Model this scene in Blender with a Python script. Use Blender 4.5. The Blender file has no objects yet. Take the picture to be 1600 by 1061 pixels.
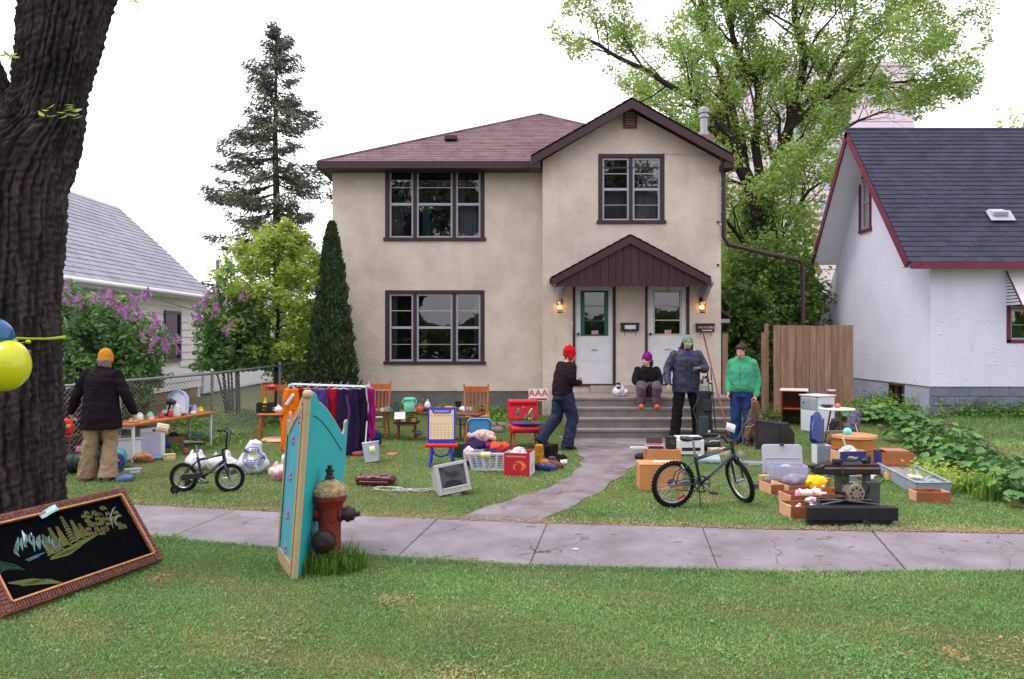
import bpy,bmesh,math,random
import numpy as np
from mathutils import Vector,Matrix,Euler,noise as mnoise
R=math.radians
PI=math.pi
SC=bpy.context.scene
COL=SC.collection
F=1215.0
CAMZ=1.8
# -- camera, sky, sun, exposure
cam_data=bpy.data.cameras.new('camera')
cam=bpy.data.objects.new('camera',cam_data)
COL.objects.link(cam)
cam.location=(0,0,CAMZ)
cam.rotation_euler=(R(90),0,0)
cam_data.sensor_width=36.0
cam_data.lens=36.0*F/1600.0
cam_data.shift_y=-2.5/1600.0
cam_data.clip_end=2000.0
SC.camera=cam
SUN_EL,SUN_AZ=R(58),R(-50)
world=bpy.data.worlds.new('World')
SC.world=world
world.use_nodes=True
wn,wl=world.node_tree.nodes,world.node_tree.links
wn.clear()
wo=wn.new('ShaderNodeOutputWorld')
bg=wn.new('ShaderNodeBackground');bg.inputs[1].default_value=0.08
bg2=wn.new('ShaderNodeBackground');bg2.inputs[0].default_value=(1.0,0.968,1.015,1);bg2.inputs[1].default_value=1.2
sky=wn.new('ShaderNodeTexSky');sky.sky_type='NISHITA';sky.sun_disc=False
sky.sun_elevation=SUN_EL;sky.sun_rotation=SUN_AZ
sky.dust_density=3.0
hs=wn.new('ShaderNodeHueSaturation');hs.inputs['Saturation'].default_value=0.35
addw=wn.new('ShaderNodeAddShader')
wl.new(sky.outputs[0],hs.inputs['Color']);wl.new(hs.outputs[0],bg.inputs[0])
wl.new(bg.outputs[0],addw.inputs[0]);wl.new(bg2.outputs[0],addw.inputs[1]);wl.new(addw.outputs[0],wo.inputs[0])
sd=bpy.data.lights.new('sun','SUN');sd.energy=1.5;sd.angle=R(16);sd.color=(1.0,0.95,0.88)
sun=bpy.data.objects.new('sun',sd);COL.objects.link(sun)
sdir=Vector((math.sin(SUN_AZ)*math.cos(SUN_EL),-0.15*math.cos(SUN_EL),math.sin(SUN_EL)))
sun.rotation_euler=sdir.to_track_quat('Z','Y').to_euler()
sun.location=(-10,0,20)
SC.view_settings.view_transform='Standard'
SC.view_settings.look='None'
SC.view_settings.exposure=0.3
SC.view_settings.gamma=1.0
SC.view_settings.use_curve_mapping=False
SC.render.engine='CYCLES'
# -- helpers
rng=random.Random(7)
nr=np.random.default_rng(11)
MATS={}
def col(r,g,b,k=1.0):
 def f(c):
  c=c/255.0
  return(c/12.92 if c<=0.04045 else((c+0.055)/1.055)**2.4)*k
 return(f(r),f(g),f(b),1.0)
def mat(name,rgb,rough=0.6,var=0.12,vs=6.0,bump=0.15,bs=60.0,metal=0.0,rnd=0.0,alt=None,stretch=(1,1,1),transl=0.0,coat=0.0,emit=None,attr=False,trans=0.0,detail=5.0):
 """procedural material: noise-mottled colour, noise bump, optional per-object variation"""
 if name in MATS:return MATS[name]
 m=bpy.data.materials.new(name);m.use_nodes=True;MATS[name]=m
 n,l=m.node_tree.nodes,m.node_tree.links
 b=n['Principled BSDF'];out=n['Material Output']
 c=col(*rgb)if len(rgb)==3 else rgb
 tc=n.new('ShaderNodeTexCoord');mp=n.new('ShaderNodeMapping');mp.inputs['Scale'].default_value=stretch
 l.new(tc.outputs['Object'],mp.inputs[0])
 nz=n.new('ShaderNodeTexNoise');nz.inputs['Scale'].default_value=vs;nz.inputs['Detail'].default_value=detail
 nz.inputs['Roughness'].default_value=0.65
 l.new(mp.outputs[0],nz.inputs['Vector'])
 mx=n.new('ShaderNodeMix');mx.data_type='RGBA'
 if alt is None:
  mx.inputs[6].default_value=(c[0]*(1-var),c[1]*(1-var),c[2]*(1-var),1)
  mx.inputs[7].default_value=(min(1,c[0]*(1+var)),min(1,c[1]*(1+var)),min(1,c[2]*(1+var)),1)
 else:
  mx.inputs[6].default_value=c;mx.inputs[7].default_value=col(*alt)if len(alt)==3 else alt
 rp=n.new('ShaderNodeMapRange');rp.inputs[1].default_value=0.35;rp.inputs[2].default_value=0.65
 l.new(nz.outputs[0],rp.inputs[0]);l.new(rp.outputs[0],mx.inputs[0])
 last=mx.outputs[2]
 if attr:
  at=n.new('ShaderNodeAttribute');at.attribute_name='tint'
  m2=n.new('ShaderNodeMix');m2.data_type='RGBA';m2.blend_type='MULTIPLY';m2.inputs[0].default_value=1
  l.new(last,m2.inputs[6]);l.new(at.outputs[0],m2.inputs[7]);last=m2.outputs[2]
 if rnd>0:
  oi=n.new('ShaderNodeObjectInfo');hv=n.new('ShaderNodeHueSaturation');mr=n.new('ShaderNodeMapRange')
  mr.inputs[3].default_value=1-rnd;mr.inputs[4].default_value=1+rnd
  l.new(oi.outputs['Random'],mr.inputs[0]);l.new(mr.outputs[0],hv.inputs['Value']);l.new(last,hv.inputs['Color'])
  last=hv.outputs[0]
 l.new(last,b.inputs['Base Color'])
 b.inputs['Roughness'].default_value=rough;b.inputs['Metallic'].default_value=metal
 b.inputs['Coat Weight'].default_value=coat
 if rough>=.75:b.inputs['Specular IOR Level'].default_value=.15
 b.inputs['Transmission Weight'].default_value=trans
 if rough<0.9:
  rr=n.new('ShaderNodeMapRange');rr.inputs[3].default_value=max(0.03,rough-0.1);rr.inputs[4].default_value=min(1,rough+0.12)
  l.new(nz.outputs[0],rr.inputs[0]);l.new(rr.outputs[0],b.inputs['Roughness'])
 if bump>0:
  n2=n.new('ShaderNodeTexNoise');n2.inputs['Scale'].default_value=bs;n2.inputs['Detail'].default_value=4
  l.new(mp.outputs[0],n2.inputs['Vector'])
  bp=n.new('ShaderNodeBump');bp.inputs['Strength'].default_value=bump;bp.inputs['Distance'].default_value=0.02
  l.new(n2.outputs[0],bp.inputs['Height']);l.new(bp.outputs[0],b.inputs['Normal'])
 if emit:
  b.inputs['Emission Color'].default_value=(*emit[0],1);b.inputs['Emission Strength'].default_value=emit[1]
 if transl>0:
  tr=n.new('ShaderNodeBsdfTranslucent');ms=n.new('ShaderNodeMixShader');ms.inputs[0].default_value=transl
  l.new(last,tr.inputs[0]);l.new(b.outputs[0],ms.inputs[1]);l.new(tr.outputs[0],ms.inputs[2]);l.new(ms.outputs[0],out.inputs[0])
 return m
def glass_mat(name,tint=(0.9,0.93,0.92),ior=1.5,boost=1.0):
 if name in MATS:return MATS[name]
 m=bpy.data.materials.new(name);m.use_nodes=True;MATS[name]=m
 n,l=m.node_tree.nodes,m.node_tree.links
 n.clear();out=n.new('ShaderNodeOutputMaterial')
 t=n.new('ShaderNodeBsdfTransparent');t.inputs[0].default_value=(*tint,1)
 g=n.new('ShaderNodeBsdfGlossy');g.inputs['Roughness'].default_value=0.02
 fr=n.new('ShaderNodeFresnel');fr.inputs[0].default_value=ior
 mu=n.new('ShaderNodeMath');mu.operation='MULTIPLY';mu.inputs[1].default_value=boost;mu.use_clamp=True
 tc=n.new('ShaderNodeTexCoord');nz=n.new('ShaderNodeTexNoise');nz.inputs['Scale'].default_value=2.5
 bp=n.new('ShaderNodeBump');bp.inputs['Strength'].default_value=0.05;bp.inputs['Distance'].default_value=0.05
 l.new(tc.outputs['Object'],nz.inputs['Vector']);l.new(nz.outputs[0],bp.inputs['Height']);l.new(bp.outputs[0],g.inputs['Normal'])
 ms=n.new('ShaderNodeMixShader')
 l.new(fr.outputs[0],mu.inputs[0]);l.new(mu.outputs[0],ms.inputs[0]);l.new(t.outputs[0],ms.inputs[1]);l.new(g.outputs[0],ms.inputs[2])
 l.new(ms.outputs[0],out.inputs[0])
 return m
def sstep(a,b,x):
 t=np.clip((x-a)/(b-a),0,1)
 return t*t*(3-2*t)
def gz(x,y):
 """height of the ground"""
 x=np.asarray(x,float);y=np.asarray(y,float)
 h=0.06*sstep(8,13,y)+0.17*sstep(13.2,15.6,y)
 h=h+0.012*np.sin(x*1.7+y*.6)*np.cos(y*1.3-x*.4)*sstep(8.6,9.6,y)
 return h
def W(px,py,D):
 return Vector(((px-800)/F*D,D,CAMZ-(py-528)/F*D))
def G(px,py):
 D=CAMZ*F/(py-528)
 for _ in range(12):
  D=(CAMZ-float(gz((px-800)/F*D,D)))*F/(py-528)
 x=(px-800)/F*D
 return Vector((x,D,float(gz(x,D))))
def gp(x,y,dz=0.0):
 return Vector((x,y,float(gz(x,y))+dz))
XF={}
def tag(o,label=None,cat=None,group=None,kind=None):
 if label:o['label']=label
 if cat:o['category']=cat
 if group:o['group']=group
 if kind:o['kind']=kind
 return o
def thing(name,label,cat,loc=(0,0,0),rz=0.0,group=None,kind=None,rot=None):
 o=bpy.data.objects.new(name,None);COL.objects.link(o)
 o.empty_display_size=0.1
 o.location=loc;o.rotation_euler=rot or(0,0,rz)
 XF[o.name]=Matrix.Translation(Vector(loc))@Euler(rot or(0,0,rz)).to_matrix().to_4x4()
 return tag(o,label,cat,group,kind)
def mesh_from(vs,fs,name='mesh'):
 me=bpy.data.meshes.new(name);me.from_pydata([tuple(v)for v in vs],[],fs);me.update()
 return me
def link(name,me,m=None,parent=None,world=False,smooth=None):
 """one mesh as one object; world=True means the mesh is in world coordinates"""
 o=bpy.data.objects.new(name,me);COL.objects.link(o)
 if m is not None:
  for q in(m if isinstance(m,(list,tuple))else[m]):me.materials.append(q)
 if parent is not None:
  o.parent=parent
  if world:
   r=parent;chain=[]
   while r is not None:
    chain.append(r);r=r.parent
   top=chain[-1]
   if top.name in XF:me.transform(XF[top.name].inverted())
 if smooth is not None:
  me.shade_smooth()
  if smooth<179:me.set_sharp_from_angle(angle=R(smooth))
 return o
class MB:
 def __init__(s):s.v=[];s.f=[];s.mi=[];s.m=0
 def add(s,vs,fs):
  o=len(s.v);s.v+=[Vector(v)for v in vs]
  s.f+=[tuple(i+o for i in f)for f in fs];s.mi+=[s.m]*len(fs);return s
 def box(s,c,d,rot=None,top=None):
  """centre, full sizes; top=(sx,sy) scales the top face"""
  tx,ty=top or(1,1)
  x,y,z=d[0]/2,d[1]/2,d[2]/2
  vs=[Vector(p)for p in[(-x,-y,-z),(x,-y,-z),(x,y,-z),(-x,y,-z),(-x*tx,-y*ty,z),(x*tx,-y*ty,z),(x*tx,y*ty,z),(-x*tx,y*ty,z)]]
  if rot is not None:
   M=Euler(rot).to_matrix();vs=[M@v for v in vs]
  c=Vector(c)
  return s.add([v+c for v in vs],[(0,3,2,1),(4,5,6,7),(0,1,5,4),(1,2,6,5),(2,3,7,6),(3,0,4,7)])
 def bx(s,x0,x1,y0,y1,z0,z1):return s.box(((x0+x1)/2,(y0+y1)/2,(z0+z1)/2),(abs(x1-x0),abs(y1-y0),abs(z1-z0)))
 def beam(s,a,b,w,h,up=(0,0,1)):
  """a bar of section w x h from a to b"""
  a,b=Vector(a),Vector(b);d=(b-a);L=d.length;d.normalize()
  side=d.cross(Vector(up));side=side.normalized()if side.length>1e-5 else Vector((1,0,0))
  u=side.cross(d).normalized()
  vs=[]
  for p in(a,b):
   for sx,sz in((-1,-1),(1,-1),(1,1),(-1,1)):vs.append(p+side*(sx*w/2)+u*(sz*h/2))
  return s.add(vs,[(0,1,2,3),(7,6,5,4),(0,4,5,1),(1,5,6,2),(2,6,7,3),(3,7,4,0)])
 def tube(s,pts,r,n=8,closed=False,caps=True,flat=1.0):
  pts=[Vector(p)for p in pts];N=len(pts)
  rs=r if isinstance(r,(list,tuple))else[r]*N
  vs=[];fs=[];prev=None
  for i,p in enumerate(pts):
   if closed:d=pts[(i+1)%N]-pts[i-1]
   else:d=pts[min(i+1,N-1)]-pts[max(i-1,0)]
   if d.length<1e-9:d=Vector((0,0,1))
   d.normalize()
   if prev is None:
    a=d.cross(Vector((0,0,1)))
    if a.length<1e-3:a=d.cross(Vector((1,0,0)))
   else:a=prev-d*prev.dot(d)
   a.normalize();prev=a;b=d.cross(a)
   for k in range(n):
    t=2*PI*k/n
    vs.append(p+a*(math.cos(t)*rs[i])+b*(math.sin(t)*rs[i]*flat))
  M=N if closed else N-1
  for i in range(M):
   j=(i+1)%N
   for k in range(n):
    k2=(k+1)%n
    fs.append((i*n+k,i*n+k2,j*n+k2,j*n+k))
  if caps and not closed:
   fs.append(tuple(range(n))[::-1]);fs.append(tuple((N-1)*n+k for k in range(n)))
  return s.add(vs,fs)
 def lathe(s,prof,c=(0,0,0),n=16,axis='z',rot=None,sx=1.0,sy=1.0,caps=True):
  vs=[];fs=[];c=Vector(c)
  Mr=Euler(rot).to_matrix()if rot is not None else None
  for(r,z)in prof:
   for k in range(n):
    t=2*PI*k/n;p=Vector((r*math.cos(t)*sx,r*math.sin(t)*sy,z))
    if axis=='x':p=Vector((p.z,p.x,p.y))
    if axis=='y':p=Vector((p.y,p.z,p.x))
    if Mr is not None:p=Mr@p
    vs.append(p+c)
  m=len(prof)
  for i in range(m-1):
   for k in range(n):
    k2=(k+1)%n;fs.append((i*n+k,i*n+k2,(i+1)*n+k2,(i+1)*n+k))
  if caps:
   fs.append(tuple(range(n))[::-1]);fs.append(tuple((m-1)*n+k for k in range(n)))
  return s.add(vs,fs)
 def ball(s,c,r,n=12,rot=None):
  r=r if isinstance(r,(tuple,list))else(r,r,r)
  prof=[(math.sin(PI*i/n),-math.cos(PI*i/n))for i in range(n+1)]
  prof[0]=(0.001,-1);prof[-1]=(0.001,1)
  vs=[];Mr=Euler(rot).to_matrix()if rot is not None else None;c=Vector(c);fs=[]
  for(a,z)in prof:
   for k in range(n):
    t=2*PI*k/n;p=Vector((a*math.cos(t)*r[0],a*math.sin(t)*r[1],z*r[2]))
    vs.append((Mr@p if Mr is not None else p)+c)
  for i in range(n):
   for k in range(n):
    k2=(k+1)%n;fs.append((i*n+k,i*n+k2,(i+1)*n+k2,(i+1)*n+k))
  fs.append(tuple(range(n))[::-1]);fs.append(tuple(n*n+k for k in range(n)))
  return s.add(vs,fs)
 def prism(s,poly,o,u,v,w,depth):
  """poly in (u,v) plane at o, extruded by depth along w"""
  o,u,v,w=Vector(o),Vector(u),Vector(v),Vector(w)
  a=[o+u*p[0]+v*p[1]for p in poly];b=[p+w*depth for p in a];n=len(poly)
  return s.add(a+b,[tuple(range(n))[::-1],tuple(range(n,2*n))]+[(i,(i+1)%n,n+(i+1)%n,n+i)for i in range(n)])
 def mesh(s,bev=0,name='mesh'):
  me=mesh_from(s.v,s.f,name)
  if any(s.mi):me.polygons.foreach_set('material_index',s.mi)
  bm=bmesh.new();bm.from_mesh(me)
  bmesh.ops.recalc_face_normals(bm,faces=bm.faces)
  if bev:
   es=[e for e in bm.edges if len(e.link_faces)==2 and e.calc_face_angle(0)>R(35)]
   bmesh.ops.bevel(bm,geom=es,offset=bev,segments=1,affect='EDGES',profile=0.5,clamp_overlap=True)
  bm.to_mesh(me);bm.free()
  return me
 def build(s,name,m,parent=None,bev=0,smooth=None,world=False):
  return link(name,s.mesh(bev,name),m,parent,world,smooth)
def dup(root,loc=None,rz=None,label=None,group=None):
 """a copy of a thing with copies of its parts and sub-parts (meshes shared)"""
 r=root.copy();COL.objects.link(r)
 if loc is not None:r.location=loc
 if rz is not None:r.rotation_euler=(r.rotation_euler[0],r.rotation_euler[1],rz)
 if label:r['label']=label
 if group:r['group']=group
 def rec(a,b):
  for ch in list(a.children):
   c=ch.copy();COL.objects.link(c);c.parent=b;rec(ch,c)
 rec(root,r)
 return r
def nzv(P,s,seed=0):
 """cheap smooth vector noise, numpy, about -1..1"""
 P=np.asarray(P)*s;r=np.random.default_rng(seed);out=np.zeros(len(P))
 for i in range(5):
  k=r.normal(size=3)*(1+.55*i);k2=r.normal(size=3)*(1+.4*i);ph=r.uniform(0,6.28,2)
  out+=np.sin(P@k+ph[0]+1.7*np.sin(P@k2+ph[1]))/(1+.5*i)
 return out/2.4
def displace(me,fn):
 n=len(me.vertices);co=np.empty(n*3,np.float32);me.vertices.foreach_get('co',co);co=co.reshape(-1,3).astype(float)
 no=np.empty(n*3,np.float32);me.vertices.foreach_get('normal',no);no=no.reshape(-1,3)
 co=fn(co,no)
 me.vertices.foreach_set('co',co.astype(np.float32).ravel());me.update()
def remesh(mb,voxel,smooth=3,wrinkle=None,name='mesh'):
 """union of closed shapes as one continuous surface"""
 me=mesh_from(mb.v,mb.f,name)
 bm=bmesh.new();bm.from_mesh(me);bmesh.ops.recalc_face_normals(bm,faces=bm.faces);bm.to_mesh(me);bm.free()
 o=bpy.data.objects.new('tmp',me);COL.objects.link(o)
 md=o.modifiers.new('r','REMESH');md.mode='VOXEL';md.voxel_size=voxel
 if smooth:
  ms=o.modifiers.new('s','SMOOTH');ms.factor=0.5;ms.iterations=smooth
 dg=bpy.context.evaluated_depsgraph_get();dg.update()
 out=bpy.data.meshes.new_from_object(o.evaluated_get(dg));out.name=name
 bpy.data.objects.remove(o);bpy.data.meshes.remove(me)
 if wrinkle:displace(out,wrinkle)
 out.shade_smooth()
 return out
def wrinkles(amp=0.006,s=14,seed=0,st=(1,1,1)):
 st=np.array(st)
 def f(co,no):
  h=nzv(co*st,s,seed)
  h2=nzv(co*st,s*2.3,seed+5)
  return co+no*(amp*(1-2*np.abs(h))+amp*.45*h2)[:,None]
 return f
def quads_mesh(C,A,B,tint=None,name='leaves',fold=0.0,N=None):
 """many small diamond leaves: centres C, half-length vectors A, half-width vectors B (numpy n x 3)"""
 n=len(C)
 up=np.cross(A,B);ln=np.linalg.norm(up,axis=1,keepdims=True)+1e-9;up=up/ln*np.linalg.norm(B,axis=1,keepdims=True)*fold
 V=np.empty((n,4,3),np.float32)
 V[:,0]=C-A;V[:,1]=C+B+up-A*.1;V[:,2]=C+A;V[:,3]=C-B+up-A*.1
 me=bpy.data.meshes.new(name)
 me.vertices.add(n*4);me.vertices.foreach_set('co',V.ravel())
 if fold:
  idx=(np.arange(n)*4)[:,None]+np.array([0,1,2,0,2,3])
  me.loops.add(n*6);me.loops.foreach_set('vertex_index',idx.astype(np.int32).ravel())
  me.polygons.add(n*2);me.polygons.foreach_set('loop_start',np.arange(0,n*6,3,dtype=np.int32));
 else:
  idx=(np.arange(n)*4)[:,None]+np.array([0,1,2,3])
  me.loops.add(n*4);me.loops.foreach_set('vertex_index',idx.astype(np.int32).ravel())
  me.polygons.add(n);me.polygons.foreach_set('loop_start',np.arange(0,n*4,4,dtype=np.int32))
 me.update(calc_edges=True);me.validate()
 if tint is not None:
  ca=me.color_attributes.new('tint','FLOAT_COLOR','POINT')
  T=np.repeat(np.concatenate([tint,np.ones((n,1))],1)[:,None,:],4,axis=1).astype(np.float32)
  ca.data.foreach_set('color',T.ravel())
 return me
def rand_unit(n,r=nr):
 v=r.normal(size=(n,3));return v/np.linalg.norm(v,axis=1,keepdims=True)
def leaf_mesh(C,size,aspect=0.45,flat=0.5,r=nr,tv=0.25,name='leaves',fold=0.35,hue=0.12,down=0.0):
 """leaves at C; flat: how much they lie horizontally; tint varies by leaf"""
 n=len(C);A=rand_unit(n,r);A[:,2]=A[:,2]*(1-flat)-down;A/=np.linalg.norm(A,axis=1,keepdims=True)
 B=np.cross(A,rand_unit(n,r)*(1-flat)+np.array([0,0,1.0])*flat);B/=np.linalg.norm(B,axis=1,keepdims=True)+1e-9
 s=size*r.uniform(.6,1.3,(n,1))
 t=r.uniform(1-tv,1+tv,(n,1));T=np.concatenate([t*r.uniform(1-hue,1+hue*1.8,(n,1)),t,t*r.uniform(.8,1.1,(n,1))],1)
 return quads_mesh(C,A*s,B*s*aspect,T,name,fold)
def text_mesh(txt,size,depth=0.002,align='CENTER'):
 cu=bpy.data.curves.new('text','FONT');cu.body=txt;cu.size=size;cu.extrude=depth;cu.align_x=align;cu.align_y='CENTER'
 o=bpy.data.objects.new('tmp',cu);COL.objects.link(o)
 dg=bpy.context.evaluated_depsgraph_get();dg.update()
 me=bpy.data.meshes.new_from_object(o.evaluated_get(dg));bpy.data.objects.remove(o);bpy.data.curves.remove(cu)
 return me
def text(name,txt,size,loc,m,parent,rot=(PI/2,0,0),bold=1.0):
 """flat lettering, loc in the parent's coordinates"""
 me=text_mesh(txt,size)
 me.transform(Matrix.Translation(Vector(loc))@Euler(rot).to_matrix().to_4x4()@Matrix.Diagonal((bold,1,1,1)))
 return link(name,me,m,parent)
# -- materials of the setting
m_stucco=mat('cream_stucco',(226,213,203),.9,.1,1.6,1.0,55,alt=(205,190,178),detail=8)
m_found=mat('grey_foundation',(112,108,108),.9,.2,3,.5,40)
m_maroon=mat('maroon_paint',(54,27,35),.55,.2,8,.15,60)
m_maroon2=mat('weathered_maroon_boards',(58,25,34),.7,.25,9,.3,50,rnd=.22,stretch=(1,1,.2))
m_trim=mat('white_trim',(168,168,182),.5,.06,8,.1,60)
m_white=mat('white_paint',(214,212,218),.55,.05,5,.08,60)
m_glass=glass_mat('window_glass',boost=3.0)
m_glass2=glass_mat('upper_window_glass',boost=4.0)
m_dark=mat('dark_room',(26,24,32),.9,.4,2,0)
m_curtain=mat('curtain_cloth',(92,90,102),.9,.2,6,.3,30,stretch=(6,1,.4))
m_teal=mat('teal_curtain',(30,90,100),.9,.2,6,.3,30,stretch=(6,1,.4))
m_shred=mat('faded_red_shingle',(130,107,110),.95,.18,2.5,.6,90,rnd=.08,alt=(104,83,88))
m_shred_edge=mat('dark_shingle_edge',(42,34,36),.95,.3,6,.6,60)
m_sdark=mat('charcoal_shingle',(66,66,84),.9,.2,3,.6,90,rnd=.16)
m_sgrey=mat('pale_grey_shingle',(156,156,168),.95,.12,2,.5,80,rnd=.07,alt=(138,137,150))
m_wstucco=mat('white_trowelled_stucco',(226,225,244),.85,.04,1.5,0)
m_siding=mat('white_siding',(222,220,230),.6,.05,2,.05,30)
m_redtrim=mat('raspberry_trim',(104,28,56),.55,.2,6,.2,50)
m_conc=mat('step_concrete',(142,134,132),.9,.16,2.5,.4,60,alt=(118,110,108),detail=8)
m_wood=mat('cedar_fence_board',(160,130,110),.85,.18,5,.35,40,rnd=.14,stretch=(3,3,.35),alt=(130,102,86))
m_grass=mat('lawn_soil_shade',(74,92,44),.95,.25,1.3,.8,50,alt=(98,96,60),detail=9)  # soil colour darkened so gaps between blades also read as shade
m_soil=mat('garden_soil',(66,50,44),.95,.35,12,1,40)
m_metal=mat('galvanised_steel',(150,152,158),.4,.1,10,.1,60,metal=.8)
m_black=mat('black_plastic',(28,28,32),.5,.2,10,.1,60)
def add_trowel(m):
 """short raised strokes left by the trowel, two directions, sparse and uneven"""
 n,l=m.node_tree.nodes,m.node_tree.links;b=n['Principled BSDF'];tc=n.new('ShaderNodeTexCoord');acc=None
 for rot,sc,off in(((.5,.9,.5),(13,13,3.2),0),((-.6,-1.1,-.6),(11,11,2.8),4),((.1,1.45,.1),(15,15,3.6),9)):
  mp=n.new('ShaderNodeMapping');mp.inputs['Rotation'].default_value=rot;mp.inputs['Scale'].default_value=sc;mp.inputs['Location'].default_value=(off,off,off)
  mp.vector_type='TEXTURE'if False else 'POINT'
  pre=n.new('ShaderNodeMapping');pre.inputs['Rotation'].default_value=rot
  l.new(tc.outputs['Object'],pre.inputs[0]);mp.inputs['Rotation'].default_value=(0,0,0);l.new(pre.outputs[0],mp.inputs[0])
  nz=n.new('ShaderNodeTexNoise');nz.inputs['Scale'].default_value=1.0;nz.inputs['Detail'].default_value=2.5;l.new(mp.outputs[0],nz.inputs['Vector'])
  mr=n.new('ShaderNodeMapRange');mr.inputs[1].default_value=.64;mr.inputs[2].default_value=.72;l.new(nz.outputs[0],mr.inputs[0])
  if acc is None:acc=mr.outputs[0]
  else:mx=n.new('ShaderNodeMath');mx.operation='MAXIMUM';l.new(acc,mx.inputs[0]);l.new(mr.outputs[0],mx.inputs[1]);acc=mx.outputs[0]
 n4=n.new('ShaderNodeTexNoise');n4.inputs['Scale'].default_value=6;n4.inputs['Detail'].default_value=5;a2=n.new('ShaderNodeMath');a2.operation='MULTIPLY_ADD';a2.inputs[1].default_value=.5
 l.new(tc.outputs['Object'],n4.inputs['Vector']);l.new(n4.outputs[0],a2.inputs[0]);l.new(acc,a2.inputs[2])
 bp=n.new('ShaderNodeBump');bp.inputs['Strength'].default_value=.6;bp.inputs['Distance'].default_value=.012
 l.new(a2.outputs[0],bp.inputs['Height']);l.new(bp.outputs[0],b.inputs['Normal'])
add_trowel(m_wstucco)
def add_stains(m,rgb=(150,138,112),amt=.5):
 """faint vertical run-off streaks"""
 n,l=m.node_tree.nodes,m.node_tree.links;b=n['Principled BSDF'];src=b.inputs['Base Color'].links[0].from_socket
 tc=n.new('ShaderNodeTexCoord');mp=n.new('ShaderNodeMapping');mp.inputs['Scale'].default_value=(2.6,2.6,.28)
 nz=n.new('ShaderNodeTexNoise');nz.inputs['Scale'].default_value=1.0;nz.inputs['Detail'].default_value=7
 mr=n.new('ShaderNodeMapRange');mr.inputs[1].default_value=.52;mr.inputs[2].default_value=.75;mr.inputs[4].default_value=amt
 mx=n.new('ShaderNodeMix');mx.data_type='RGBA';mx.inputs[7].default_value=col(*rgb)
 l.new(tc.outputs['Object'],mp.inputs[0]);l.new(mp.outputs[0],nz.inputs['Vector']);l.new(nz.outputs[0],mr.inputs[0]);l.new(mr.outputs[0],mx.inputs[0]);l.new(src,mx.inputs[6]);l.new(mx.outputs[2],b.inputs['Base Color'])
add_stains(m_stucco,(186,168,144),.26);add_stains(m_wstucco,(186,186,200),.2)
# -- ground
def interp(pts,x):
 return np.interp(x,[p[0]for p in pts],[p[1]for p in pts])
UPPX=[(-20,10.6),(-6,8.62),(-4.05,8.35),(-1.67,7.85),(.31,7.52),(2.39,7.28),(4.69,7.12),(8,6.95),(20,6.2)]
LOPX=[(-20,9.9),(-6,7.8),(-3.3,7.03),(-1.27,6.45),(.15,6.15),(1.97,5.99),(3.96,6.0),(8,5.85),(20,5.1)]
PATHL=[G(*p)for p in[(700,813),(735,802),(800,780),(870,757),(900,737),(911,718),(896,700),(872,683)]]
PATHR=[G(*p)for p in[(835,819),(868,803),(905,787),(950,760),(983,735),(1012,714),(1062,699),(1190,683)]]
def path_x(y):
 return(np.interp(y,[p.y for p in PATHL],[p.x for p in PATHL]),np.interp(y,[p.y for p in PATHR],[p.x for p in PATHR]))
def ground():
 xs=np.concatenate([np.linspace(-300,-12,14),np.linspace(-11,14,126),np.linspace(16,300,14)])
 ys=np.concatenate([np.linspace(2.9,20,90),np.linspace(21,60,14),np.linspace(70,900,10)])
 X,Y=np.meshgrid(xs,ys);Z=gz(X,Y)
 up,lo=interp(UPPX,X),interp(LOPX,X)
 Z=np.where((Y<up+.02)&(Y>lo-.02),Z-.05,Z)
 V=np.stack([X,Y,Z],-1).reshape(-1,3);nx=len(xs)
 fs=[(j*nx+i,j*nx+i+1,(j+1)*nx+i+1,(j+1)*nx+i)for j in range(len(ys)-1)for i in range(nx-1)]
 o=link('ground',mesh_from(V,fs),m_grass);tag(o,'lawn ground under the mown grass round the houses',None,kind='structure');o.data.shade_smooth()
 mb=MB().bx(-300,300,-40,2.75,-.3,-.13);o=mb.build('road',mat('asphalt',(70,70,74),.9,.2,3,.6,80));o['kind']='structure'
 mb=MB().bx(-300,300,2.75,2.9,-.3,.0);o=mb.build('kerb',m_conc);o['kind']='structure'
ground()
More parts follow.
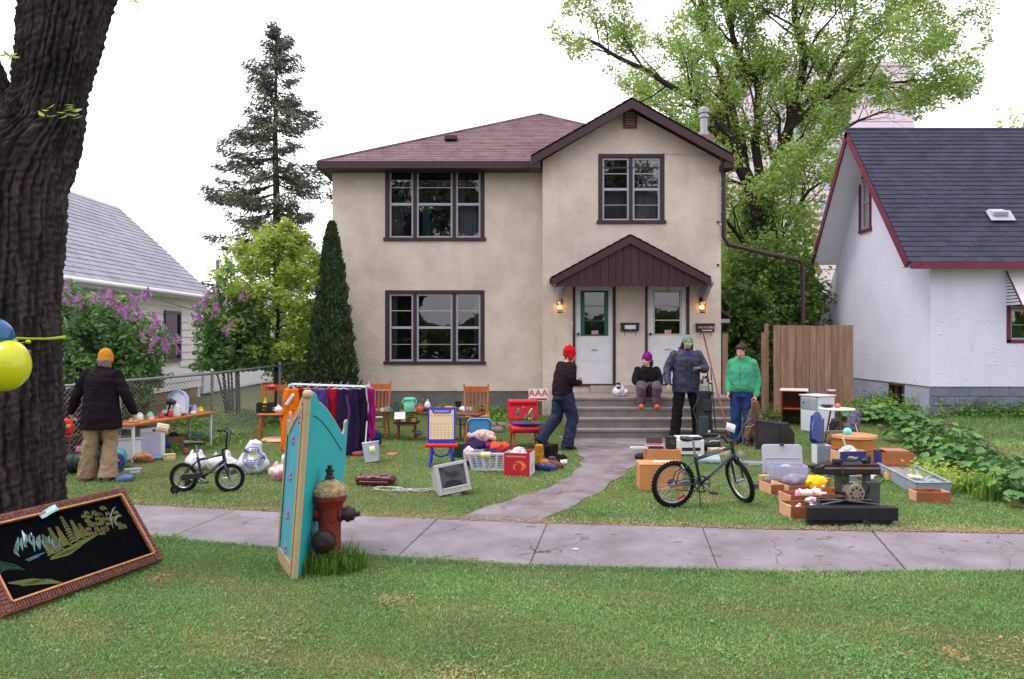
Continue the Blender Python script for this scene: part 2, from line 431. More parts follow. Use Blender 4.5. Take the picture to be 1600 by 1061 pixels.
def add_cracks(m,sc,wd,rgb):
 n,l=m.node_tree.nodes,m.node_tree.links;b=n['Principled BSDF'];src=b.inputs['Base Color'].links[0].from_socket
 tc=n.new('ShaderNodeTexCoord');nz=n.new('ShaderNodeTexNoise');nz.inputs['Scale'].default_value=3.5;nz.inputs['Detail'].default_value=6
 ad=n.new('ShaderNodeVectorMath');ad.operation='MULTIPLY_ADD';ad.inputs[1].default_value=(.35,.35,.35);vo=n.new('ShaderNodeTexVoronoi');vo.feature='DISTANCE_TO_EDGE';vo.inputs['Scale'].default_value=sc
 l.new(tc.outputs['Object'],nz.inputs['Vector']);l.new(nz.outputs['Color'],ad.inputs[0]);l.new(tc.outputs['Object'],ad.inputs[2]);l.new(ad.outputs[0],vo.inputs['Vector'])
 mr=n.new('ShaderNodeMapRange');mr.inputs[1].default_value=wd;mr.inputs[2].default_value=wd*.3;l.new(vo.outputs[0],mr.inputs[0])
 n2=n.new('ShaderNodeTexNoise');n2.inputs['Scale'].default_value=1.3;m2=n.new('ShaderNodeMapRange');m2.inputs[1].default_value=.48;m2.inputs[2].default_value=.6;l.new(tc.outputs['Object'],n2.inputs['Vector']);l.new(n2.outputs[0],m2.inputs[0])
 mu=n.new('ShaderNodeMath');mu.operation='MULTIPLY';l.new(mr.outputs[0],mu.inputs[0]);l.new(m2.outputs[0],mu.inputs[1])
 n3=n.new('ShaderNodeTexNoise');n3.inputs['Scale'].default_value=150;m3=n.new('ShaderNodeMapRange');m3.inputs[1].default_value=.60;m3.inputs[2].default_value=.72;m3.inputs[4].default_value=.45;l.new(tc.outputs['Object'],n3.inputs['Vector']);l.new(n3.outputs[0],m3.inputs[0])
 mm=n.new('ShaderNodeMath');mm.operation='MAXIMUM';l.new(mu.outputs[0],mm.inputs[0]);l.new(m3.outputs[0],mm.inputs[1])
 mx=n.new('ShaderNodeMix');mx.data_type='RGBA';mx.inputs[7].default_value=col(*rgb);l.new(mm.outputs[0],mx.inputs[0]);l.new(src,mx.inputs[6]);l.new(mx.outputs[2],b.inputs['Base Color'])
def sidewalk():
 m=mat('sidewalk_concrete',(140,134,141),.92,.08,1.6,.45,90,rnd=.04,alt=(114,106,113),detail=9)
 add_cracks(m,.7,.006,(84,76,78))
 t=thing('sidewalk',None,None,(0,7,0),kind='structure')
 J=[-14,-11.4,-8.9,-7.4,-5.9,-4.45,-3.08,-2.0,-.94,.14,1.6,3.04,4.5,6,7.5,9,11.5,14]
 for a,b in zip(J[:-1],J[1:]):
  g=.0035 if a!=3.04 else.011
  sk=lambda x:x+(.2 if x<2 else.3)
  vs=[];N=5
  for k in range(N+1):
   f=k/N;xl=a+g+(b-a-2*g)*f;vs.append((xl,float(interp(LOPX,xl)),0.012))
  for k in range(N,-1,-1):
   f=k/N;xu=sk(a)+g+(sk(b)-sk(a)-2*g)*f;vs.append((xu,float(interp(UPPX,xu)),0.012))
  dz=rng.uniform(-.003,.003)
  top=[Vector(v)+Vector((0,0,dz))for v in vs];bot=[Vector((v[0],v[1],-.09))for v in vs];n=len(top)
  mb=MB().add(top+bot,[tuple(range(n)),tuple(range(2*n-1,n-1,-1))]+[(i,n+i,n+(i+1)%n,(i+1)%n)for i in range(n)])
  mb.build('slab',m,t,bev=.006,world=True)
 mb=MB().bx(-12,12,0,0,0,0)if False else None
sidewalk()
def path():
 m=mat('worn_path_concrete',(140,131,137),.95,.16,2.4,1.0,45,alt=(106,96,99),detail=9)
 add_cracks(m,1.6,.016,(70,60,58))
 ys=np.linspace(PATHL[0].y-.25,13.62,60);vs=[];fs=[];n=12
 for y in ys:
  l,r=path_x(max(y,PATHL[0].y))
  l=float(l)+.03*math.sin(y*9);r=float(r)+.03*math.sin(y*7+1)
  for k in range(n+1):
   x=l+(r-l)*k/n;vs.append((x,y,float(gz(x,y))+.008+.004*mnoise.noise(Vector((x*3,y*3,0)))))
 for j in range(len(ys)-1):
  for i in range(n):fs.append((j*(n+1)+i,j*(n+1)+i+1,(j+1)*(n+1)+i+1,(j+1)*(n+1)+i))
 o=link('path',mesh_from(vs,fs),m);o['kind']='structure';o.data.shade_smooth()
path()
# -- building kit
def wall_holes(mb,x0,x1,z0,z1,y,th,holes):
 """front wall facing -y with rectangular openings, reveals th deep"""
 xs=sorted({x0,x1,*[h[0]for h in holes],*[h[1]for h in holes]});zs=sorted({z0,z1,*[h[2]for h in holes],*[h[3]for h in holes]})
 for a,b in zip(xs[:-1],xs[1:]):
  for c,d in zip(zs[:-1],zs[1:]):
   if any(h[0]<=a and b<=h[1]and h[2]<=c and d<=h[3]for h in holes):continue
   mb.add([(a,y,c),(b,y,c),(b,y,d),(a,y,d)],[(0,1,2,3)])
 for h in holes:
  a,b,c,d=h;q=y+th
  mb.add([(a,y,c),(b,y,c),(b,y,d),(a,y,d),(a,q,c),(b,q,c),(b,q,d),(a,q,d)],[(0,1,5,4),(1,2,6,5),(2,3,7,6),(3,0,4,7)])
 return mb
def window(parent,x0,x1,z0,z1,y,units,mt_frame=None,glass=None,sill=True,munt_up=1,munt_lo=0,curtains=None,depth=.12,mullw=.07):
 """units: fractional widths; a dark frame with pale sashes, panes, muntins"""
 mf=mt_frame or m_maroon;gl=glass or m_glass;fw=.055
 mb=MB()
 mb.bx(x0-.03,x1+.03,y-.03,y+depth,z1-fw,z1+.02);mb.bx(x0-.03,x0+fw,y-.03,y+depth,z0,z1-fw);mb.bx(x1-fw,x1+.03,y-.03,y+depth,z0,z1-fw)
 if sill:mb.bx(x0-.06,x1+.06,y-.07,y+depth,z0-.045,z0+.02)
 else:mb.bx(x0-.03,x1+.03,y-.03,y+depth,z0-.02,z0+fw)
 tot=sum(units);xx=x0+fw;Wd=x1-x0-2*fw-mullw*(len(units)-1);us=[]
 for i,u in enumerate(units):
  w=Wd*u/tot;us.append((xx,xx+w));xx+=w
  if i<len(units)-1:mb.bx(xx,xx+mullw,y-.02,y+depth,z0+.02,z1-fw);xx+=mullw
 fr=mb.build('window',mf,parent,bev=.004,world=True)
 for i,(a,b)in enumerate(us):
  c,d=z0+(.02 if sill else fw),z1-fw;mid=(c+d)/2;s=.038
  sb=MB();sb.bx(a+.002,a+s,y+.01,y+.06,c,d);sb.bx(b-s,b-.002,y+.01,y+.06,c,d)
  sb.bx(a+s,b-s,y+.012,y+.06,c,c+s);sb.bx(a+s,b-s,y+.012,y+.06,d-s,d);sb.bx(a+s,b-s,y+.006,y+.06,mid-.025,mid+.025)
  for k in range(munt_up):
   zz=mid+(d-mid)*(k+1)/(munt_up+1);sb.bx(a+s,b-s,y+.02,y+.045,zz-.008,zz+.008)
  for k in range(munt_lo):
   zz=c+(mid-c)*(k+1)/(munt_lo+1);sb.bx(a+s,b-s,y+.02,y+.045,zz-.006,zz+.006)
  sb.build('sash',m_trim,fr,world=True)
  for(e,f)in((c+s,mid-.025),(mid+.025,d-s)):
   tl=rng.uniform(-.004,.004)
   MB().add([(a+s,y+.032,e),(b-s,y+.032+tl,e),(b-s,y+.034+tl,f),(a+s,y+.033,f)],[(0,1,2,3)]).build('pane',gl,fr,world=True)
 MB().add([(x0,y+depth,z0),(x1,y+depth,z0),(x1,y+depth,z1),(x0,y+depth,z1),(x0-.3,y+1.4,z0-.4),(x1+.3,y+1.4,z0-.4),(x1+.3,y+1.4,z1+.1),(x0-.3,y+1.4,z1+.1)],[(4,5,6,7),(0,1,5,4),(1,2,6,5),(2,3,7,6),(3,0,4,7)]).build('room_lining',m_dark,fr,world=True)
 for(fa,fb,za,zb,cm)in(curtains or[]):
  a=x0+(x1-x0)*fa;b=x0+(x1-x0)*fb;n=24;vs=[];fs=[]
  for k in range(n+1):
   q=a+(b-a)*k/n;yy=y+.2+.03*math.sin(k*1.9+fa*9)
   vs+=[(q,yy,z0+(z1-z0)*za),(q+.01,yy-.01,z0+(z1-z0)*zb)]
   if k<n:fs.append((2*k,2*k+2,2*k+3,2*k+1))
  MB().add(vs,fs).build('curtain',cm,fr,world=True,smooth=180)
 return fr
def shingles(parent,p0,p1,up,Lu,m,poly=None,e=.14,w=.3,ind=0,thick=.012,nm='shingle',seed=1):
 """courses of tabs on the plane through the eave p0->p1 rising along unit vector up; poly = list of (s,t) outline"""
 r=random.Random(seed);p0,p1,up=Vector(p0),Vector(p1),Vector(up).normalized()
 s=(p1-p0);S=s.length;s.normalize();nrm=s.cross(up).normalized()
 if nrm.z<0:nrm=-nrm
 poly=poly or[(0,0),(S,0),(S,Lu),(0,Lu)]
 def span(t):
  xs=[]
  for i in range(len(poly)):
   a,b=poly[i],poly[(i+1)%len(poly)]
   if(a[1]-t)*(b[1]-t)<=0 and abs(a[1]-b[1])>1e-9:xs.append(a[0]+(b[0]-a[0])*(t-a[1])/(b[1]-a[1]))
  return(min(xs),max(xs))if len(xs)>=2 else None
 tabs=[];k=0;t=0.0
 while t<Lu-.02:
  sp=span(min(t+e*.5,Lu-.001))
  if sp:
   x=sp[0]-(w*.5 if k%2 else 0)-r.uniform(0,.06)
   while x<sp[1]:
    a,b=max(x,sp[0]),min(x+w,sp[1])
    if b-a>.03:tabs.append((a+.003,b-.003,t,min(e*1.12,Lu-t),r.uniform(0,.004),r.uniform(-.004,.004)))
    x+=w
  t+=e;k+=1
 def verts(a,b,t0,h,lift,dj):
  o=[]
  for(x,tt,z)in((a,t0+dj,thick+lift),(b,t0+dj,thick+lift),(b,t0+h,.003),(a,t0+h,.003),(a,t0+dj,0),(b,t0+dj,0),(b,t0+h,-.002),(a,t0+h,-.002)):
   o.append(p0+s*x+up*tt+nrm*z)
  return o
 FS=[(0,1,2,3),(4,7,6,5),(0,4,5,1),(1,5,6,2),(2,6,7,3),(3,7,4,0)]
 full=[q for q in tabs if abs((q[1]-q[0])-(w-.006))<1e-4][:ind];fs_=set(full)
 if ind:
  me=None
  Mb=Matrix((s,up,nrm)).transposed().to_4x4();topi=XF[parent.name].inverted()if parent.name in XF else Matrix()
  for q in full:
   if me is None:
    me=mesh_from([(0,0,thick),(w-.006,0,thick),(w-.006,e*1.12,.003),(0,e*1.12,.003),(0,0,0),(w-.006,0,0),(w-.006,e*1.12,-.002),(0,e*1.12,-.002)],FS);me.materials.append(m)
   o=bpy.data.objects.new(nm,me);COL.objects.link(o);o.parent=parent
   o.matrix_local=topi@(Matrix.Translation(p0+s*q[0]+up*(q[2]+q[5])+nrm*q[4])@Mb)
 mb=MB()
 for q in tabs:
  if q in fs_:continue
  mb.add(verts(*q),FS)
 if mb.v:
  o=mb.build(nm+'_courses'if ind else 'shingles',m,parent,world=True);o['kind']='stuff'
 return tabs
# -- the cream duplex
def duplex():
 H=thing('duplex_house','cream stucco two storey duplex with maroon trim and twin white front doors','house',(0.3,16,0.2))
 YL,YR=16.1,15.7;XL,XS,XR=-3.72,.62,4.22;ZF=.70
 def rect(x0,x1,y0,y1,D):a=W(x0,y1,D);b=W(x1,y0,D);return(a.x,b.x,a.z,b.z)
 wu=rect(604,755,262,373,YL);wl_=rect(604,755,455,566,YL);wr=rect(937,1036,242,346,YR)
 d1=rect(895,962,443,601,YR);d2=rect(1008,1077,443,601,YR)
 mb=MB()
 wall_holes(mb,XL,XS+.05,ZF,5.32,YL,.16,[wu,wl_])
 mb.add([(XL,YL,ZF),(XL,24.9,ZF),(XL,24.9,5.32),(XL,YL,5.32)],[(0,1,2,3)])
 mb.add([(XR,YL,ZF),(XR,24.9,ZF),(XR,24.9,5.32),(XR,YL,5.32)],[(0,1,2,3)])
 mb.add([(XL,24.9,0),(XR,24.9,0),(XR,24.9,5.32),(XL,24.9,5.32)],[(0,1,2,3)])
 mb.build('wall',m_stucco,H,world=True)
 mb=MB()
 zg=wr[3];wall_holes(mb,XS,XR,.2,5.25,YR,.16,[(wr[0],wr[1],wr[2],5.25),d1,d2])
 mb.add([(XS,YR,ZF-.5),(XS,YL+.1,ZF-.5),(XS,YL+.1,5.4),(XS,YR,5.4)],[(0,1,2,3)])
 mb.add([(XR,YR,ZF-.5),(XR,17.5,ZF-.5),(XR,17.5,5.4),(XR,YR,5.4)],[(0,1,2,3)])
 gx=2.36
 sl=(6.40-5.38)/(gx-XS)
 za=lambda x:5.38+sl*(gx-XS-abs(x-gx))if x<=gx else 5.38+(6.40-5.38)*(XR-x)/(XR-gx)
 mb.add([(XS,YR,5.25),(wr[0],YR,5.25),(wr[0],YR,za(wr[0])),(XS,YR,5.38)],[(0,1,2,3)])
 mb.add([(wr[1],YR,5.25),(XR,YR,5.25),(XR,YR,5.38),(wr[1],YR,za(wr[1]))],[(0,1,2,3)])
 mb.add([(wr[0],YR,zg),(wr[1],YR,zg),(wr[1],YR,za(wr[1])),(gx,YR,6.40),(wr[0],YR,za(wr[0]))],[(0,1,2,3,4)])
 mb.build('wall',m_stucco,H,world=True)
 MB().bx(XL+.03,XS,YL+.02,YL+.4,-.2,ZF).bx(XL+.03,XL+.3,YL+.4,24.8,-.2,ZF).build('foundation',m_found,H,world=True)
 MB().bx(XS+.02,XR-.02,YR+.02,YR+.4,-.2,ZF-.501).build('foundation',m_found,H,world=True)
 cu=m_curtain
 window(H,*wu,YL+.02,[1,1.5,1.03],glass=m_glass2,curtains=[(.02,.16,0,.5,cu),(.36,.44,0,.5,m_teal),(.7,.97,0,.5,cu),(.7,.8,.5,1,cu)])
 fr=window(H,*wl_,YL+.02,[1,1.5,1.03],munt_lo=1,curtains=[(.02,.09,0,1,cu),(.9,.97,.1,1,cu)])
 window(H,*wr,YR+.02,[1,1.03],glass=m_glass2,munt_lo=1,curtains=[(.03,.97,0,.5,cu),(.7,.97,.5,.9,cu)])
 EZ=5.33;e0=Vector((-3.88,15.62,EZ));e1=Vector((4.55,15.62,EZ));ap=Vector((.75,20.3,7.62));b0=Vector((-3.88,25.2,EZ));b1=Vector((4.55,25.2,EZ))
 kz=2.29/4.68;m0=Vector((.6,15.62,EZ));m1=Vector((.6,15.86,EZ+.24*kz));n1=Vector((4.36,15.86,EZ+.24*kz));n2=Vector((4.55,15.9,EZ))
 MB().add([e0,m0,m1,n1,ap,b0,b1,n2],[(0,1,2,4),(2,3,4),(3,7,4),(7,6,4),(6,5,4),(5,0,4)]).build('roof',m_shred,H,world=True)
 foot=Vector((ap.x,e0.y,EZ));up=(ap-foot);Lu=up.length
 shingles(H,e0+Vector((0,0,.006)),e1+Vector((0,0,.006)),up,Lu,m_shred,[(0,0),(4.48,0),(4.48,.27),(8.2,.27),(4.63,Lu)],e=.15,w=.32,seed=3)
 MB().tube([e0+Vector((0,0,.02)),e0.lerp(ap,.5)+Vector((0,0,.02)),ap+Vector((0,0,.02))],.035,6).tube([n1+Vector((0,0,.02)),ap+Vector((0,0,.02))],.035,6).build('hip_cap',m_shred,H,world=True,smooth=60)
 MB().bx(-3.88,.5,15.58,15.62,5.2,EZ+.02).bx(-3.92,-3.88,15.58,25.2,5.2,EZ+.02).build('fascia',m_maroon,H,bev=.004,world=True)
 MB().bx(-3.88,.6,15.62,16.1,5.22,5.25).bx(-3.88,XL,16.1,25,5.22,5.25).build('soffit',m_maroon,H,world=True)
 MB().box((W(705,217,17.4)),(.28,.34,.1)).build('roof_vent',mat('dark_vent',(60,44,46),.6),H,bev=.01,world=True)
 GY0,GY1=15.3,19.5;A=Vector((gx,GY0,6.52));Lf=Vector((.38,GY0,5.38));Rt=Vector((4.36,GY0,5.40))
 for P in(Lf,Rt):
  th=Vector((0,0,-.05));q=[P,A,Vector((A.x,GY1,A.z)),Vector((P.x,GY1,P.z))]
  MB().add([*q,*[v+th for v in q]],[(0,1,2,3),(7,6,5,4),(0,4,5,1),(3,2,6,7),(0,3,7,4)]).build('roof',m_shred_edge,H,world=True)
  dn=(P-A);L=dn.length;dn.normalize()
  shingles(H,Vector((P.x,GY0-.02,P.z+.01)),Vector((P.x,GY1,P.z+.01)),-dn,L,m_shred_edge,e=.16,w=.32,seed=4)
  fa=MB();a2,p2=A+Vector((0,-.02,-.03)),P+Vector((0,-.02,-.03))
  fa.add([a2,p2,p2+Vector((0,0,-.15)),a2+Vector((0,0,-.17)),a2+Vector((0,.04,0)),p2+Vector((0,.04,0)),p2+Vector((0,.04,-.15)),a2+Vector((0,.04,-.17))],[(0,1,2,3),(4,7,6,5),(0,4,5,1),(3,2,6,7),(1,5,6,2)])
  fa.build('rake_board',m_maroon,H,world=True)
  so=MB();so.add([A+Vector((0,.02,-.08)),P+Vector((0,.02,-.08)),Vector((P.x,YR+.05,P.z-.08)),Vector((A.x,YR+.05,A.z-.08))],[(0,1,2,3)]);so.build('soffit',m_maroon,H,world=True)
 for x,sx in((.42,1),(4.24,1)):
  MB().bx(x-.06,x+.14,15.3,15.72,5.14,5.28).build('eave_return',m_maroon,H,bev=.01,world=True)
 v=rect(974,995,171,198,YR-.02)
 fv=MB().bx(v[0],v[1],YR-.04,YR+.01,v[3]-.03,v[3]).bx(v[0],v[0]+.03,YR-.04,YR+.01,v[2],v[3]-.03).bx(v[1]-.03,v[1],YR-.04,YR+.01,v[2],v[3]-.03).bx(v[0],v[1],YR-.045,YR+.01,v[2]-.03,v[2]).build('gable_vent',mat('brick_red_vent',(120,44,38),.6),H,world=True)
 for k in range(7):
  z=v[2]+.02+k*(v[3]-v[2]-.04)/7
  MB().box(((v[0]+v[1])/2,YR-.012,z+.015),(v[1]-v[0]-.06,.03,.012),rot=(R(35),0,0)).build('louvre',MATS['brick_red_vent'],fv,world=True)
 cy=14.85;ca=W(985,367,cy);cl=W(862,434,cy);cr=W(1111,434,cy)
 for P in(cl,cr):
  q=[P,ca,Vector((ca.x,YR,ca.z)),Vector((P.x,YR,P.z))];th=Vector((0,0,-.05))
  MB().add([*q,*[p+th for p in q]],[(0,1,2,3),(7,6,5,4),(0,4,5,1),(3,2,6,7),(0,3,7,4)]).build('canopy_roof',m_shred_edge,H,world=True)
  dn=(P-ca);L=dn.length;dn.normalize()
  shingles(H,Vector((P.x,cy-.02,P.z+.01)),Vector((P.x,YR,P.z+.01)),-dn,L,m_shred_edge,e=.15,w=.3,seed=5)
  fa=MB();a2,p2=ca+Vector((0,-.03,-.02)),P+Vector((0,-.03,-.02))
  fa.add([a2,p2,p2+Vector((0,0,-.13)),a2+Vector((0,0,-.15)),a2+Vector((0,.04,0)),p2+Vector((0,.04,0)),p2+Vector((0,.04,-.13)),a2+Vector((0,.04,-.15))],[(0,1,2,3),(4,7,6,5),(0,4,5,1),(3,2,6,7),(1,5,6,2)])
  fa.build('rake_board',m_maroon,H,world=True)
 zb=cl.z-.14;nb=20;bw=(cr.x-cl.x-.16)/nb
 for k in range(nb):
  a=cl.x+.08+k*bw;b=a+bw-.007;xm=(a+b)/2
  zt=lambda x:cl.z+(ca.z-cl.z)*(1-abs(x-ca.x)/((cr.x-cl.x)/2))-.08
  poly=[(a,max(zt(a),zb+.02)),]+[(a+(b-a)*i/6,zb-.035*math.sin(PI*i/6)+.0)for i in range(7)]+[(b,max(zt(b),zb+.02))]
  if a<ca.x<b:poly.append((ca.x,zt(ca.x)))
  MB().prism(poly,(0,cy+.02,0),(1,0,0),(0,0,1),(0,1,0),.02).build('board',m_maroon2,H,world=True)
 MB().add([(cl.x+.05,cy+.05,zb+.04),(cr.x-.05,cy+.05,zb+.04),(cr.x-.05,YR,zb+.04),(cl.x+.05,YR,zb+.04)],[(0,1,2,3)]).build('porch_ceiling',m_trim,H,world=True)
 for bxp in(873,1098):
  X=(bxp-800)/F*YR
  MB().add([(X-.04,YR,2.9),(X+.04,YR,2.9),(X+.04,cy+.1,2.9),(X-.04,cy+.1,2.9),(X-.04,YR,2.45),(X+.04,YR,2.45),(X+.04,cy+.3,2.78),(X-.04,cy+.3,2.78),(X-.04,cy+.1,2.84),(X+.04,cy+.1,2.84)],[(0,1,2,3),(4,7,6,5),(6,7,8,9),(3,2,9,8),(0,4,5,1),(1,5,6,9,2),(0,3,8,7,4)]).build('bracket',m_trim,H,bev=.006,world=True)
 for k,d in enumerate((d1,d2)):
  x0,x1,z0,z1=d
  fr=MB().bx(x0,x0+.05,YR-.02,YR+.1,z0,z1).bx(x1-.05,x1,YR-.02,YR+.1,z0,z1).bx(x0+.05,x1-.05,YR-.02,YR+.1,z1-.05,z1).bx(x0-.02,x1+.02,YR-.05,YR+.1,z0-.03,z0+.01).build('door_frame',m_maroon,H,bev=.003,world=True)
  a,b,c,e=x0+.055,x1-.055,z0+.015,z1-.055
  g=rect(*((908,950,455,524)if k==0 else(1022,1065,455,523)),YR)
  y=YR+.03;db=MB()
  wall_holes(db,a,b,c,e,y,.05,[g])
  for(za,zb2)in((c+.1,c+.48),(c+.5,c+.82)):
   db.bx(a+.1,b-.1,y-.008,y,zb2-.012,zb2)
  dr=db.build('door',m_white,H,world=True)
  mg=mat('green_door_trim',(22,84,62),.5)if k==0 else mat('cream_door_trim',(186,172,160),.6)
  t=.07 if k==0 else.03
  ft=MB().bx(g[0]-.01,g[0]+t*(1 if k==0 else.6),y-.01,y+.03,g[2]-.01,g[3]+.01).bx(g[1]-t,g[1]+.01,y-.01,y+.03,g[2]-.01,g[3]+.01).bx(g[0]+t,g[1]-t,y-.01,y+.03,g[2]-.01,g[2]+.02).bx(g[0]+t,g[1]-t,y-.01,y+.03,g[3]-.02,g[3]+.01)
  mzs=[g[2]+(g[3]-g[2])*q/3 for q in(1,2)]
  if k==1:
   for z in mzs:ft.bx(g[0]+t,g[1]-t,y-.005,y+.02,z-.012,z+.012)
  else:
   for z in mzs:ft.bx(g[0]+t,g[1]-t,y+.005,y+.02,z-.007,z+.007)
  ft.build('glazing_frame',mg,dr,world=True)
  MB().add([(g[0],y+.025,g[2]),(g[1],y+.025,g[2]),(g[1],y+.025,g[3]),(g[0],y+.025,g[3])],[(0,1,2,3)]).build('pane',m_glass,dr,world=True)
  MB().bx(g[0]-.05,g[1]+.05,y+.3,y+.32,g[2]-.1,g[3]+.1).build('dark_lining',m_dark,dr,world=True)
  xx=(g[0]+g[1])/2
  MB().box((xx+.01,y+.014,g[2]+.06),(.13,.003,.07),rot=(0,R(-3),0)).build('notice_sticker',mat('pink_paper',(226,170,170),.8,bump=0),dr,world=True)
  for q in range(3):MB().box((xx+.01,y+.0115,g[2]+.042+q*.017),(.09,.001,.007)).build('print_line',mat('faded_print',(150,90,90),.8,bump=0),dr,world=True)
  MB().bx(xx-.06,xx+.06,y-.012,y-.001,g[2]-.31,g[2]-.285).build('letter_slot',mat('brushed_grey',(150,150,156),.4,metal=.6),dr,world=True)
  MB().lathe([(.012,0),(.012,.03),(.028,.035),(.03,.055),(.016,.065)],(a+.055,y,z0+1.02),10,axis='y',rot=(0,0,PI)).build('handle',m_black,dr,world=True,smooth=40)
  me=text_mesh('1'if k==0 else '2',.1);me.transform(Matrix.Translation((xx,y-.006,e-.06))@Euler((PI/2,0,0)).to_matrix().to_4x4()@Matrix(((1,.3,0,0),(0,1,0,0),(0,0,1,0),(0,0,0,1))))
  link('door_number',me,m_black,dr,world=True)
  for hz in(.25,1.65):MB().bx(b-.005,b+.02,y-.02,y+.0,z0+hz,z0+hz+.1).build('hinge',m_black,dr,world=True)
 MB().box(W(894,505,YR-.02),(.03,.02,.06)).build('doorbell',m_white,H,world=True)
 g=mat('downspout_brown',(70,44,48),.5)
 P=[W(1127,238,15.6),W(1131,262,15.6),W(1131,372,15.65),W(1138,382,15.7),W(1190,394,16.2),W(1246,406,17),W(1254,412,17),W(1255,506,17)]
 MB().tube(P,.045,8).build('downspout',g,H,world=True,smooth=50)
 q0=Vector((XR,16.6,2.35));MB().add([(XR,16.4,2.55),(XR+.42,16.4,2.28),(XR+.42,17.6,2.28),(XR,17.6,2.55),(XR,16.4,2.47),(XR+.42,16.4,2.2),(XR+.42,17.6,2.2),(XR,17.6,2.47)],[(0,1,2,3),(7,6,5,4),(0,4,5,1),(1,5,6,2)]).build('side_hood',m_maroon,H,world=True)
 MB().bx(XR,XR+.38,16.42,16.5,2.12,2.2).build('hood_bracket',m_trim,H,world=True)
 c=W(1100,205,18.2);ch=MB().box((c.x,c.y,c.z-.47),(.36,.36,.7)).build('chimney',mat('chimney_brick',(140,112,106),.9),H,world=True)
 MB().lathe([(.12,-.1),(.12,.02),(.085,.05),(.085,.34),(.115,.36),(.115,.42),(.085,.43),(.085,.46),(.125,.47),(.13,.56),(.09,.6)],(c.x,c.y,c.z-.05),18).build('flue',m_metal,ch,world=True,smooth=35)
 a,b=W(1036,240,YR-.02),W(1117,241,YR-.03);MB().tube([a,a.lerp(b,.5)-Vector((0,0,.03)),b],.004,5).build('cable',m_conc,H,world=True)
 for(x,yy)in((1122,347),(1122,414)):MB().box(W(x,yy,YR-.02),(.04,.03,.04)).build('cable_clip',m_black,H,world=True)
 return H,d1,d2
HOUSE,DOOR1,DOOR2=duplex()
def steps():
 t=thing('front_steps','grey concrete front steps and landing below both doors','steps',(1.9,14.4,.06))
 x0,x1=.98,4.05;z0=.06;rise=.1625;fy=14.2
 nm=['landing','step','step','step']
 for k in range(4):
  zt=z0+rise*(4-k);yf=fy-.27*k
  MB().bx(x0-.002*k,x1+.002*k,yf,15.698 if k==0 else fy-.27*(k-1)-.001,z0-.2,zt).bx(x0-.015,x1+.015,yf-.02,yf+.001,zt-.045,zt+.001).build(nm[k],mat('pale_tread_edge',(128,121,119),.9,.15,4,.4,60,rnd=.06),t,bev=.006,world=True)
 MB().bx(x0+.6,3.95,15.62,15.698,.71,.842).build('door_sill',mat('sill_concrete',(170,160,144),.9),t,world=True)
steps()
def lamp(px,py,lab):
 c=W(px,py,15.58);t=thing('wall_lamp',lab,'lamp',(c.x,15.6,c.z),group='wall lamps beside the front doors')
 g=mat('lamp_iron',(46,30,26),.5,metal=.3)
 MB().box((0,.08,.12),(.09,.02,.14)).tube([(0,.08,.13),(0,.03,.2),(0,0,.17)],.012,6).lathe([(.075,.1),(.03,.15),(.015,.19)],n=4).lathe([(.05,-.13),(.05,-.11)],n=4).build('lamp_bracket',g,t)
 for k in range(4):
  a=PI/4*(2*k+1)*1.0;r0,r1=.05,.07
  a=k*PI/2
  MB().beam((r0*math.cos(a),r0*math.sin(a),-.12),(r1*math.cos(a),r1*math.sin(a),.1),.008,.008).build('glazing_bar',g,t)
 ga=mat('amber_lamp_glass',(200,130,90),.3,emit=((1,.42,.16),.5))
 MB().lathe([(.044,-.11),(.062,.1)],n=4,caps=False).build('lamp_glass',glass_mat('lamp_glass',(1,.8,.6),1.3),t)
 MB().ball((0,0,-.01),(.026,.026,.04),10).build('bulb',mat('lit_bulb',(255,200,140),.4,bump=0,emit=((1,.62,.3),14)),t,smooth=180)
 return t
lamp(875,479,'lit carriage lamp on the cream wall beside door number one')
lamp(1098,479,'lit carriage lamp on the cream wall beside door number two')
def mailbox(px,py,lab,kind):
 c=W(px,py,15.6);t=thing('mailbox',lab,'mailbox',(c.x,15.66,c.z),group='wall mailboxes beside the front doors')
 MB().box((0,0,-.01),(.36,.08,.15)).build('box_body',m_black,t,bev=.008)
 MB().box((0,-.012,.075),(.38,.11,.02),rot=(R(8),0,0)).build('lid',mat('rusty_lid',(74,48,44),.6),t,bev=.004)
 for s in(-1,1):MB().tube([(s*.11,-.03,-.08),(s*.11,-.05,-.15),(s*.11,-.02,-.17),(s*.11,.0,-.15)],.006,6).build('hook',mat('brass_hook',(120,100,60),.4,metal=.7),t)
 if kind==0:
  MB().box((0,-.043,-.0),(.22,.004,.08)).build('paper_label',m_white,t)
  MB().ball((.0,-.045,-.055),(.018,.01,.015),8).build('latch',m_metal,t)
 else:
  text('lettering','NO FLYERS',.062,(.01,-.043,.005),m_white,t,bold=1.0)
  MB().box((.03,-.042,-.055),(.2,.003,.018)).build('paper_label',m_white,t)
mailbox(985,511,'black wall mailbox with white label between the two doors',0)
mailbox(1103,512,'black wall mailbox with white lettering right of door number two',1)
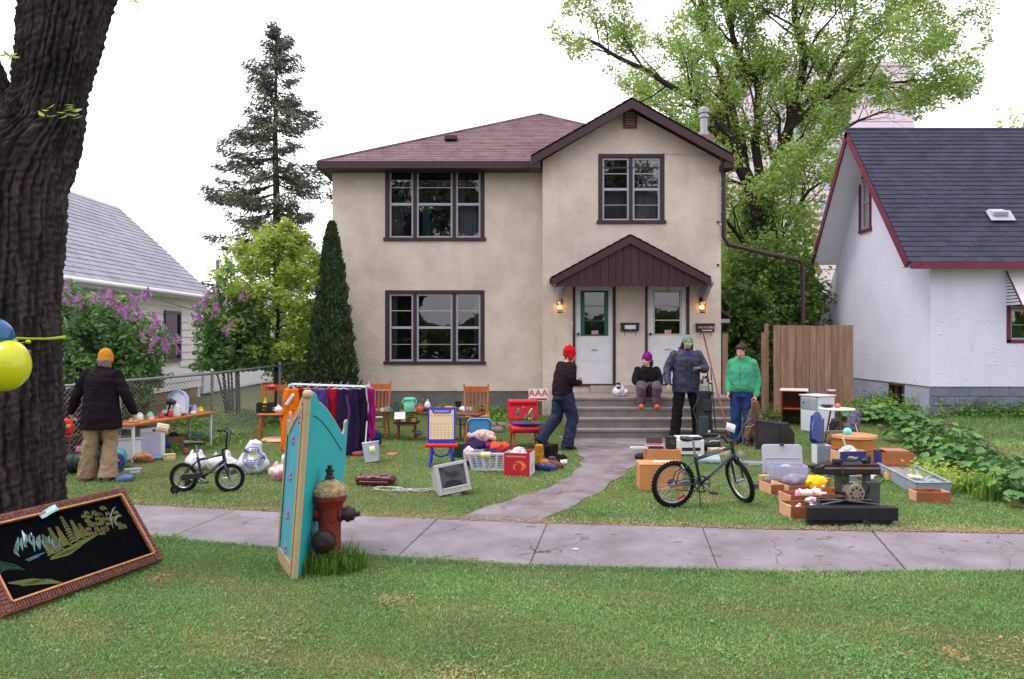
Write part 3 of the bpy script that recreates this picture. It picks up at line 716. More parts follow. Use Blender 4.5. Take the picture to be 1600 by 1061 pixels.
# -- right neighbour
def right_house():
 H=thing('white_stucco_house','white stucco bungalow with steep charcoal roof and raspberry trim','house',(11,18,.2))
 XW=8.34;YF=15.5;YB=21.2;ZF=.83;ZE=3.3;XE=20.0
 rx=7.7;E0=Vector((rx,15.1,3.27));RG=Vector((rx,17.9,6.58));EB=Vector((rx,20.0,3.75))
 up=(RG-E0).normalized()
 win=[W(1575,535,YF).x,W(1575,535,YF).x+1.3,W(1575,535,YF).z,3.0]
 mb=MB();wall_holes(mb,XW,XE,ZF,3.42,YF,.16,[tuple(win)])
 mb.build('wall',m_wstucco,H,world=True)
 def xz(px,py):
  D=XW*F/(px-800);return D,CAMZ-(py-528)/F*D
 aw0=xz(1362,357);aw1=xz(1344,275)
 yA,yB=sorted((aw0[0],aw1[0]));zA,zB=aw0[1]+.02,aw1[1]-.05
 bw=(xz(1412,645),xz(1389,604))
 mb=MB()
 def roofz(y):return 3.27+(y-15.1)*(6.58-3.27)/2.8-.1 if y<17.9 else 6.58-(y-17.9)*(6.58-3.75)/2.1-.1
 ys=sorted({YF,17.9,YB,19.9,yA,yB});
 for a,b in zip(ys[:-1],ys[1:]):
  if a>=yA-1e-6 and b<=yB+1e-6:
   mb.add([(XW,a,ZF),(XW,b,ZF),(XW,b,zA),(XW,a,zA)],[(0,1,2,3)]);mb.add([(XW,a,zB),(XW,b,zB),(XW,b,roofz(b)),(XW,a,roofz(a))],[(0,1,2,3)])
  else:
   mb.add([(XW,a,ZF),(XW,b,ZF),(XW,b,max(roofz(b),2.2)),(XW,a,max(2.2,roofz(a)))],[(0,1,2,3)])
 for z in(zA,zB):mb.add([(XW,yA,z),(XW,yB,z),(XW+.14,yB,z),(XW+.14,yA,z)],[(0,1,2,3)])
 for y in(yA,yB):mb.add([(XW,y,zA),(XW,y,zB),(XW+.14,y,zB),(XW+.14,y,zA)],[(0,1,2,3)])
 mb.build('wall',m_wstucco,H,world=True)
 fr=MB();f=.05
 for(a,b,c,d)in((yA,yA+f,zA,zB),(yB-f,yB,zA,zB),(yA+f,yB-f,zB-f,zB),(yA-.03,yB+.03,zA-.06,zA+.01)):fr.bx(XW-.04,XW+.1,a,b,c,d)
 fw=fr.build('attic_window',m_redtrim,H,world=True)
 sb=MB();zm=(zA+zB)/2;g=.05
 for(a,b,c,d)in((yA+f,yA+f+g,zA,zB-f),(yB-f-g,yB-f,zA,zB-f),(yA+f+g,yB-f-g,zm-.02,zm+.02),(yA+f+g,yB-f-g,zA,zA+g),(yA+f+g,yB-f-g,zB-f-g,zB-f)):sb.bx(XW+.0,XW+.05,a,b,c,d)
 ym=(yA+yB)/2;sb.bx(XW+.01,XW+.04,ym-.012,ym+.012,zm+.02,zB-f-g);z3=(zm+zB)/2;sb.bx(XW+.01,XW+.04,yA+f+g,ym-.013,z3-.012,z3+.012);sb.bx(XW+.01,XW+.04,ym+.013,yB-f-g,z3-.012,z3+.012)
 sb.build('sash',m_trim,fw,world=True)
 MB().add([(XW+.03,yA,zA),(XW+.03,yB,zA),(XW+.03,yB,zB),(XW+.03,yA,zB)],[(0,1,2,3)]).build('pane',m_glass,fw,world=True)
 MB().bx(XW+.14,XW+.9,yA-.05,yB+.05,zA-.05,zB+.02).build('room_lining',m_dark,fw,world=True)
 th=Vector((0,0,-.07))
 def slab(a,b,c,d,nm,m):
  q=[a,b,c,d];return MB().add([*q,*[v+th for v in q]],[(0,1,2,3),(7,6,5,4),(0,4,5,1),(1,5,6,2),(2,6,7,3),(3,7,4,0)]).build(nm,m,H,world=True)
 sh=Vector((XE-rx,0,0))
 slab(E0,E0+sh,RG+sh,RG,'roof',m_sdark);slab(RG,RG+sh,EB+sh,EB,'roof',m_sdark)
 L=(RG-E0).length
 shingles(H,E0+Vector((0,-.02,.005)),E0+Vector((12.0,-.02,.005)),up,L,m_sdark,e=L/30,w=.27,ind=290,thick=.016,seed=8)
 MB().tube([RG+Vector((0,0,.01)),RG+sh+Vector((0,0,.01))],.05,6).build('ridge_cap',m_sdark,H,world=True,smooth=60)
 for a,b in((E0,RG),(EB,RG)):
  d=(b-a).normalized();n2=Vector((0,-d.z,d.y));n2=-n2 if n2.z>0 else n2
  MB().add([a+Vector((-.02,0,.0)),b+Vector((-.02,0,.0)),b+n2*.14+Vector((-.02,0,0)),a+n2*.14+Vector((-.02,0,0)),a+Vector((.02,0,0)),b+Vector((.02,0,0)),b+n2*.14+Vector((.02,0,0)),a+n2*.14+Vector((.02,0,0))],[(0,1,2,3),(4,7,6,5),(0,4,5,1),(3,2,6,7),(0,3,7,4),(1,5,6,2)]).build('rake_board',m_redtrim,H,world=True)
  o=n2*.12
  MB().add([a+o,b+o,b+o+Vector((XW-rx+.02,0,0)),a+o+Vector((XW-rx+.02,0,0))],[(0,1,2,3)]).build('soffit',m_siding,H,world=True)
 MB().bx(rx+.03,XE,15.05,15.09,3.14,3.275).build('fascia',m_redtrim,H,bev=.004,world=True)
 MB().bx(rx+.03,XE,15.09,YF+.01,3.2,3.23).build('soffit',m_siding,H,world=True)
 mbk=mat('grey_block',(120,124,140),.9,.1,4,.5,30,rnd=.08)
 MB().bx(XW+.03,XE,YF+.06,YF+.3,0,ZF).build('foundation',m_found,H,world=True)
 for r_ in range(5):
  z0=ZF-.005-(r_+1)*.19;x=XW+.002-(.2 if r_%2 else 0)
  while x<11.2:
   a=max(x,XW+.002);MB().bx(a,x+.395,YF+.02,YF+.06,z0,z0+.182).build('block',mbk,H,bev=.006,world=True);x+=.4
 y0b,y1b=bw[0][0],bw[1][0];zb0,zb1=bw[0][1],ZF-.02
 MB().bx(XW+.02,XW+.3,YF+.06,y0b,0,ZF).bx(XW+.02,XW+.3,y1b,YB,0,ZF).bx(XW+.02,XW+.3,y0b,y1b,0,zb0).build('side_foundation',mat('pale_parging',(170,172,196),.9,.1,2,.5,20),H,world=True)
 bf=MB().bx(XW-.01,XW+.12,y0b,y0b+.05,zb0,zb1).bx(XW-.01,XW+.12,y1b-.05,y1b,zb0,zb1).bx(XW-.01,XW+.12,y0b+.05,y1b-.05,zb1-.05,zb1).bx(XW-.01,XW+.12,(y0b+y1b)/2-.02,(y0b+y1b)/2+.02,zb0,zb1-.05).build('basement_window',mat('brown_frame',(78,50,50),.6),H,world=True)
 MB().bx(XW+.06,XW+.07,y0b+.05,y1b-.05,zb0,zb1-.05).build('pane',m_dark,bf,world=True)
 window(H,*win,YF+.02,[1],mt_frame=m_redtrim,munt_up=1,munt_lo=1,sill=False)
 y0=YF;wx0=win[0]-.04
 aw=MB()
 p=[(wx0,y0-.01,3.14),(wx0+1.5,y0-.01,3.14),(wx0+1.5,y0-.5,2.44),(wx0,y0-.5,2.44)]
 for k in range(11):
  f0,f1=k/11,(k+.86)/11;z0_,z1_=3.14-.7*f0,3.14-.7*f1;yy0,yy1=y0-.02-.48*f0,y0-.02-.48*f1
  MB().add([(wx0,yy0,z0_),(wx0+1.5,yy0,z0_),(wx0+1.5,yy1,z1_),(wx0,yy1,z1_),(wx0,yy0,z0_-.012),(wx0+1.5,yy0,z0_-.012),(wx0+1.5,yy1,z1_-.012),(wx0,yy1,z1_-.012)],[(0,1,2,3),(7,6,5,4),(0,4,5,1),(2,6,7,3),(1,5,6,2),(3,7,4,0)]).build('awning_slat',m_siding,H,world=True)
  MB().add([(wx0,yy0,z0_-.01),(wx0,yy1,z1_-.0),(wx0,y0+.01,z1_-.0),(wx0,y0+.01,z0_-.01)],[(0,1,2,3)]).build('awning_side_slat',m_siding,H,world=True)
 MB().beam((wx0-.01,y0-.02,3.14),(wx0-.01,y0-.5,2.44),.02,.03).bx(wx0-.02,wx0+1.5,y0-.52,y0-.49,2.38,2.43).build('awning_trim',m_redtrim,H,world=True)
 c=W(1558,340,15.95);c2=E0+up*((c.z-E0.z)/up.z);c2.x=c.x
 rv=MB().box(c2+Vector((.0,-.02,.1)),(.3,.26,.1),rot=(R(20),0,0)).build('roof_vent',m_trim,H,bev=.015,world=True)
 MB().box(c2+Vector((0.02,-.08,.03)),(.5,.3,.012),rot=(math.atan2(up.z,up.y),0,0)).build('vent_flashing',m_trim,rv,world=True)
right_house()
# -- left neighbour
def left_house():
 H=thing('white_sided_house','small white clapboard house with pale grey shingle roof behind the lilacs','house',(-10,17,.1))
 XE=-8.0;XW=-8.3;D0,D1=9.0,20.9;EZ=2.9;rgx=-10.6;RZ=5.3
 E0=Vector((XE,D0,EZ));E1=Vector((XE,D1,EZ));up=(Vector((rgx,0,RZ))-Vector((XE,0,EZ))).normalized();L=math.hypot(rgx-XE,RZ-EZ)
 q=[E0,E1,Vector((rgx,D1,RZ)),Vector((rgx,D0,RZ))];th=Vector((0,0,-.06))
 MB().add([*q,*[v+th for v in q]],[(0,1,2,3),(7,6,5,4),(0,4,5,1),(1,5,6,2),(2,6,7,3),(3,7,4,0)]).build('roof',m_sgrey,H,world=True)
 q=[Vector((rgx,D0,RZ)),Vector((rgx,D1,RZ)),Vector((-13.2,D1,EZ)),Vector((-13.2,D0,EZ))]
 MB().add(q,[(0,1,2,3)]).build('roof',m_sgrey,H,world=True)
 shingles(H,E0+Vector((0.02,0,.01)),E1+Vector((.02,0,.01)),up,L,m_sgrey,e=L/22,w=.33,ind=0,thick=.014,seed=12)
 MB().bx(XE,XE+.03,D0,D1,EZ-.13,EZ).build('fascia',m_siding,H,world=True)
 MB().tube([(XE+.07,D0,EZ-.04),(XE+.07,D1+.05,EZ-.05)],.055,8).build('gutter',m_siding,H,world=True,smooth=60)
 MB().bx(XW,XE,D0,D1,EZ-.14,EZ-.11).build('soffit',m_siding,H,world=True)
 zs=.52;n=12;bh=(EZ-.13-zs)/n
 wy=((XW+0)*F/(257-800),XW*F/(282-800));wz=(CAMZ-(566-528)/F*wy[0],CAMZ-(487-528)/F*wy[1])
 MB().bx(XW-.2,XW-.03,D0+.3,D1-.1,zs,EZ-.1).bx(-13,XW-.03,D1-.3,D1-.12,.0,EZ).build('wall_core',m_siding,H,world=True)
 for k in range(n):
  z0=zs+k*bh;z1=z0+bh
  segs=[(D0+.3,D1-.1)]
  if z1>wz[0]and z0<wz[1]:segs=[(D0+.3,wy[0]-.02),(wy[1]+.02,D1-.1)]
  for a,b in segs:
   MB().add([(XW,a,z0-.01),(XW,b,z0-.01),(XW-.025,b,z1),(XW-.025,a,z1),(XW-.04,a,z0-.01),(XW-.04,b,z0-.01),(XW-.04,b,z1),(XW-.04,a,z1)],[(0,1,2,3),(7,6,5,4),(0,4,5,1),(0,3,7,4),(1,5,6,2)]).build('siding_board',m_siding,H,world=True)
 MB().bx(XW-.25,XW-.04,D0+.3,D1-.1,-.1,zs-.012).build('foundation',mat('tan_foundation',(150,126,112),.9),H,world=True)
 a,b=wy;c,d=wz;f=.07
 fr=MB()
 for(p,q_,r_,s_)in((a,a+f,c,d),(b-f,b,c,d),(a+f,b-f,d-f,d),(a+f,b-f,c,c+f),(a+f,b-f,(c+d)/2-.03,(c+d)/2+.03)):fr.bx(XW-.03,XW+.03,p,q_,r_,s_)
 fw=fr.build('window',mat('slate_blue_trim',(60,66,92),.5),H,world=True)
 MB().bx(XW-.02,XW-.01,a+f,b-f,c+f,d-f).build('pane',mat('dark_window_glass',(40,36,44),.1,bump=0),fw,world=True)
 MB().bx(-10,XW-.0,D1,27,.3,2.35).build('rear_addition',m_siding,H,world=True)
 for k in range(9):MB().bx(XW,XW+.02,D1+.02,27,.35+k*.22,.35+k*.22+.2).build('siding_board',m_siding,H,world=True)
left_house()
# -- far building, haze put into its pale colours
def far_block():
 t=thing('apartment_block','tall pale pink apartment block far behind the big tree','building',(40,120,0))
 D=120;x0,x1,z1=(1128-800)/F*D,(1429-800)/F*D,CAMZ+(528-103)/F*D
 pm=mat('hazed_pink_panel',(222,204,218),.95,.03,.1,.05,5,rnd=.02)
 MB().bx(x0,x1,D+.3,D+18,0,z1).build('wall',pm,t,world=True)
 nx,nz_=12,15
 for j in range(nz_):
  z=1+j*(z1-1)/nz_;MB().bx(x0,x1,D,D+.29,z,z+(z1-1)/nz_-.12).build('panel',pm,t,world=True)
 wm=mat('hazed_window_glass',(170,176,200),.4,bump=0)
 for j in range(4,nz_-1):
  for i in range(3,9):
   if i%3==2:continue
   x=x0+(x1-x0)*(i+.2)/nx;z=1+(j+.3)*(z1-1)/nz_
   MB().bx(x,x+1.4,D-.06,D-.01,z,z+1.3).build('window',wm,t,world=True)
 MB().bx(x0,x1,D-.2,D+18,z1,z1+.6).build('parapet',pm,t,world=True)
far_block()
# -- wooden fence and gate
def fence():
 t=thing('board_fence','tall brown cedar board fence between the duplex and the white house','fence',(6,16.3,.2))
 x0,x1=W(1208,600,16.2).x,W(1333,600,16.2).x;n=11;w=(x1-x0)/n
 for k in range(n):
  a=x0+k*w;MB().box((a+w/2,16.2+rng.uniform(-.006,.006),1.13+rng.uniform(-.01,.012)),(w-.008,.022,1.86),rot=(0,rng.uniform(-.004,.004),0)).build('board',m_wood,t,world=True)
 MB().bx(x0,x1,16.225,16.27,.55,.64).bx(x0,x1,16.225,16.27,1.7,1.79).build('rail',m_wood,t,world=True)
 g=thing('fence_gate','open brown board gate leaning at the left end of the cedar fence','gate',(5.25,16.1,.2))
 for k,(x,h)in enumerate(((5.21,1.72),(5.31,1.9))):
  MB().box((x,16.12+k*.12,.2+h/2),(.09,.03,h)).build('board',m_wood,g,world=True)
 MB().bx(5.17,5.36,16.26,16.3,.6,.68).build('rail',m_wood,g,world=True)
 p=thing('gate_post','reddish brown timber gate post against the duplex corner','post',(4.3,15.75,.2))
 MB().bx(4.25,4.36,15.7,15.8,.1,1.9).build('post_shaft',m_wood,p,world=True)
 MB().box((4.305,15.75,1.91),(.13,.12,.025)).build('post_cap',m_maroon,p,world=True)
fence()
# -- chain link fence
def chainlink():
 t=thing('chain_link_fence','galvanised chain link fence along the left garden edge','fence',(-5.4,12,0))
 P=[Vector((-6.35,9.2,1.14)),Vector((-5.7,11.3,1.17)),Vector((-5.05,13.1,1.2)),Vector((-4.45,14.9,1.27)),Vector((-3.95,16.3,1.36))]
 for p in P:
  MB().tube([(p.x,p.y,0),(p.x,p.y,p.z+.03)],.028,8).lathe([(.034,0),(.034,.03),(.01,.05)],(p.x,p.y,p.z+.03),8).build('post',m_metal,t,world=True,smooth=50)
 MB().tube(P,.022,8).build('top_rail',m_metal,t,world=True,smooth=50)
 mb=MB()
 for a,b in zip(P[:-1],P[1:]):
  d=Vector((b.x-a.x,b.y-a.y,0));L=d.length;d.normalize();s=.075;H_=1.08;k=-int(H_/s)
  while k*s<L:
   for sg in(1,-1):
    x0=k*s;za,zb=(0,H_)if sg>0 else(H_,0);xa,xb=x0,x0+H_
    if xa<0:za+=sg*(-xa);xa=0
    if xb>L:zb-=sg*(xb-L);xb=L
    if xb>xa+.02:
     zo=a.z-1.1
     mb.beam(a+d*xa+Vector((0,0,za-1.1)),a+d*xb+Vector((0,0,zb-1.1)),.0028,.0028)
   k+=1
 o=mb.build('wire_mesh',m_metal,t,world=True);o['kind']='stuff'
chainlink()
t=thing('utility_pole','thin grey utility pole far behind beside the spruce','pole',(W(340,500,34).x,34,0))
MB().tube([(0,0,0),(0,0,5.2)],.09,8).build('pole_shaft',mat('grey_pole',(150,150,160),.8),t)
MB().bx(-.25,.35,-.05,.05,4.7,4.8).build('crossarm',MATS['grey_pole'],t)
# -- vegetation
def leafmat(name,rgb,rough=.55,transl=.3,var=.1,**k):
 return mat(name,rgb,rough,var,1.2,0,attr=True,transl=transl,**k)
lm_tree=leafmat('maple_leaf',(146,174,94),transl=.45)
lm_ivy=leafmat('ivy_leaf',(88,122,62),transl=.3)
lm_yell=leafmat('young_yellow_green_leaf',(158,182,84),transl=.45)
lm_lilac=leafmat('lilac_leaf',(104,138,84),transl=.3)
lm_dark=leafmat('dark_green_leaf',(92,124,58),transl=.3)  # darker green leaf for the back shrubs, hedge and some weeds
lm_spruce=leafmat('spruce_needle',(84,94,74),transl=.1)
lm_cedar=leafmat('cedar_spray',(62,84,54),transl=.12)
lm_grass=leafmat('grass_blade',(122,154,88),.6,transl=.3)
lm_weed=leafmat('weed_leaf',(112,150,66),transl=.35)
m_bark2=mat('dark_branch_bark',(62,52,48),.9,.25,5,.5,30)
m_bark3=mat('spruce_bark',(70,58,54),.9,.25,5,.5,30)
m_bloom=leafmat('lilac_bloom',(186,138,190),.7,transl=.2)
def grow(mb,p,d,L,r,depth,tips,rg,split=3,spread=.6,up=.1,seg=3,ratio=.68):
 """a tapered crooked limb that divides; collects twig points"""
 pts=[p.copy()];rs=[r];q=p.copy();dd=d.normalized()
 for i in range(seg):
  dd=(dd+Vector((rg.gauss(0,.13),rg.gauss(0,.13),rg.gauss(0,.1)+up*.3))).normalized();q=q+dd*(L/seg);pts.append(q.copy());rs.append(r*(1-.45*(i+1)/seg))
 mb.tube(pts,rs,6 if r>.02 else 4,caps=False)
 if depth<=1:tips.append((pts[1],q,L))
 if depth==0:return
 for k in range(split):
  t=rg.uniform(.45,1.0)if k else 1.0
  base=pts[min(seg,max(1,int(round(t*seg))))]
  ax=dd.cross(Vector((rg.gauss(0,1),rg.gauss(0,1),rg.gauss(0,1)))).normalized()
  nd=(Matrix.Rotation(rg.uniform(.4,1.2)*spread,3,ax)@dd)+Vector((0,0,up))
  grow(mb,base,nd,L*ratio*rg.uniform(.8,1.15),max(.004,rs[-1]*.75),depth-1,tips,rg,split,spread,up,seg,ratio)
def clumps(tips,n,rad,r):
 """leaf positions scattered round twigs"""
 T=np.array([[*a,*b]for a,b,_ in tips]);i=r.integers(0,len(T),n);f=r.uniform(0,1.15,(n,1))
 return T[i,:3]*(1-f)+T[i,3:]*f+r.normal(size=(n,3))*rad
def big_tree():
 D=23.0
 t=thing('maple_tree','tall spreading green maple with ivied trunk behind the duplex corner','tree',(W(1192,600,D).x,D,.2))
 r=random.Random(5);rn=np.random.default_rng(5)
 def PT(px,py,dd=0):return W(px,py,D+dd)
 limbs=[([(1196,640,0),(1193,520,0),(1190,420,0),(1188,350,0)],.34,.26),([(1188,400,0),(1170,290,-.3),(1143,217,-.8),(1081,151,-1.2),(968,94,-1.8),(915,60,-2)],.17,.03),([(1188,350,0),(1165,262,.2),(1152,207,.5),(1124,108,1),(1100,47,1.2),(1088,-40,1.4)],.17,.05),([(1190,350,0),(1182,221,.3),(1185,137,.4),(1152,75,.6),(1138,20,.6),(1130,-60,.6)],.15,.05),([(1190,380,0),(1205,270,-.2),(1237,184,-.5),(1256,85,-.7),(1242,20,-.9),(1235,-60,-1)],.19,.06),([(1237,184,-.5),(1284,137,.2),(1322,71,.6),(1335,20,1),(1330,-50,1)],.1,.03),([(1205,270,0),(1228,205,-.8),(1300,145,-1.2),(1380,128,-1.5),(1440,126,-1.6)],.11,.02),([(1322,90,.5),(1370,60,.4),(1410,35,.2),(1440,15,0)],.06,.02),([(1190,430,0),(1160,380,-1),(1120,330,-1.8),(1085,290,-2)],.08,.02),([(1192,420,0),(1230,350,-1),(1265,300,-1.6),(1300,270,-2)],.08,.02),([(1185,310,0),(1130,240,1.5),(1060,190,2.4),(1010,150,3)],.09,.02),([(1195,300,0),(1270,230,1.5),(1340,190,2.4),(1390,170,3)],.09,.02),]
 mb=MB();tips=[]
 for li,(pts,r0,r1)in enumerate(limbs):
  P=[PT(*p)for p in pts];n=len(P);Q=[]
  for i in range(n-1):
   for f in(0,.33,.66):
    q=P[i].lerp(P[i+1],f);Q.append(q+Vector((r.gauss(0,.03),r.gauss(0,.05),r.gauss(0,.03)))*(0 if i==0 and f==0 else 1))
  Q.append(P[-1]);N=len(Q);rs=[r0+(r1-r0)*i/(N-1)for i in range(N)]
  mb.tube(Q,rs,9,caps=False)
  if li==0:continue
  st=3 if li<8 else 2
  for i in range(st,N):
   d=(Q[i]-Q[i-1]).normalized()
   for k in range(2 if i<N-2 else 3):
    ax=Vector((r.gauss(0,1),r.gauss(0,1),r.gauss(0,1))).normalized();nd=Matrix.Rotation(r.uniform(.5,1.25),3,ax)@d
    grow(mb,Q[i],nd+Vector((0,0,.15)),r.uniform(.75,1.35),max(.012,rs[i]*.4),2,tips,r,2,.9,.05,2)
 mb.build('trunk',m_bark2,t,world=True,smooth=180)
 C=clumps(tips,122000,.14,rn);ppx=800+C[:,0]/C[:,1]*F;ppy=528-(C[:,2]-CAMZ)/C[:,1]*F
 edge_=22*nzv(C,.9,31)+12*nzv(C,3.1,32);bot=np.interp(ppx,[880,960,1010,1120,1275,1330,1400,1560],[75,118,160,900,900,178,158,150]);C=C[(ppy<bot+edge_)&(ppx>905+edge_+np.clip(ppy,-60,20)*-.6-20)&(ppx<1540+edge_)&(rn.uniform(0,1,len(C))<np.interp(ppy,[0,300,420],[.95,.8,.6]))]
 o=link('crown',leaf_mesh(C,.055,.55,.35,rn,.28),lm_tree,t,True);o['kind']='stuff'
 n=9000;a=rn.uniform(0,6.28,n);z=rn.uniform(0.2,6.2,n);rr=.36-.02*z+np.abs(rn.normal(0,.13,n));x0=W(1193,600,D).x
 C=np.stack([x0+rr*np.cos(a)-.02*z,D+rr*np.sin(a),z],-1)
 o=link('ivy',leaf_mesh(C,.065,.6,.2,rn,.3),lm_ivy,t,True);o['kind']='stuff'
big_tree()
def bush(name,lab,cat,c,rad,n,lm,size,stems=8,seed=1,group=None,shell=.55,lump=.28,stemh=.5,bark=None,flat=.35,zmin=.15):
 """a many-stemmed shrub: stems fanning from the ground, uneven leaf volume"""
 rn=np.random.default_rng(seed);r=random.Random(seed);c=Vector(c)
 t=thing(name,lab,cat,c,group=group)
 mb=MB()
 for k in range(stems):
  a=2*PI*k/stems+r.uniform(-.3,.3);e=Vector((math.cos(a)*rad[0]*r.uniform(.25,.7),math.sin(a)*rad[1]*r.uniform(.25,.7),rad[2]*r.uniform(1.1,1.8)))
  b=Vector((math.cos(a)*.12,math.sin(a)*.12,-.05));q=b.lerp(e,.5)+Vector((r.gauss(0,.08),r.gauss(0,.08),.1))
  mb.tube([b,b.lerp(q,.5)+Vector((0,0,.05)),q,e],[.03,.024,.017,.008],5,caps=False)
  for j in range(3):
   p=q.lerp(e,r.random());mb.tube([p,p+Vector((r.gauss(0,.3),r.gauss(0,.3),r.uniform(.1,.4)))],[.01,.004],4,caps=False)
 mb.build('stems',bark or m_bark2,t,smooth=180)
 U=rand_unit(n,rn);k=rn.uniform(0,1,n)**(1/3);k=1-(1-k)*(1-shell)-0*k
 k=np.clip(rn.beta(3.2,1.1,n),0,1)
 l=1+lump*nzv(U,2.6,seed)+lump*.5*nzv(U,6.5,seed+3)
 P=U*k[:,None]*l[:,None]*np.array(rad)+np.array([0,0,rad[2]])
 g=nzv(P,3.2,seed+9);keep=(g>-.42)&(P[:,2]>zmin);P=P[keep]
 o=link('foliage',leaf_mesh(P,size,.6,flat,rn,.25),lm,t);o['kind']='stuff'
 return t
def panicle(rn):
 n=110;z=rn.uniform(0,1,n);a=rn.uniform(0,6.28,n);rr=.05*(1-z*.85)*rn.uniform(.6,1.1,n)
 return leaf_mesh(np.stack([rr*np.cos(a),rr*np.sin(a),z*.17],-1),.013,.8,.2,rn,.22,hue=.08)
PAN=[panicle(np.random.default_rng(k))for k in(1,2,3)]
for p_ in PAN:p_.materials.append(m_bloom)
def blooms(t,pts,seed=1):
 r=random.Random(seed)
 for(px,py,D)in pts:
  for k in range(r.choice((2,3))):
   o=bpy.data.objects.new('blossom',r.choice(PAN));COL.objects.link(o);o.parent=t
   w=W(px+r.gauss(0,6),py+r.gauss(0,6),D+r.uniform(-.15,.15))
   o.location=w-t.location;o.rotation_euler=(r.uniform(-.7,.7),r.uniform(-.8,.8),r.uniform(0,6));s=r.uniform(.75,1.2);o.scale=(s,s,s)
lilac1=bush('lilac_bush','broad lilac bush with mauve blooms behind the person in the dark coat','bush',gp(-6.75,12.3),(1.22,1.0,1.22),24000,lm_lilac,.05,10,21,lump=.2)
blooms(lilac1,[(212,465,12),(232,462,12),(170,472,11.8),(180,480,11.8),(190,490,11.7),(198,497,11.7),(215,500,11.7),(240,500,11.8),(245,508,11.8),(255,535,11.9),(262,542,11.9),(272,540,12),(238,545,11.8),(120,478,11.6),(148,470,11.8),(100,470,11.5),(225,525,11.7),(262,556,11.9),(186,478,11.8),(205,478,11.8)],4)
lilac2=bush('lilac_bush','smaller loose lilac bush with thin bare stems at the fence corner','bush',gp(-5.45,15.2),(.72,.75,1.38),11000,lm_lilac,.055,9,33,lump=.3,zmin=.95)
blooms(lilac2,[(305,480,14.4),(312,490,14.3),(325,470,14.4),(303,500,14.3),(350,480,14.3),(335,490,14.3),(355,520,14.2),(330,462,14.4),(375,470,14.4)],9)
def young_maple():
 c=gp(-4.75,15.6);t=thing('young_tree','slender yellow green young tree left of the dark columnar cedar','tree',c)
 r=random.Random(12);rn=np.random.default_rng(12);mb=MB();tips=[]
 P=[c,c+Vector((.02,0,1)),c+Vector((.06,.0,2)),c+Vector((-.02,0,3)),c+Vector((0,0,3.7))]
 mb.tube(P,[.05,.045,.035,.02,.01],7,caps=False)
 for k in range(46):
  z=.75+2.85*(k/46);p=c+Vector((.03,0,z));a=k*2.4;sp=.85*math.sin(min(1,(3.95-z)/2.6)*PI/2)*r.uniform(.7,1.1)+.08
  grow(mb,p,Vector((math.cos(a),math.sin(a),.55)),sp,.014,1,tips,r,3,.7,.1,2)
 mb.build('trunk',m_bark2,t,world=True,smooth=180)
 C=clumps(tips,15000,.07,rn);o=link('crown',leaf_mesh(C,.047,.55,.45,rn,.25),lm_yell,t,True);o['kind']='stuff'
young_maple()
def cedar():
 c=gp(-3.5,15.1);H_=3.78;t=thing('columnar_cedar','dense dark green columnar cedar against the duplex left corner','tree',c)
 rn=np.random.default_rng(8);n=30000;z=rn.uniform(0,1,n)**1.15;a=rn.uniform(0,6.28,n)
 pr=.56*np.clip(1-z,0,1)**.42*(1-.42*z)*np.clip(z*9+.55,0,1)
 q=np.stack([np.cos(a),np.sin(a),z*5],-1);l=1+.22*nzv(q,2.2,3)+.16*nzv(q,6,4)
 rr=pr*l*(1-np.abs(rn.normal(0,.12,n)))
 C=np.stack([rr*np.cos(a),rr*np.sin(a),z*H_+.05],-1)
 A=np.stack([np.cos(a)*.5,np.sin(a)*.5,np.full(n,.9)],-1)+rn.normal(size=(n,3))*.35;A/=np.linalg.norm(A,axis=1,keepdims=True)
 B=np.cross(A,rand_unit(n,rn));B/=np.linalg.norm(B,axis=1,keepdims=True);s=.055*rn.uniform(.6,1.3,(n,1));v=rn.uniform(.65,1.35,(n,1))
 brown=(rn.uniform(0,1,(n,1))<.05);T=np.concatenate([v*np.where(brown,1.7,1),v,v*.95],1)
 o=link('crown',quads_mesh(C,A*s,B*s*.38,T,'spray',.3),lm_cedar,t);o['kind']='stuff'
 MB().tube([(0,0,-.1),(0,0,H_*.9)],[.07,.01],7).build('trunk',m_bark2,t)
cedar()
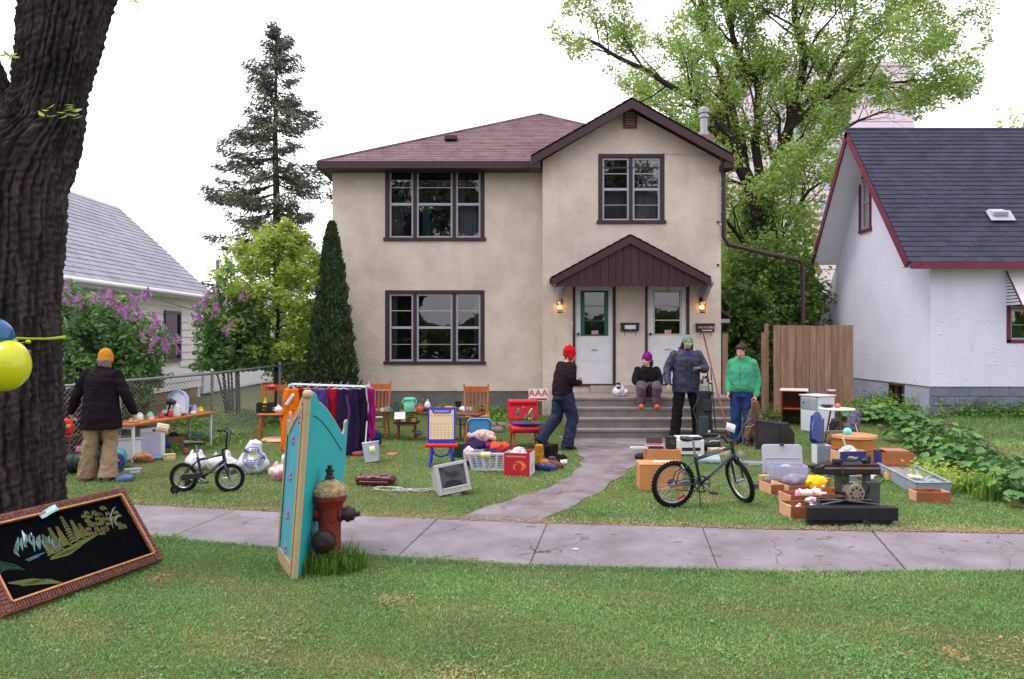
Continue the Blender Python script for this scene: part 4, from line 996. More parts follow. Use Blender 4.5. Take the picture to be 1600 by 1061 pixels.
def spruce():
 D=32;base=W(432,500,D);c=Vector((base.x,D,0));t=thing('spruce_tree','tall sparse dark spruce rising behind the grey roofed house','tree',c)
 r=random.Random(3);rn=np.random.default_rng(3);top=14.6;mb=MB();mb.tube([(0,0,0),(0.05,0,5),(-.05,0,10),(0,0,top)],[.24,.19,.1,.015],8,caps=False)
 C=[];A=[]
 z=2.2
 while z<top-.25:
  f=(top-z)/(top-2.2);Lb=4.0*f**.72*(1.0 if f<.95 else.8)+.12;nb=6
  for k in range(nb):
   a=r.uniform(0,6.28);L=Lb*r.uniform(.45,1.15);dr=.42 if f>.4 else.15
   pts=[];ns=5
   for i in range(ns+1):
    u=i/ns;pts.append(Vector((math.cos(a)*L*u,math.sin(a)*L*u,z+(.12*u if f<.25 else 0)+.25*u*(1-f)-L*dr*(u-.62*u*u*u))))
   mb.tube(pts,[.035*(.3+f)*(1-.8*i/ns)+.004 for i in range(ns+1)],4,caps=False)
   m=max(8,int(125*L/3*(1.15-.1*f)))
   for j in range(m):
    u=r.uniform(.18,1)**.8;p=pts[min(ns-1,int(u*ns))].lerp(pts[min(ns,int(u*ns)+1)],u*ns-int(u*ns));
    side=r.gauss(0,.13+.26*u*(1-u)*2)*L*.45
    q=p+Vector((-math.sin(a)*side,math.cos(a)*side,-abs(r.gauss(0,.09))-abs(side)*.15));C.append(q)
    A.append(Vector((math.cos(a)+r.gauss(0,.5),math.sin(a)+r.gauss(0,.5),-.55+r.gauss(0,.35))))
  z+=.27+.2*f
 for j in range(200):zz=r.uniform(top-1.2,top);C.append(Vector((r.gauss(0,.06),r.gauss(0,.06),zz)));A.append(Vector((r.gauss(0,.5),r.gauss(0,.5),.8)))
 mb.build('trunk',m_bark3,t,smooth=180)
 C=np.array(C);A=np.array(A);A/=np.linalg.norm(A,axis=1,keepdims=True);n=len(C)
 C=np.repeat(C,2,0)+rn.normal(size=(2*n,3))*.07;A=np.repeat(A,2,0)+rn.normal(size=(2*n,3))*.3;A/=np.linalg.norm(A,axis=1,keepdims=True);n*=2
 B=np.cross(A,rand_unit(n,rn));B/=np.linalg.norm(B,axis=1,keepdims=True);s=.11*rn.uniform(.6,1.3,(n,1));v=rn.uniform(.7,1.3,(n,1))
 o=link('crown',quads_mesh(C,A*s,B*s*.26,np.concatenate([v,v,v],1),'needles',.3),lm_spruce,t);o['kind']='stuff'
spruce()
bush('shrub','dark leafy shrub behind the gap beside the duplex downspout','bush',gp(5.6,19.2),(1.0,.9,1.5),15000,lm_dark,.065,8,41,lump=.3)
bush('shrub','tall dark shrub mass right behind the cedar board fence','bush',gp(7.0,20.2),(1.2,.9,2.1),17000,lm_dark,.065,8,42,lump=.3)
bush('small_tree','bright yellow green tree behind the downspout pipe','tree',gp(8.4,26.0),(2.2,1.6,3.5),26000,lm_yell,.08,8,43,lump=.35)
bush('small_tree','green tree filling the gap right beside the duplex wall','tree',gp(7.2,23.5),(1.2,1.1,2.6),15000,lm_tree,.07,7,44,lump=.35)
bush('hedge','dark hedge far behind the gate opening','hedge',gp(6.3,22.0),(2.4,.9,1.6),16000,lm_dark,.07,10,45,lump=.2)
bush('small_tree','pale leafy tree top showing above the charcoal roof','tree',(W(1560,300,40).x+1.8,40,0),(4.6,3,6.85),14000,lm_yell,.15,9,46,lump=.35)
bush('shrub','low dark shrub mass behind the chain link fence','bush',gp(-4.6,18.5),(1.4,.8,1.1),12000,lm_dark,.06,8,47,lump=.3)
for k,(x,y,s,lab)in enumerate([(-6,-14,1.0,'street elm across the road behind the viewer on the left'),(6.5,-17,1.15,'street elm across the road behind the viewer in the middle'),(19,-15,.95,'street elm across the road behind the viewer on the right')]):
 if k==0:
  t=thing('street_elm',lab,'tree',(x,y,0),group='street elms across the road')
  r=random.Random(70);rn=np.random.default_rng(70);mb=MB();tips=[]
  mb.tube([(0,0,0),(0,0,2),(.1,0,4)],[.5,.4,.35],9,caps=False)
  for q in range(6):a=q*1.05;grow(mb,Vector((.1,0,3.9)),Vector((math.cos(a),math.sin(a),1.3)),3.3,.2,3,tips,r,3,.6,.08,3,.75)
  mb.build('trunk',m_bark2,t,smooth=180)
  o=link('crown',leaf_mesh(clumps(tips,11000,.4,rn),.16,.6,.4,rn,.25),leafmat('elm_leaf',(70,88,62),transl=.15),t);o['kind']='stuff';ELM=t
 else:dup(ELM,(x,y,0),k*2.1,lab)
def treeline():
 rn=np.random.default_rng(90);n=26000;x=rn.uniform(-45,45,n);h=3.4+1.6*nzv(np.stack([x,0*x,0*x],-1),.35,2);z=h*rn.uniform(0,1,n)**.7
 C=np.stack([x,-27+rn.normal(0,1.2,n),z],-1);o=link('treeline',leaf_mesh(C,.3,.7,.3,rn,.3),lm_dark);tag(o,'dense garden greenery across the road behind the viewer','trees',kind='stuff')
treeline()
# -- the big street elm in the foreground
def fore_tree():
 cx,cy=-3.93,5.95
 t=thing('elm_trunk','thick furrowed dark tree trunk with a yellow ribbon at the left edge','tree',(cx,cy,0))
 def axis(z):
  lean=np.interp(z,[0,1.94,2.91,3.2,3.42,3.7,4.39,6],[.02,-.01,.02,.14,.32,.40,.53,.9]);return lean
 def rad(z):return np.interp(z,[-.1,.0,.25,.57,1.94,2.91,3.2,3.42,3.7,4.39,6],[.58,.53,.48,.44,.425,.44,.42,.29,.25,.31,.31])
 def tube(ax,rd,z0,z1,nt,nz_,seed):
  th=np.linspace(0,2*PI,nt,endpoint=False);z=np.linspace(z0,z1,nz_);T,Z=np.meshgrid(th,z)
  P=np.stack([np.cos(T),np.sin(T),Z*.33],-1).reshape(-1,3);w=nzv(P,3.0,seed).reshape(T.shape)
  w2=nzv(P*np.array([1,1,2.2]),9,seed+1).reshape(T.shape)
  ph=T*17+w*2.8+w2*.9+np.sin(Z*2.3+T)*.8;ridge=1-np.abs(np.sin(ph))**.8
  ph2=T*37+w*5+w2*2.5+Z*1.5;r2=np.abs(np.sin(ph2))
  P2=np.stack([np.cos(T)*3,np.sin(T)*3,Z*7],-1).reshape(-1,3);blk=nzv(P2,3.5,seed+4).reshape(T.shape)
  dsp=-.046*ridge+.010*r2+.015*blk+.012*w
  rr=rd(Z)+dsp;X=ax(Z)+rr*np.cos(T);Y=rr*np.sin(T)
  V=np.stack([X,Y,Z],-1).reshape(-1,3)
  i=np.arange(nz_-1)[:,None]*nt;j=np.arange(nt)[None,:];j2=(j+1)%nt
  Fq=np.stack([i+j,i+j2,i+nt+j2,i+nt+j],-1).reshape(-1,4)
  me=bpy.data.meshes.new('trunk');me.vertices.add(len(V));me.vertices.foreach_set('co',V.astype(np.float32).ravel())
  me.loops.add(Fq.size);me.loops.foreach_set('vertex_index',Fq.astype(np.int32).ravel());me.polygons.add(len(Fq));me.polygons.foreach_set('loop_start',np.arange(0,Fq.size,4,dtype=np.int32));me.update(calc_edges=True)
  sh=np.clip(1-ridge*.55+blk*.1,.3,1.15)
  ca=me.color_attributes.new('tint','FLOAT_COLOR','POINT');c3=1+.12*blk.ravel()[:,None]*np.array([1,.9,.8]);ca.data.foreach_set('color',np.concatenate([c3,np.ones((len(V),1))],1).astype(np.float32).ravel())
  return me
 mb_=mat('elm_bark',(76,67,66),.95,.25,9,.9,70,attr=True,alt=(38,35,38),stretch=(1,1,.25))
 o=link('trunk',tube(axis,rad,-.12,6.0,420,620,2),mb_,t);o.data.shade_smooth()
 def ax2(z):return np.interp(z,[2.6,3.0,3.4,3.59,3.92,4.4,5.5],[-.1,-.1,-.06,-.10,-.24,-.46,-1.1])
 def rd2(z):return np.interp(z,[2.6,3.0,3.4,3.6,4.4,6],[.25,.33,.27,.22,.21,.18])
 o=link('limb',tube(ax2,rd2,2.6,5.5,240,300,9),mb_,t);o.data.shade_smooth()
 rn=np.random.default_rng(9)
 for(px,py,D,n,s)in((92,176,5.42,18,.17),(8,88,5.3,9,.07),(212,1,5.5,4,.05)):
  c=W(px,py,D);C=np.array([[c.x+rn.uniform(-s,s),c.y+rn.normal(0,.03),c.z+rn.normal(0,.018)-.0]for _ in range(n)])
  A=np.stack([rn.choice([-1,1],n)*rn.uniform(.5,1,n),rn.uniform(-.5,.1,n),rn.uniform(-.6,.2,n)],-1);A/=np.linalg.norm(A,axis=1,keepdims=True)
  B=np.cross(A,np.array([[0,-.5,1.]]*n)+rn.normal(size=(n,3))*.3);B/=np.linalg.norm(B,axis=1,keepdims=True);sz=.034*rn.uniform(.7,1.25,(n,1));v=rn.uniform(.8,1.2,(n,1))
  me=quads_mesh(C,A*sz,B*sz*.42,np.concatenate([v,v,v],1),'leaves',.3);o=link('sprig',me,lm_yell,t,True);o['kind']='stuff'
  mb=MB();mb.tube([Vector((C[0][0],c.y+.12,c.z-.02)),c+Vector((0,.03,0)),Vector((C[:,0].max(),c.y,c.z-.01))],.003,4);mb.build('twig',m_bark2,t,world=True)
 t2=thing('ribbon','lime yellow ribbon tied round the thick foreground trunk','ribbon',(cx,cy,1.78))
 vs=[];fs=[];n=90
 for k in range(n):
  a=2*PI*k/n;r_=.452+.004*math.sin(9*a);zc=.02*math.cos(a)+.006*math.sin(5*a);h=.011*(1+.3*math.sin(3*a))
  for(dr,dz)in((0,-h),(.002,h)):vs.append((r_*math.cos(a)+dr,r_*math.sin(a),zc+dz))
  fs.append((2*k,(2*k+2)%(2*n),(2*k+3)%(2*n),2*k+1))
 rb=MB().add(vs,fs).build('band',mat('lime_ribbon',(206,214,40),.4,.05,8,.05,30,transl=.3),t2,smooth=180)
 sm=rb.modifiers.new('t','SOLIDIFY');sm.thickness=.003
 c=W(44,534,5.4)-Vector((cx,cy,1.78))
 MB().ball(c,(.02,.015,.014),8).tube([c,c+Vector((-.1,-.1,-.02)),c+Vector((-.2,-.2,.0))],.006,5,flat=.3).build('knot',MATS['lime_ribbon'],t2,smooth=180)
fore_tree()
def balloon(px,py,D,r,rgb,lab,tilt):
 c=W(px,py,D);t=thing('balloon',lab,'balloon',c,rot=tilt,group='balloons tied to the foreground trunk')
 m=mat('balloon_%d_%d'%(rgb[0],rgb[1]),rgb,.16,.02,3,0,transl=.25,coat=.4)
 prof=[]
 for i in range(25):
  a=PI*i/24;z=-math.cos(a);rr=math.sin(a)*(1 if z>0 else 1-.13*(-z)**2);prof.append((max(.001,rr*r),z*r*1.1 if z>0 else z*r*1.2))
 prof[0]=(.008,prof[0][1])
 MB().lathe(prof,n=28).build('skin',m,t,smooth=180)
 MB().lathe([(.004,-r*1.19),(.012,-r*1.22),(.016,-r*1.27),(.004,-r*1.255)],n=10).build('knot',m,t,smooth=180)
balloon(9,573,4.9,.142,(216,222,34),'round yellow balloon below the blue one on the trunk',(R(10),R(195),0))
balloon(-8,526,5.0,.112,(16,92,148),'shiny blue balloon half out of frame above the yellow one',(R(10),R(160),0))
balloon(42,552,5.3,.028,(20,40,130),'tiny dark blue balloon nub behind the yellow balloon',(R(20),R(80),0))
# -- grass
def on_paving(x,y):
 up,lo=interp(UPPX,x),interp(LOPX,x);a=(y<up)&(y>lo)
 pl,pr=path_x(y);b=(y>up-.1)&(y<13.7)&(x>pl)&(x<pr)
 st=(x>.9)&(x<4.15)&(y>13.3)
 hs=(y>15.65)&(x>.5)&(x<4.3)|(y>16.1)&(x>-3.8)&(x<4.3)
 tr=(x+3.93)**2+(y-5.95)**2<.3
 bed=bed_mask(x,y)
 return a|b|st|hs|tr|(bed&(np.sin(x*37.1+y*51.7)<.93))
BEDPX=[(1362,655),(1395,662),(1445,690),(1500,735),(1540,760),(1580,800),(1650,850),(1900,990),(1900,880),(1650,775),(1600,735),(1545,690),(1480,655),(1420,640),(1380,640)]
BED=[G(*p)for p in BEDPX]
def bed_mask(x,y):
 x=np.asarray(x,float);y=np.asarray(y,float);ins=np.zeros(x.shape,bool);n=len(BED)
 for i in range(n):
  a,b=BED[i],BED[(i+1)%n]
  c=((a.y>y)!=(b.y>y))&(x<(b.x-a.x)*(y-a.y)/(b.y-a.y+1e-12)+a.x);ins^=c
 return ins
PATCH=[(G(*p[:2]),p[2])for p in((612,938,.13),(1590,1022,.3),(1490,1024,.12),(715,1060,.16),(1245,745,.3),(560,756,.3),(1110,780,.22),(830,775,.25),(250,905,.12),(640,770,.3))]
def grass(name,lab,y0,y1,n,h,w,seed,tall=1.0,xr=None):
 rn=np.random.default_rng(seed);y=y0+(y1-y0)*rn.uniform(0,1,n)**.8 if name=='boulevard_grass'else np.sqrt(rn.uniform(y0**2,y1**2,n))
 if name!='boulevard_grass':y=y0+(y1-y0)*rn.uniform(0,1,n)**1.25
 half=y*800/F*1.08+.3;x=rn.uniform(-1,1,n)*half
 if xr:k_=(x>xr[0])&(x<xr[1]);x,y=x[k_],y[k_]
 P=np.stack([x,y,x*0],-1);dry=nzv(P,1.5,5)*.6+nzv(P,4.2,6)*.5;bare=nzv(P,.9,15)+.5*nzv(P,3.4,16)
 keep=~on_paving(x,y)&((bare<1.0)|(rn.uniform(0,1,len(x))<.25));x,y,dry=x[keep],y[keep],dry[keep];n=len(x)
 bp_=sum(np.exp(-(((x-q.x)/rr)**2+((y-q.y)/rr)**2)**1.5*1.2)for q,rr in PATCH);bp_=np.clip(bp_*(1+.5*nzv(np.stack([x,y,x*0],-1),9,71)),0,1)
 k2=rn.uniform(0,1,n)>bp_*.6;x,y,dry,bp_=x[k2],y[k2],dry[k2],bp_[k2];n=len(x)
 z=gz(x,y);hh=h*rn.uniform(.5,1.35,n)*tall*(1-.25*np.clip(dry,0,1))*(1+.5*np.clip(nzv(np.stack([x,y,x*0],-1),2.6,25),0,1))
 edge=np.abs(y-interp(LOPX,x))<.14;hh=np.where(edge&(rn.uniform(0,1,n)<.4),hh*1.7,hh)
 a=rn.uniform(0,6.28,n);lean=rn.uniform(.25,1.25,n)
 d=np.stack([np.cos(a),np.sin(a),x*0],-1);s=np.stack([-np.sin(a),np.cos(a),x*0],-1);ww=w*rn.uniform(.6,1.4,n)
 b=rn.uniform(0,6.28,n);s=np.stack([np.cos(b),np.sin(b),x*0],-1)
 B=np.stack([x,y,z-.004],-1);up=np.array([0,0,1.0])
 V=np.empty((n,4,3),np.float32);m1=B+d*(hh*lean*.3)[:,None]+up*(hh*.55)[:,None];tip=B+d*(hh*lean)[:,None]+up*(hh*(1.05-.35*lean))[:,None]
 V[:,0]=B;V[:,1]=m1+s*ww[:,None];V[:,2]=m1-s*ww[:,None];V[:,3]=tip
 me=bpy.data.meshes.new(name);me.vertices.add(n*4);me.vertices.foreach_set('co',V.ravel())
 idx=(np.arange(n)*4)[:,None]+np.array([0,1,2,2,1,3]);me.loops.add(n*6);me.loops.foreach_set('vertex_index',idx.astype(np.int32).ravel())
 me.polygons.add(n*2);me.polygons.foreach_set('loop_start',np.arange(0,n*6,3,dtype=np.int32));me.update(calc_edges=True)
 v=rn.uniform(.72,1.3,n);dd=np.clip(dry*1.1+.1+rn.normal(0,.3,n),0,1.0);straw=rn.uniform(0,1,n)<(.08+.34*np.clip(dry,0,1)+.4*bp_)
 near=(np.abs(y-interp(UPPX,x))<.22+.1*nzv(np.stack([x,y,x*0],-1),6,44))&(y>interp(UPPX,x));straw=straw|(near&(rn.uniform(0,1,n)<.6))
 pt=nzv(np.stack([x,y,x*0],-1),1.1,61);v=v*(1+.22*pt);r_=np.where(straw,1.8,.80+.7*dd);g_=np.where(straw,1.2,1.0-.02*dd);b_=np.where(straw,1.9,1.0+.15*dd)
 T=np.stack([r_*v,g_*v,b_*v,np.ones(n)],-1).astype(np.float32);ca=me.color_attributes.new('tint','FLOAT_COLOR','POINT');ca.data.foreach_set('color',np.repeat(T[:,None],4,1).ravel())
 o=link(name,me,lm_grass);tag(o,lab,'grass',kind='stuff')
grass('boulevard_grass','short mown grass of the strip before the pavement',3.5,7.3,300000,.026,.0026,1)
grass('lawn_grass','short mown lawn grass in front of both houses',6.9,16.2,330000,.03,.0036,2)
grass('lush_grass','brighter longer grass beside the white stucco house',12.2,15.7,60000,.06,.006,3,xr=(7.2,14))
def litter():
 rn=np.random.default_rng(4);n=9000;x=rn.uniform(-6,7.5,n);y=interp(UPPX,x)+.02+np.abs(rn.normal(0,.09,n))-.04
 k=rn.uniform(0,1,n)<.05;y=np.where(k,interp(LOPX,x)+rn.uniform(0,1.3,n),y);keep=rn.uniform(0,1,n)<np.clip(.35+.5*(x+3)/6,.25,1);x,y=x[keep],y[keep];n=len(x)
 C=np.stack([x,y,gz(x,y)+.018],-1)
 A=rand_unit(n,rn);A[:,2]*=.15;A/=np.linalg.norm(A,axis=1,keepdims=True);B=np.cross(A,[0,0,1.]);s=.014*rn.uniform(.4,1.6,(n,1));v=rn.uniform(.6,1.5,(n,1))
 o=link('fallen_litter',quads_mesh(C,A*s,B*s*.45,np.concatenate([v,v,v],1),'litter',.2),mat('dry_litter',(146,114,92),.9,attr=True));tag(o,'dry brown leaf litter along the pavement edge','litter',kind='stuff')
 n=1500;rn=np.random.default_rng(14);k=rn.integers(0,len(PATCH),n);qx=np.array([q.x for q,_ in PATCH])[k];qy=np.array([q.y for q,_ in PATCH])[k];rr=np.array([a for _,a in PATCH])[k]
 x=qx+rn.normal(0,.5,n)*rr;y=qy+rn.normal(0,.5,n)*rr;C=np.stack([x,y,gz(x,y)+.012],-1);A=rand_unit(n,rn);A[:,2]*=.2;A/=np.linalg.norm(A,axis=1,keepdims=True);B=np.cross(A,[0,0,1.]);s=.016*rn.uniform(.5,1.5,(n,1));v=rn.uniform(.5,1.2,(n,1))
 o=link('dead_grass',quads_mesh(C,A*s,B*s*.22,np.concatenate([v*1.1,v,v*.9],1),'litter',.2),mat('dry_straw',(160,142,104),.9,attr=True));tag(o,'dry straw in the worn patches of the lawn','dead grass',kind='stuff')
 n=16000;y=3.8+(15-3.8)*rn.uniform(0,1,n)**1.6;x=rn.uniform(-1,1,n)*(y*.72+.3);q=nzv(np.stack([x,y,0*x],-1),2.2,81)+.5*nzv(np.stack([x,y,0*x],-1),7,82);kk=(q>.45)&~on_paving(x,y);x,y=x[kk],y[kk]
 C=np.stack([x,y,gz(x,y)+rn.uniform(.012,.03,len(x))],-1);o=link('clover',leaf_mesh(C,.011,.9,.8,rn,.25),leafmat('clover_leaf',(116,150,96),.5));tag(o,'patches of clover among the mown grass','clover',kind='stuff')
 mb=MB();r=random.Random(5)
 for(px,py)in[(740,876),(765,880),(700,872),(1280,872),(1330,858),(1470,860),(905,838),(1060,850),(600,862),(830,826),(1545,851),(1250,845),(960,838),(1120,872)]:
  g=G(px,py);a=r.uniform(-.5,.5);d=Vector((math.cos(a),math.sin(a),0))*r.uniform(.04,.09);mb.tube([g+Vector((0,0,.016))-d*.6,g+Vector((0,0.012,.017)),g+Vector((0,0,.016))+d*.5],.002,4)
 o=mb.build('twigs',m_bark2);tag(o,'small dead twigs scattered on the pavement','twigs',kind='stuff')
 c=G(899,861);o=MB().ball(c+Vector((0,0,.018)),(.03,.018,.005),8).build('paper_scrap',m_white,smooth=180);tag(o,'small white paper scrap lying on the middle pavement slab','paper scrap')
litter()
# -- people
def xf(mb,M,start=0):
 for i in range(start,len(mb.v)):mb.v[i]=M@mb.v[i]
def limb(mb,pts,rs,n=12):
 """rounded tapered chain"""
 P=[Vector(p)for p in pts];Q=[];RR=[]
 for i in range(len(P)-1):
  for k in range(4):f=k/4;Q.append(P[i].lerp(P[i+1],f));RR.append(rs[i]+(rs[i+1]-rs[i])*f)
 Q.append(P[-1]);RR.append(rs[-1])
 for _ in range(2):
  Q=[Q[0]]+[(Q[i-1]+Q[i]*2+Q[i+1])/4 for i in range(1,len(Q)-1)]+[Q[-1]]
 mb.tube(Q,RR,n);mb.ball(P[0],rs[0],10);mb.ball(P[-1],rs[-1],10)
def loft(mb,secs,n=20):
 """closed stack of ellipses: (cx, cy, z, rx, ry)"""
 vs=[];fs=[]
 for(cx,cy,z,rx,ry)in secs:
  for k in range(n):
   t=2*PI*k/n;c,s=math.cos(t),math.sin(t);e=.85
   vs.append((cx+rx*math.copysign(abs(c)**e,c),cy+ry*math.copysign(abs(s)**e,s),z))
 m=len(secs)
 for i in range(m-1):
  for k in range(n):k2=(k+1)%n;fs.append((i*n+k,i*n+k2,(i+1)*n+k2,(i+1)*n+k))
 fs.append(tuple(range(n))[::-1]);fs.append(tuple((m-1)*n+k for k in range(n)))
 mb.add(vs,fs)
def hand(mb,w,d,nrm,curl=.5,thumb=1,s=1.0):
 w,d,nrm=Vector(w),Vector(d).normalized(),Vector(nrm).normalized();side=d.cross(nrm).normalized()*thumb;nrm=side.cross(d).normalized()*thumb
 M=Matrix((side,nrm,d)).transposed().to_4x4();M.translation=w
 st=len(mb.v)
 mb.box((0,0,.045),(.075,.026,.085));mb.ball((0,0,.05),(.042,.017,.05),10);mb.ball((.018,.004,.03),(.022,.018,.03),8)
 for i,L in enumerate((.072,.08,.075,.058)):
  x=.030-i*.0205;p=Vector((x,0,.086));a=curl*.5;pts=[Vector((x*.8,0,.06)),p]
  for k,f in enumerate((.45,.3,.25)):
   p=p+Vector((x*.06,math.sin(a),math.cos(a)))*L*f*1.05;pts.append(p);a+=curl*.95
  mb.tube(pts,[.0095,.0098,.0088,.008,.007],8);mb.ball(pts[-1],.007,6)
 p0=Vector((.022,.004,.02));p1=Vector((.046,.014,.045));p2=p1+Vector((.016,.012+.01*curl,.03));p3=p2+Vector((.0,.012*curl,.024));mb.tube([p0,p1,p2,p3],[.013,.0115,.0098,.008],8);mb.ball(p3,.008,6)
 if s!=1:
  for i in range(st,len(mb.v)):mb.v[i]=mb.v[i]*s
 xf(mb,M,st)
m_eye=mat('eye_white',(226,222,216),.3,bump=0);m_iris=mat('dark_iris',(40,28,24),.3,bump=0);m_lip=mat('lip',(166,92,86),.5,bump=0)
def person(label,loc,rz,J,skin,head=(0,0,0),sc=1.0,face=True):
 """J: joints in local metres, the figure faces -y"""
 t=thing('person',label,'person',loc,rz)
 ms=mat('skin_%d'%skin[0],skin,.5,.06,20,.05,200)
 mb=MB();g={k:Vector(v)for k,v in J.items()if not k.startswith('hand')}
 px,py,pz=g['pelvis'];nx,ny,nz_=g['neck']
 cx,cy,cz=g['pelvis'].lerp(g['neck'],.7)
 loft(mb,[(px,py,pz-.08,.12,.09),(px,py,pz,.155,.105),(px*.7+cx*.3,py*.6+cy*.4,pz*.6+cz*.4,.135,.095),(cx,cy,cz,.165,.11),(cx*.4+nx*.6,cy*.4+ny*.6,cz*.3+nz_*.7,.15,.085),(nx,ny,nz_,.06,.055)])
 H=g['head'];limb(mb,[g['neck']-Vector((0,0,.04)),H+Vector((0,.01,-.06))],[.058,.052])
 for s in 'lr':
  limb(mb,[g['s'+s],g['e'+s],g['w'+s]],[.05,.04,.027]);limb(mb,[g['h'+s],g['k'+s],g['a'+s]],[.078,.055,.038])
  A=g['a'+s];T=g.get('t'+s,A+Vector((0,-.08,-.05)));limb(mb,[A+Vector((0,0.02,-.03)),T],[.034,.024])
  hd,hn,cu=J['hand'+s];
  hand(mb,g['w'+s],hd,hn,cu,1 if s=='l'else-1)
 st=len(mb.v)
 mb.ball((0,.012,.03),(.074,.092,.088),16).ball((0,-.02,-.02),(.062,.066,.082),14).ball((0,-.04,-.075),(.042,.042,.034),12)
 mb.ball((-.03,-.055,-.035),(.026,.028,.03),10).ball((.03,-.055,-.035),(.026,.028,.03),10).ball((0,-.072,.018),(.048,.016,.012),10)
 mb.tube([(0,-.082,.012),(0,-.098,-.018),(0,-.102,-.03)],[.008,.012,.014],8).ball((0,-.098,-.032),(.016,.012,.009),8).ball((0,-.082,-.062),(.024,.012,.012),8)
 for s in(-1,1):mb.ball((s*.074,.012,-.012),(.01,.02,.03),8,rot=(.15,0,0))
 MH=Matrix.Translation(H)@Euler(head).to_matrix().to_4x4();xf(mb,MH,st)
 b=remesh(mb,.0085,2,name='body');b.transform(Matrix.Scale(sc,4));link('body',b,ms,t)
 if face:
  e=MB()
  for s in(-1,1):e.ball(MH@Vector((s*.028,-.079,.002)),(.012,.008,.007),8)
  e.v=[v*sc for v in e.v];e.build('eyes',m_eye,t,smooth=180)
  e=MB()
  for s in(-1,1):e.ball(MH@Vector((s*.028-.002,-.086,.0015)),(.0055,.003,.0055),8)
  for s in(-1,1):e.ball(MH@Vector((s*.03,-.088,.02)),(.017,.004,.004),8)
  e.v=[v*sc for v in e.v];e.build('irises',m_iris,t,smooth=180)
  e=MB().ball(MH@Vector((0,-.094,-.064)),(.021,.006,.007),10);e.v=[v*sc for v in e.v];e.build('lips',m_lip,t,smooth=180)
 t['sc']=sc
 return t,g,MH,sc
def cloth(t,name,mb,m,sc=1,vox=.012,amp=.006,s=13,seed=0,sm=3,st=(1,1,1)):
 mb.v=[v*sc for v in mb.v]
 me=remesh(mb,vox,sm,wrinkles(amp,s,seed,st),name);return link(name,me,m,t)
def shoe(mb,a,d,L=.27):
 a=Vector(a);d=Vector((d[0],d[1],0)).normalized();rz=math.atan2(d.x,-d.y);z=a.z-.085
 st=len(mb.v);mb.ball((0,.05,.045),(.042,.05,.05),12).ball((0,-.06,.032),(.048,.1,.036),12).box((0,-.03,.01),(.08,L-.02,.02)).ball((0,0,.06),(.04,.06,.05),10)
 M=Matrix.Translation((a.x,a.y,z))@Matrix.Rotation(rz,4,'Z');xf(mb,M,st)
m_navy=mat('navy_jacket_nylon',(42,42,68),.6,.14,5,.2,30)
m_coat=mat('dark_plum_wool',(28,18,27),.9,.2,8,.3,120)
m_blk=mat('black_knit',(26,24,30),.9,.2,8,.4,150)
m_blkt=mat('black_trouser',(24,23,28),.85,.2,8,.3,90)
m_khaki=mat('khaki_trouser',(150,126,100),.85,.12,5,.25,90)
m_jean=mat('dark_denim',(42,48,68),.85,.2,6,.3,120)
m_jean2=mat('blue_denim',(42,62,112),.85,.2,6,.3,120)
m_plumt=mat('mauve_grey_corduroy',(92,76,88),.85,.15,6,.3,120)
m_green=mat('sea_green_fleece',(70,152,118),.85,.08,6,.3,120)
m_hairb=mat('dark_brown_hair',(38,26,24),.6,.3,20,.6,90,stretch=(4,4,.6))
m_orange=mat('orange_shoe',(226,88,40),.6,.1,6,.1,60)
J=dict(pelvis=(0,.0,.93),neck=(0.0,-.05,1.40),head=(-.02,-.1,1.535),sl=(-.175,-.03,1.35),sr=(.175,-.03,1.35),el=(-.30,.02,1.10),er=(.30,-.02,1.10),wl=(-.36,-.1,.87),wr=(.40,-.1,.88),hl=(-.09,0,.9),hr=(.09,0,.9),kl=(-.10,-.03,.49),kr=(.12,.02,.49),al=(-.12,.1,.09),ar=(.17,.0,.09),handl=((-.1,-.3,-1),(1,0,0),.7),handr=((.1,-.4,-1),(-1,0,0),.7))
p1l=G(158,750)
t,g,MH,sc=person('person in a long dark coat and orange knit hat seen from behind',(p1l.x,p1l.y,p1l.z),PI+.12,J,(206,160,140),(R(18),0,R(8)),.98,face=False)
mb=MB();loft(mb,[(0,.0,.66,.25,.17),(0,.0,.8,.235,.17),(0,0,.95,.22,.155),(0,-.01,1.12,.2,.14),(0,-.02,1.27,.205,.14),(0,-.035,1.37,.17,.11),(0,-.045,1.43,.08,.075)])
for s in 'lr':limb(mb,[g['s'+s],g['e'+s],g['w'+s]],[.078,.066,.052])
loft(mb,[(0,-.05,1.38,.1,.09),(0,-.05,1.46,.085,.08)])
c=cloth(t,'coat',mb,m_coat,sc,amp=.007,s=9,seed=3)
MB().beam((0,.168*sc,.68*sc),(0,.15*sc,.95*sc),.006,.004).build('coat_vent',m_blk,c)
mb=MB();loft(mb,[(0,0,.8,.16,.12),(0,0,.95,.16,.12)]);
for s in 'lr':mb.tube([g['h'+s],g['h'+s].lerp(g['k'+s],.5),g['k'+s],g['k'+s].lerp(g['a'+s],.6),g['a'+s]+Vector((0,0,-.055))],[.105,.1,.088,.098,.112],14)
cloth(t,'trousers',mb,m_khaki,sc,amp=.009,s=11,seed=4)
mb=MB();loft(mb,[(0,0,-.055,.088,.098),(0,0,0,.09,.102),(0,.005,.05,.086,.098),(0,.01,.1,.06,.07),(0,.01,.125,.02,.025)]);xf(mb,MH@Matrix.Translation((0,.015,.02)))
cloth(t,'knit_hat',mb,mat('mustard_knit',(206,132,44),.9,.15,20,.8,90),sc,.009,.003,30,2)
mb=MB();loft(mb,[(0,0,-.1,.07,.06),(0,.02,-.03,.078,.075),(0,.02,.0,.07,.07)]);xf(mb,MH@Matrix.Translation((0,.03,-.02)))
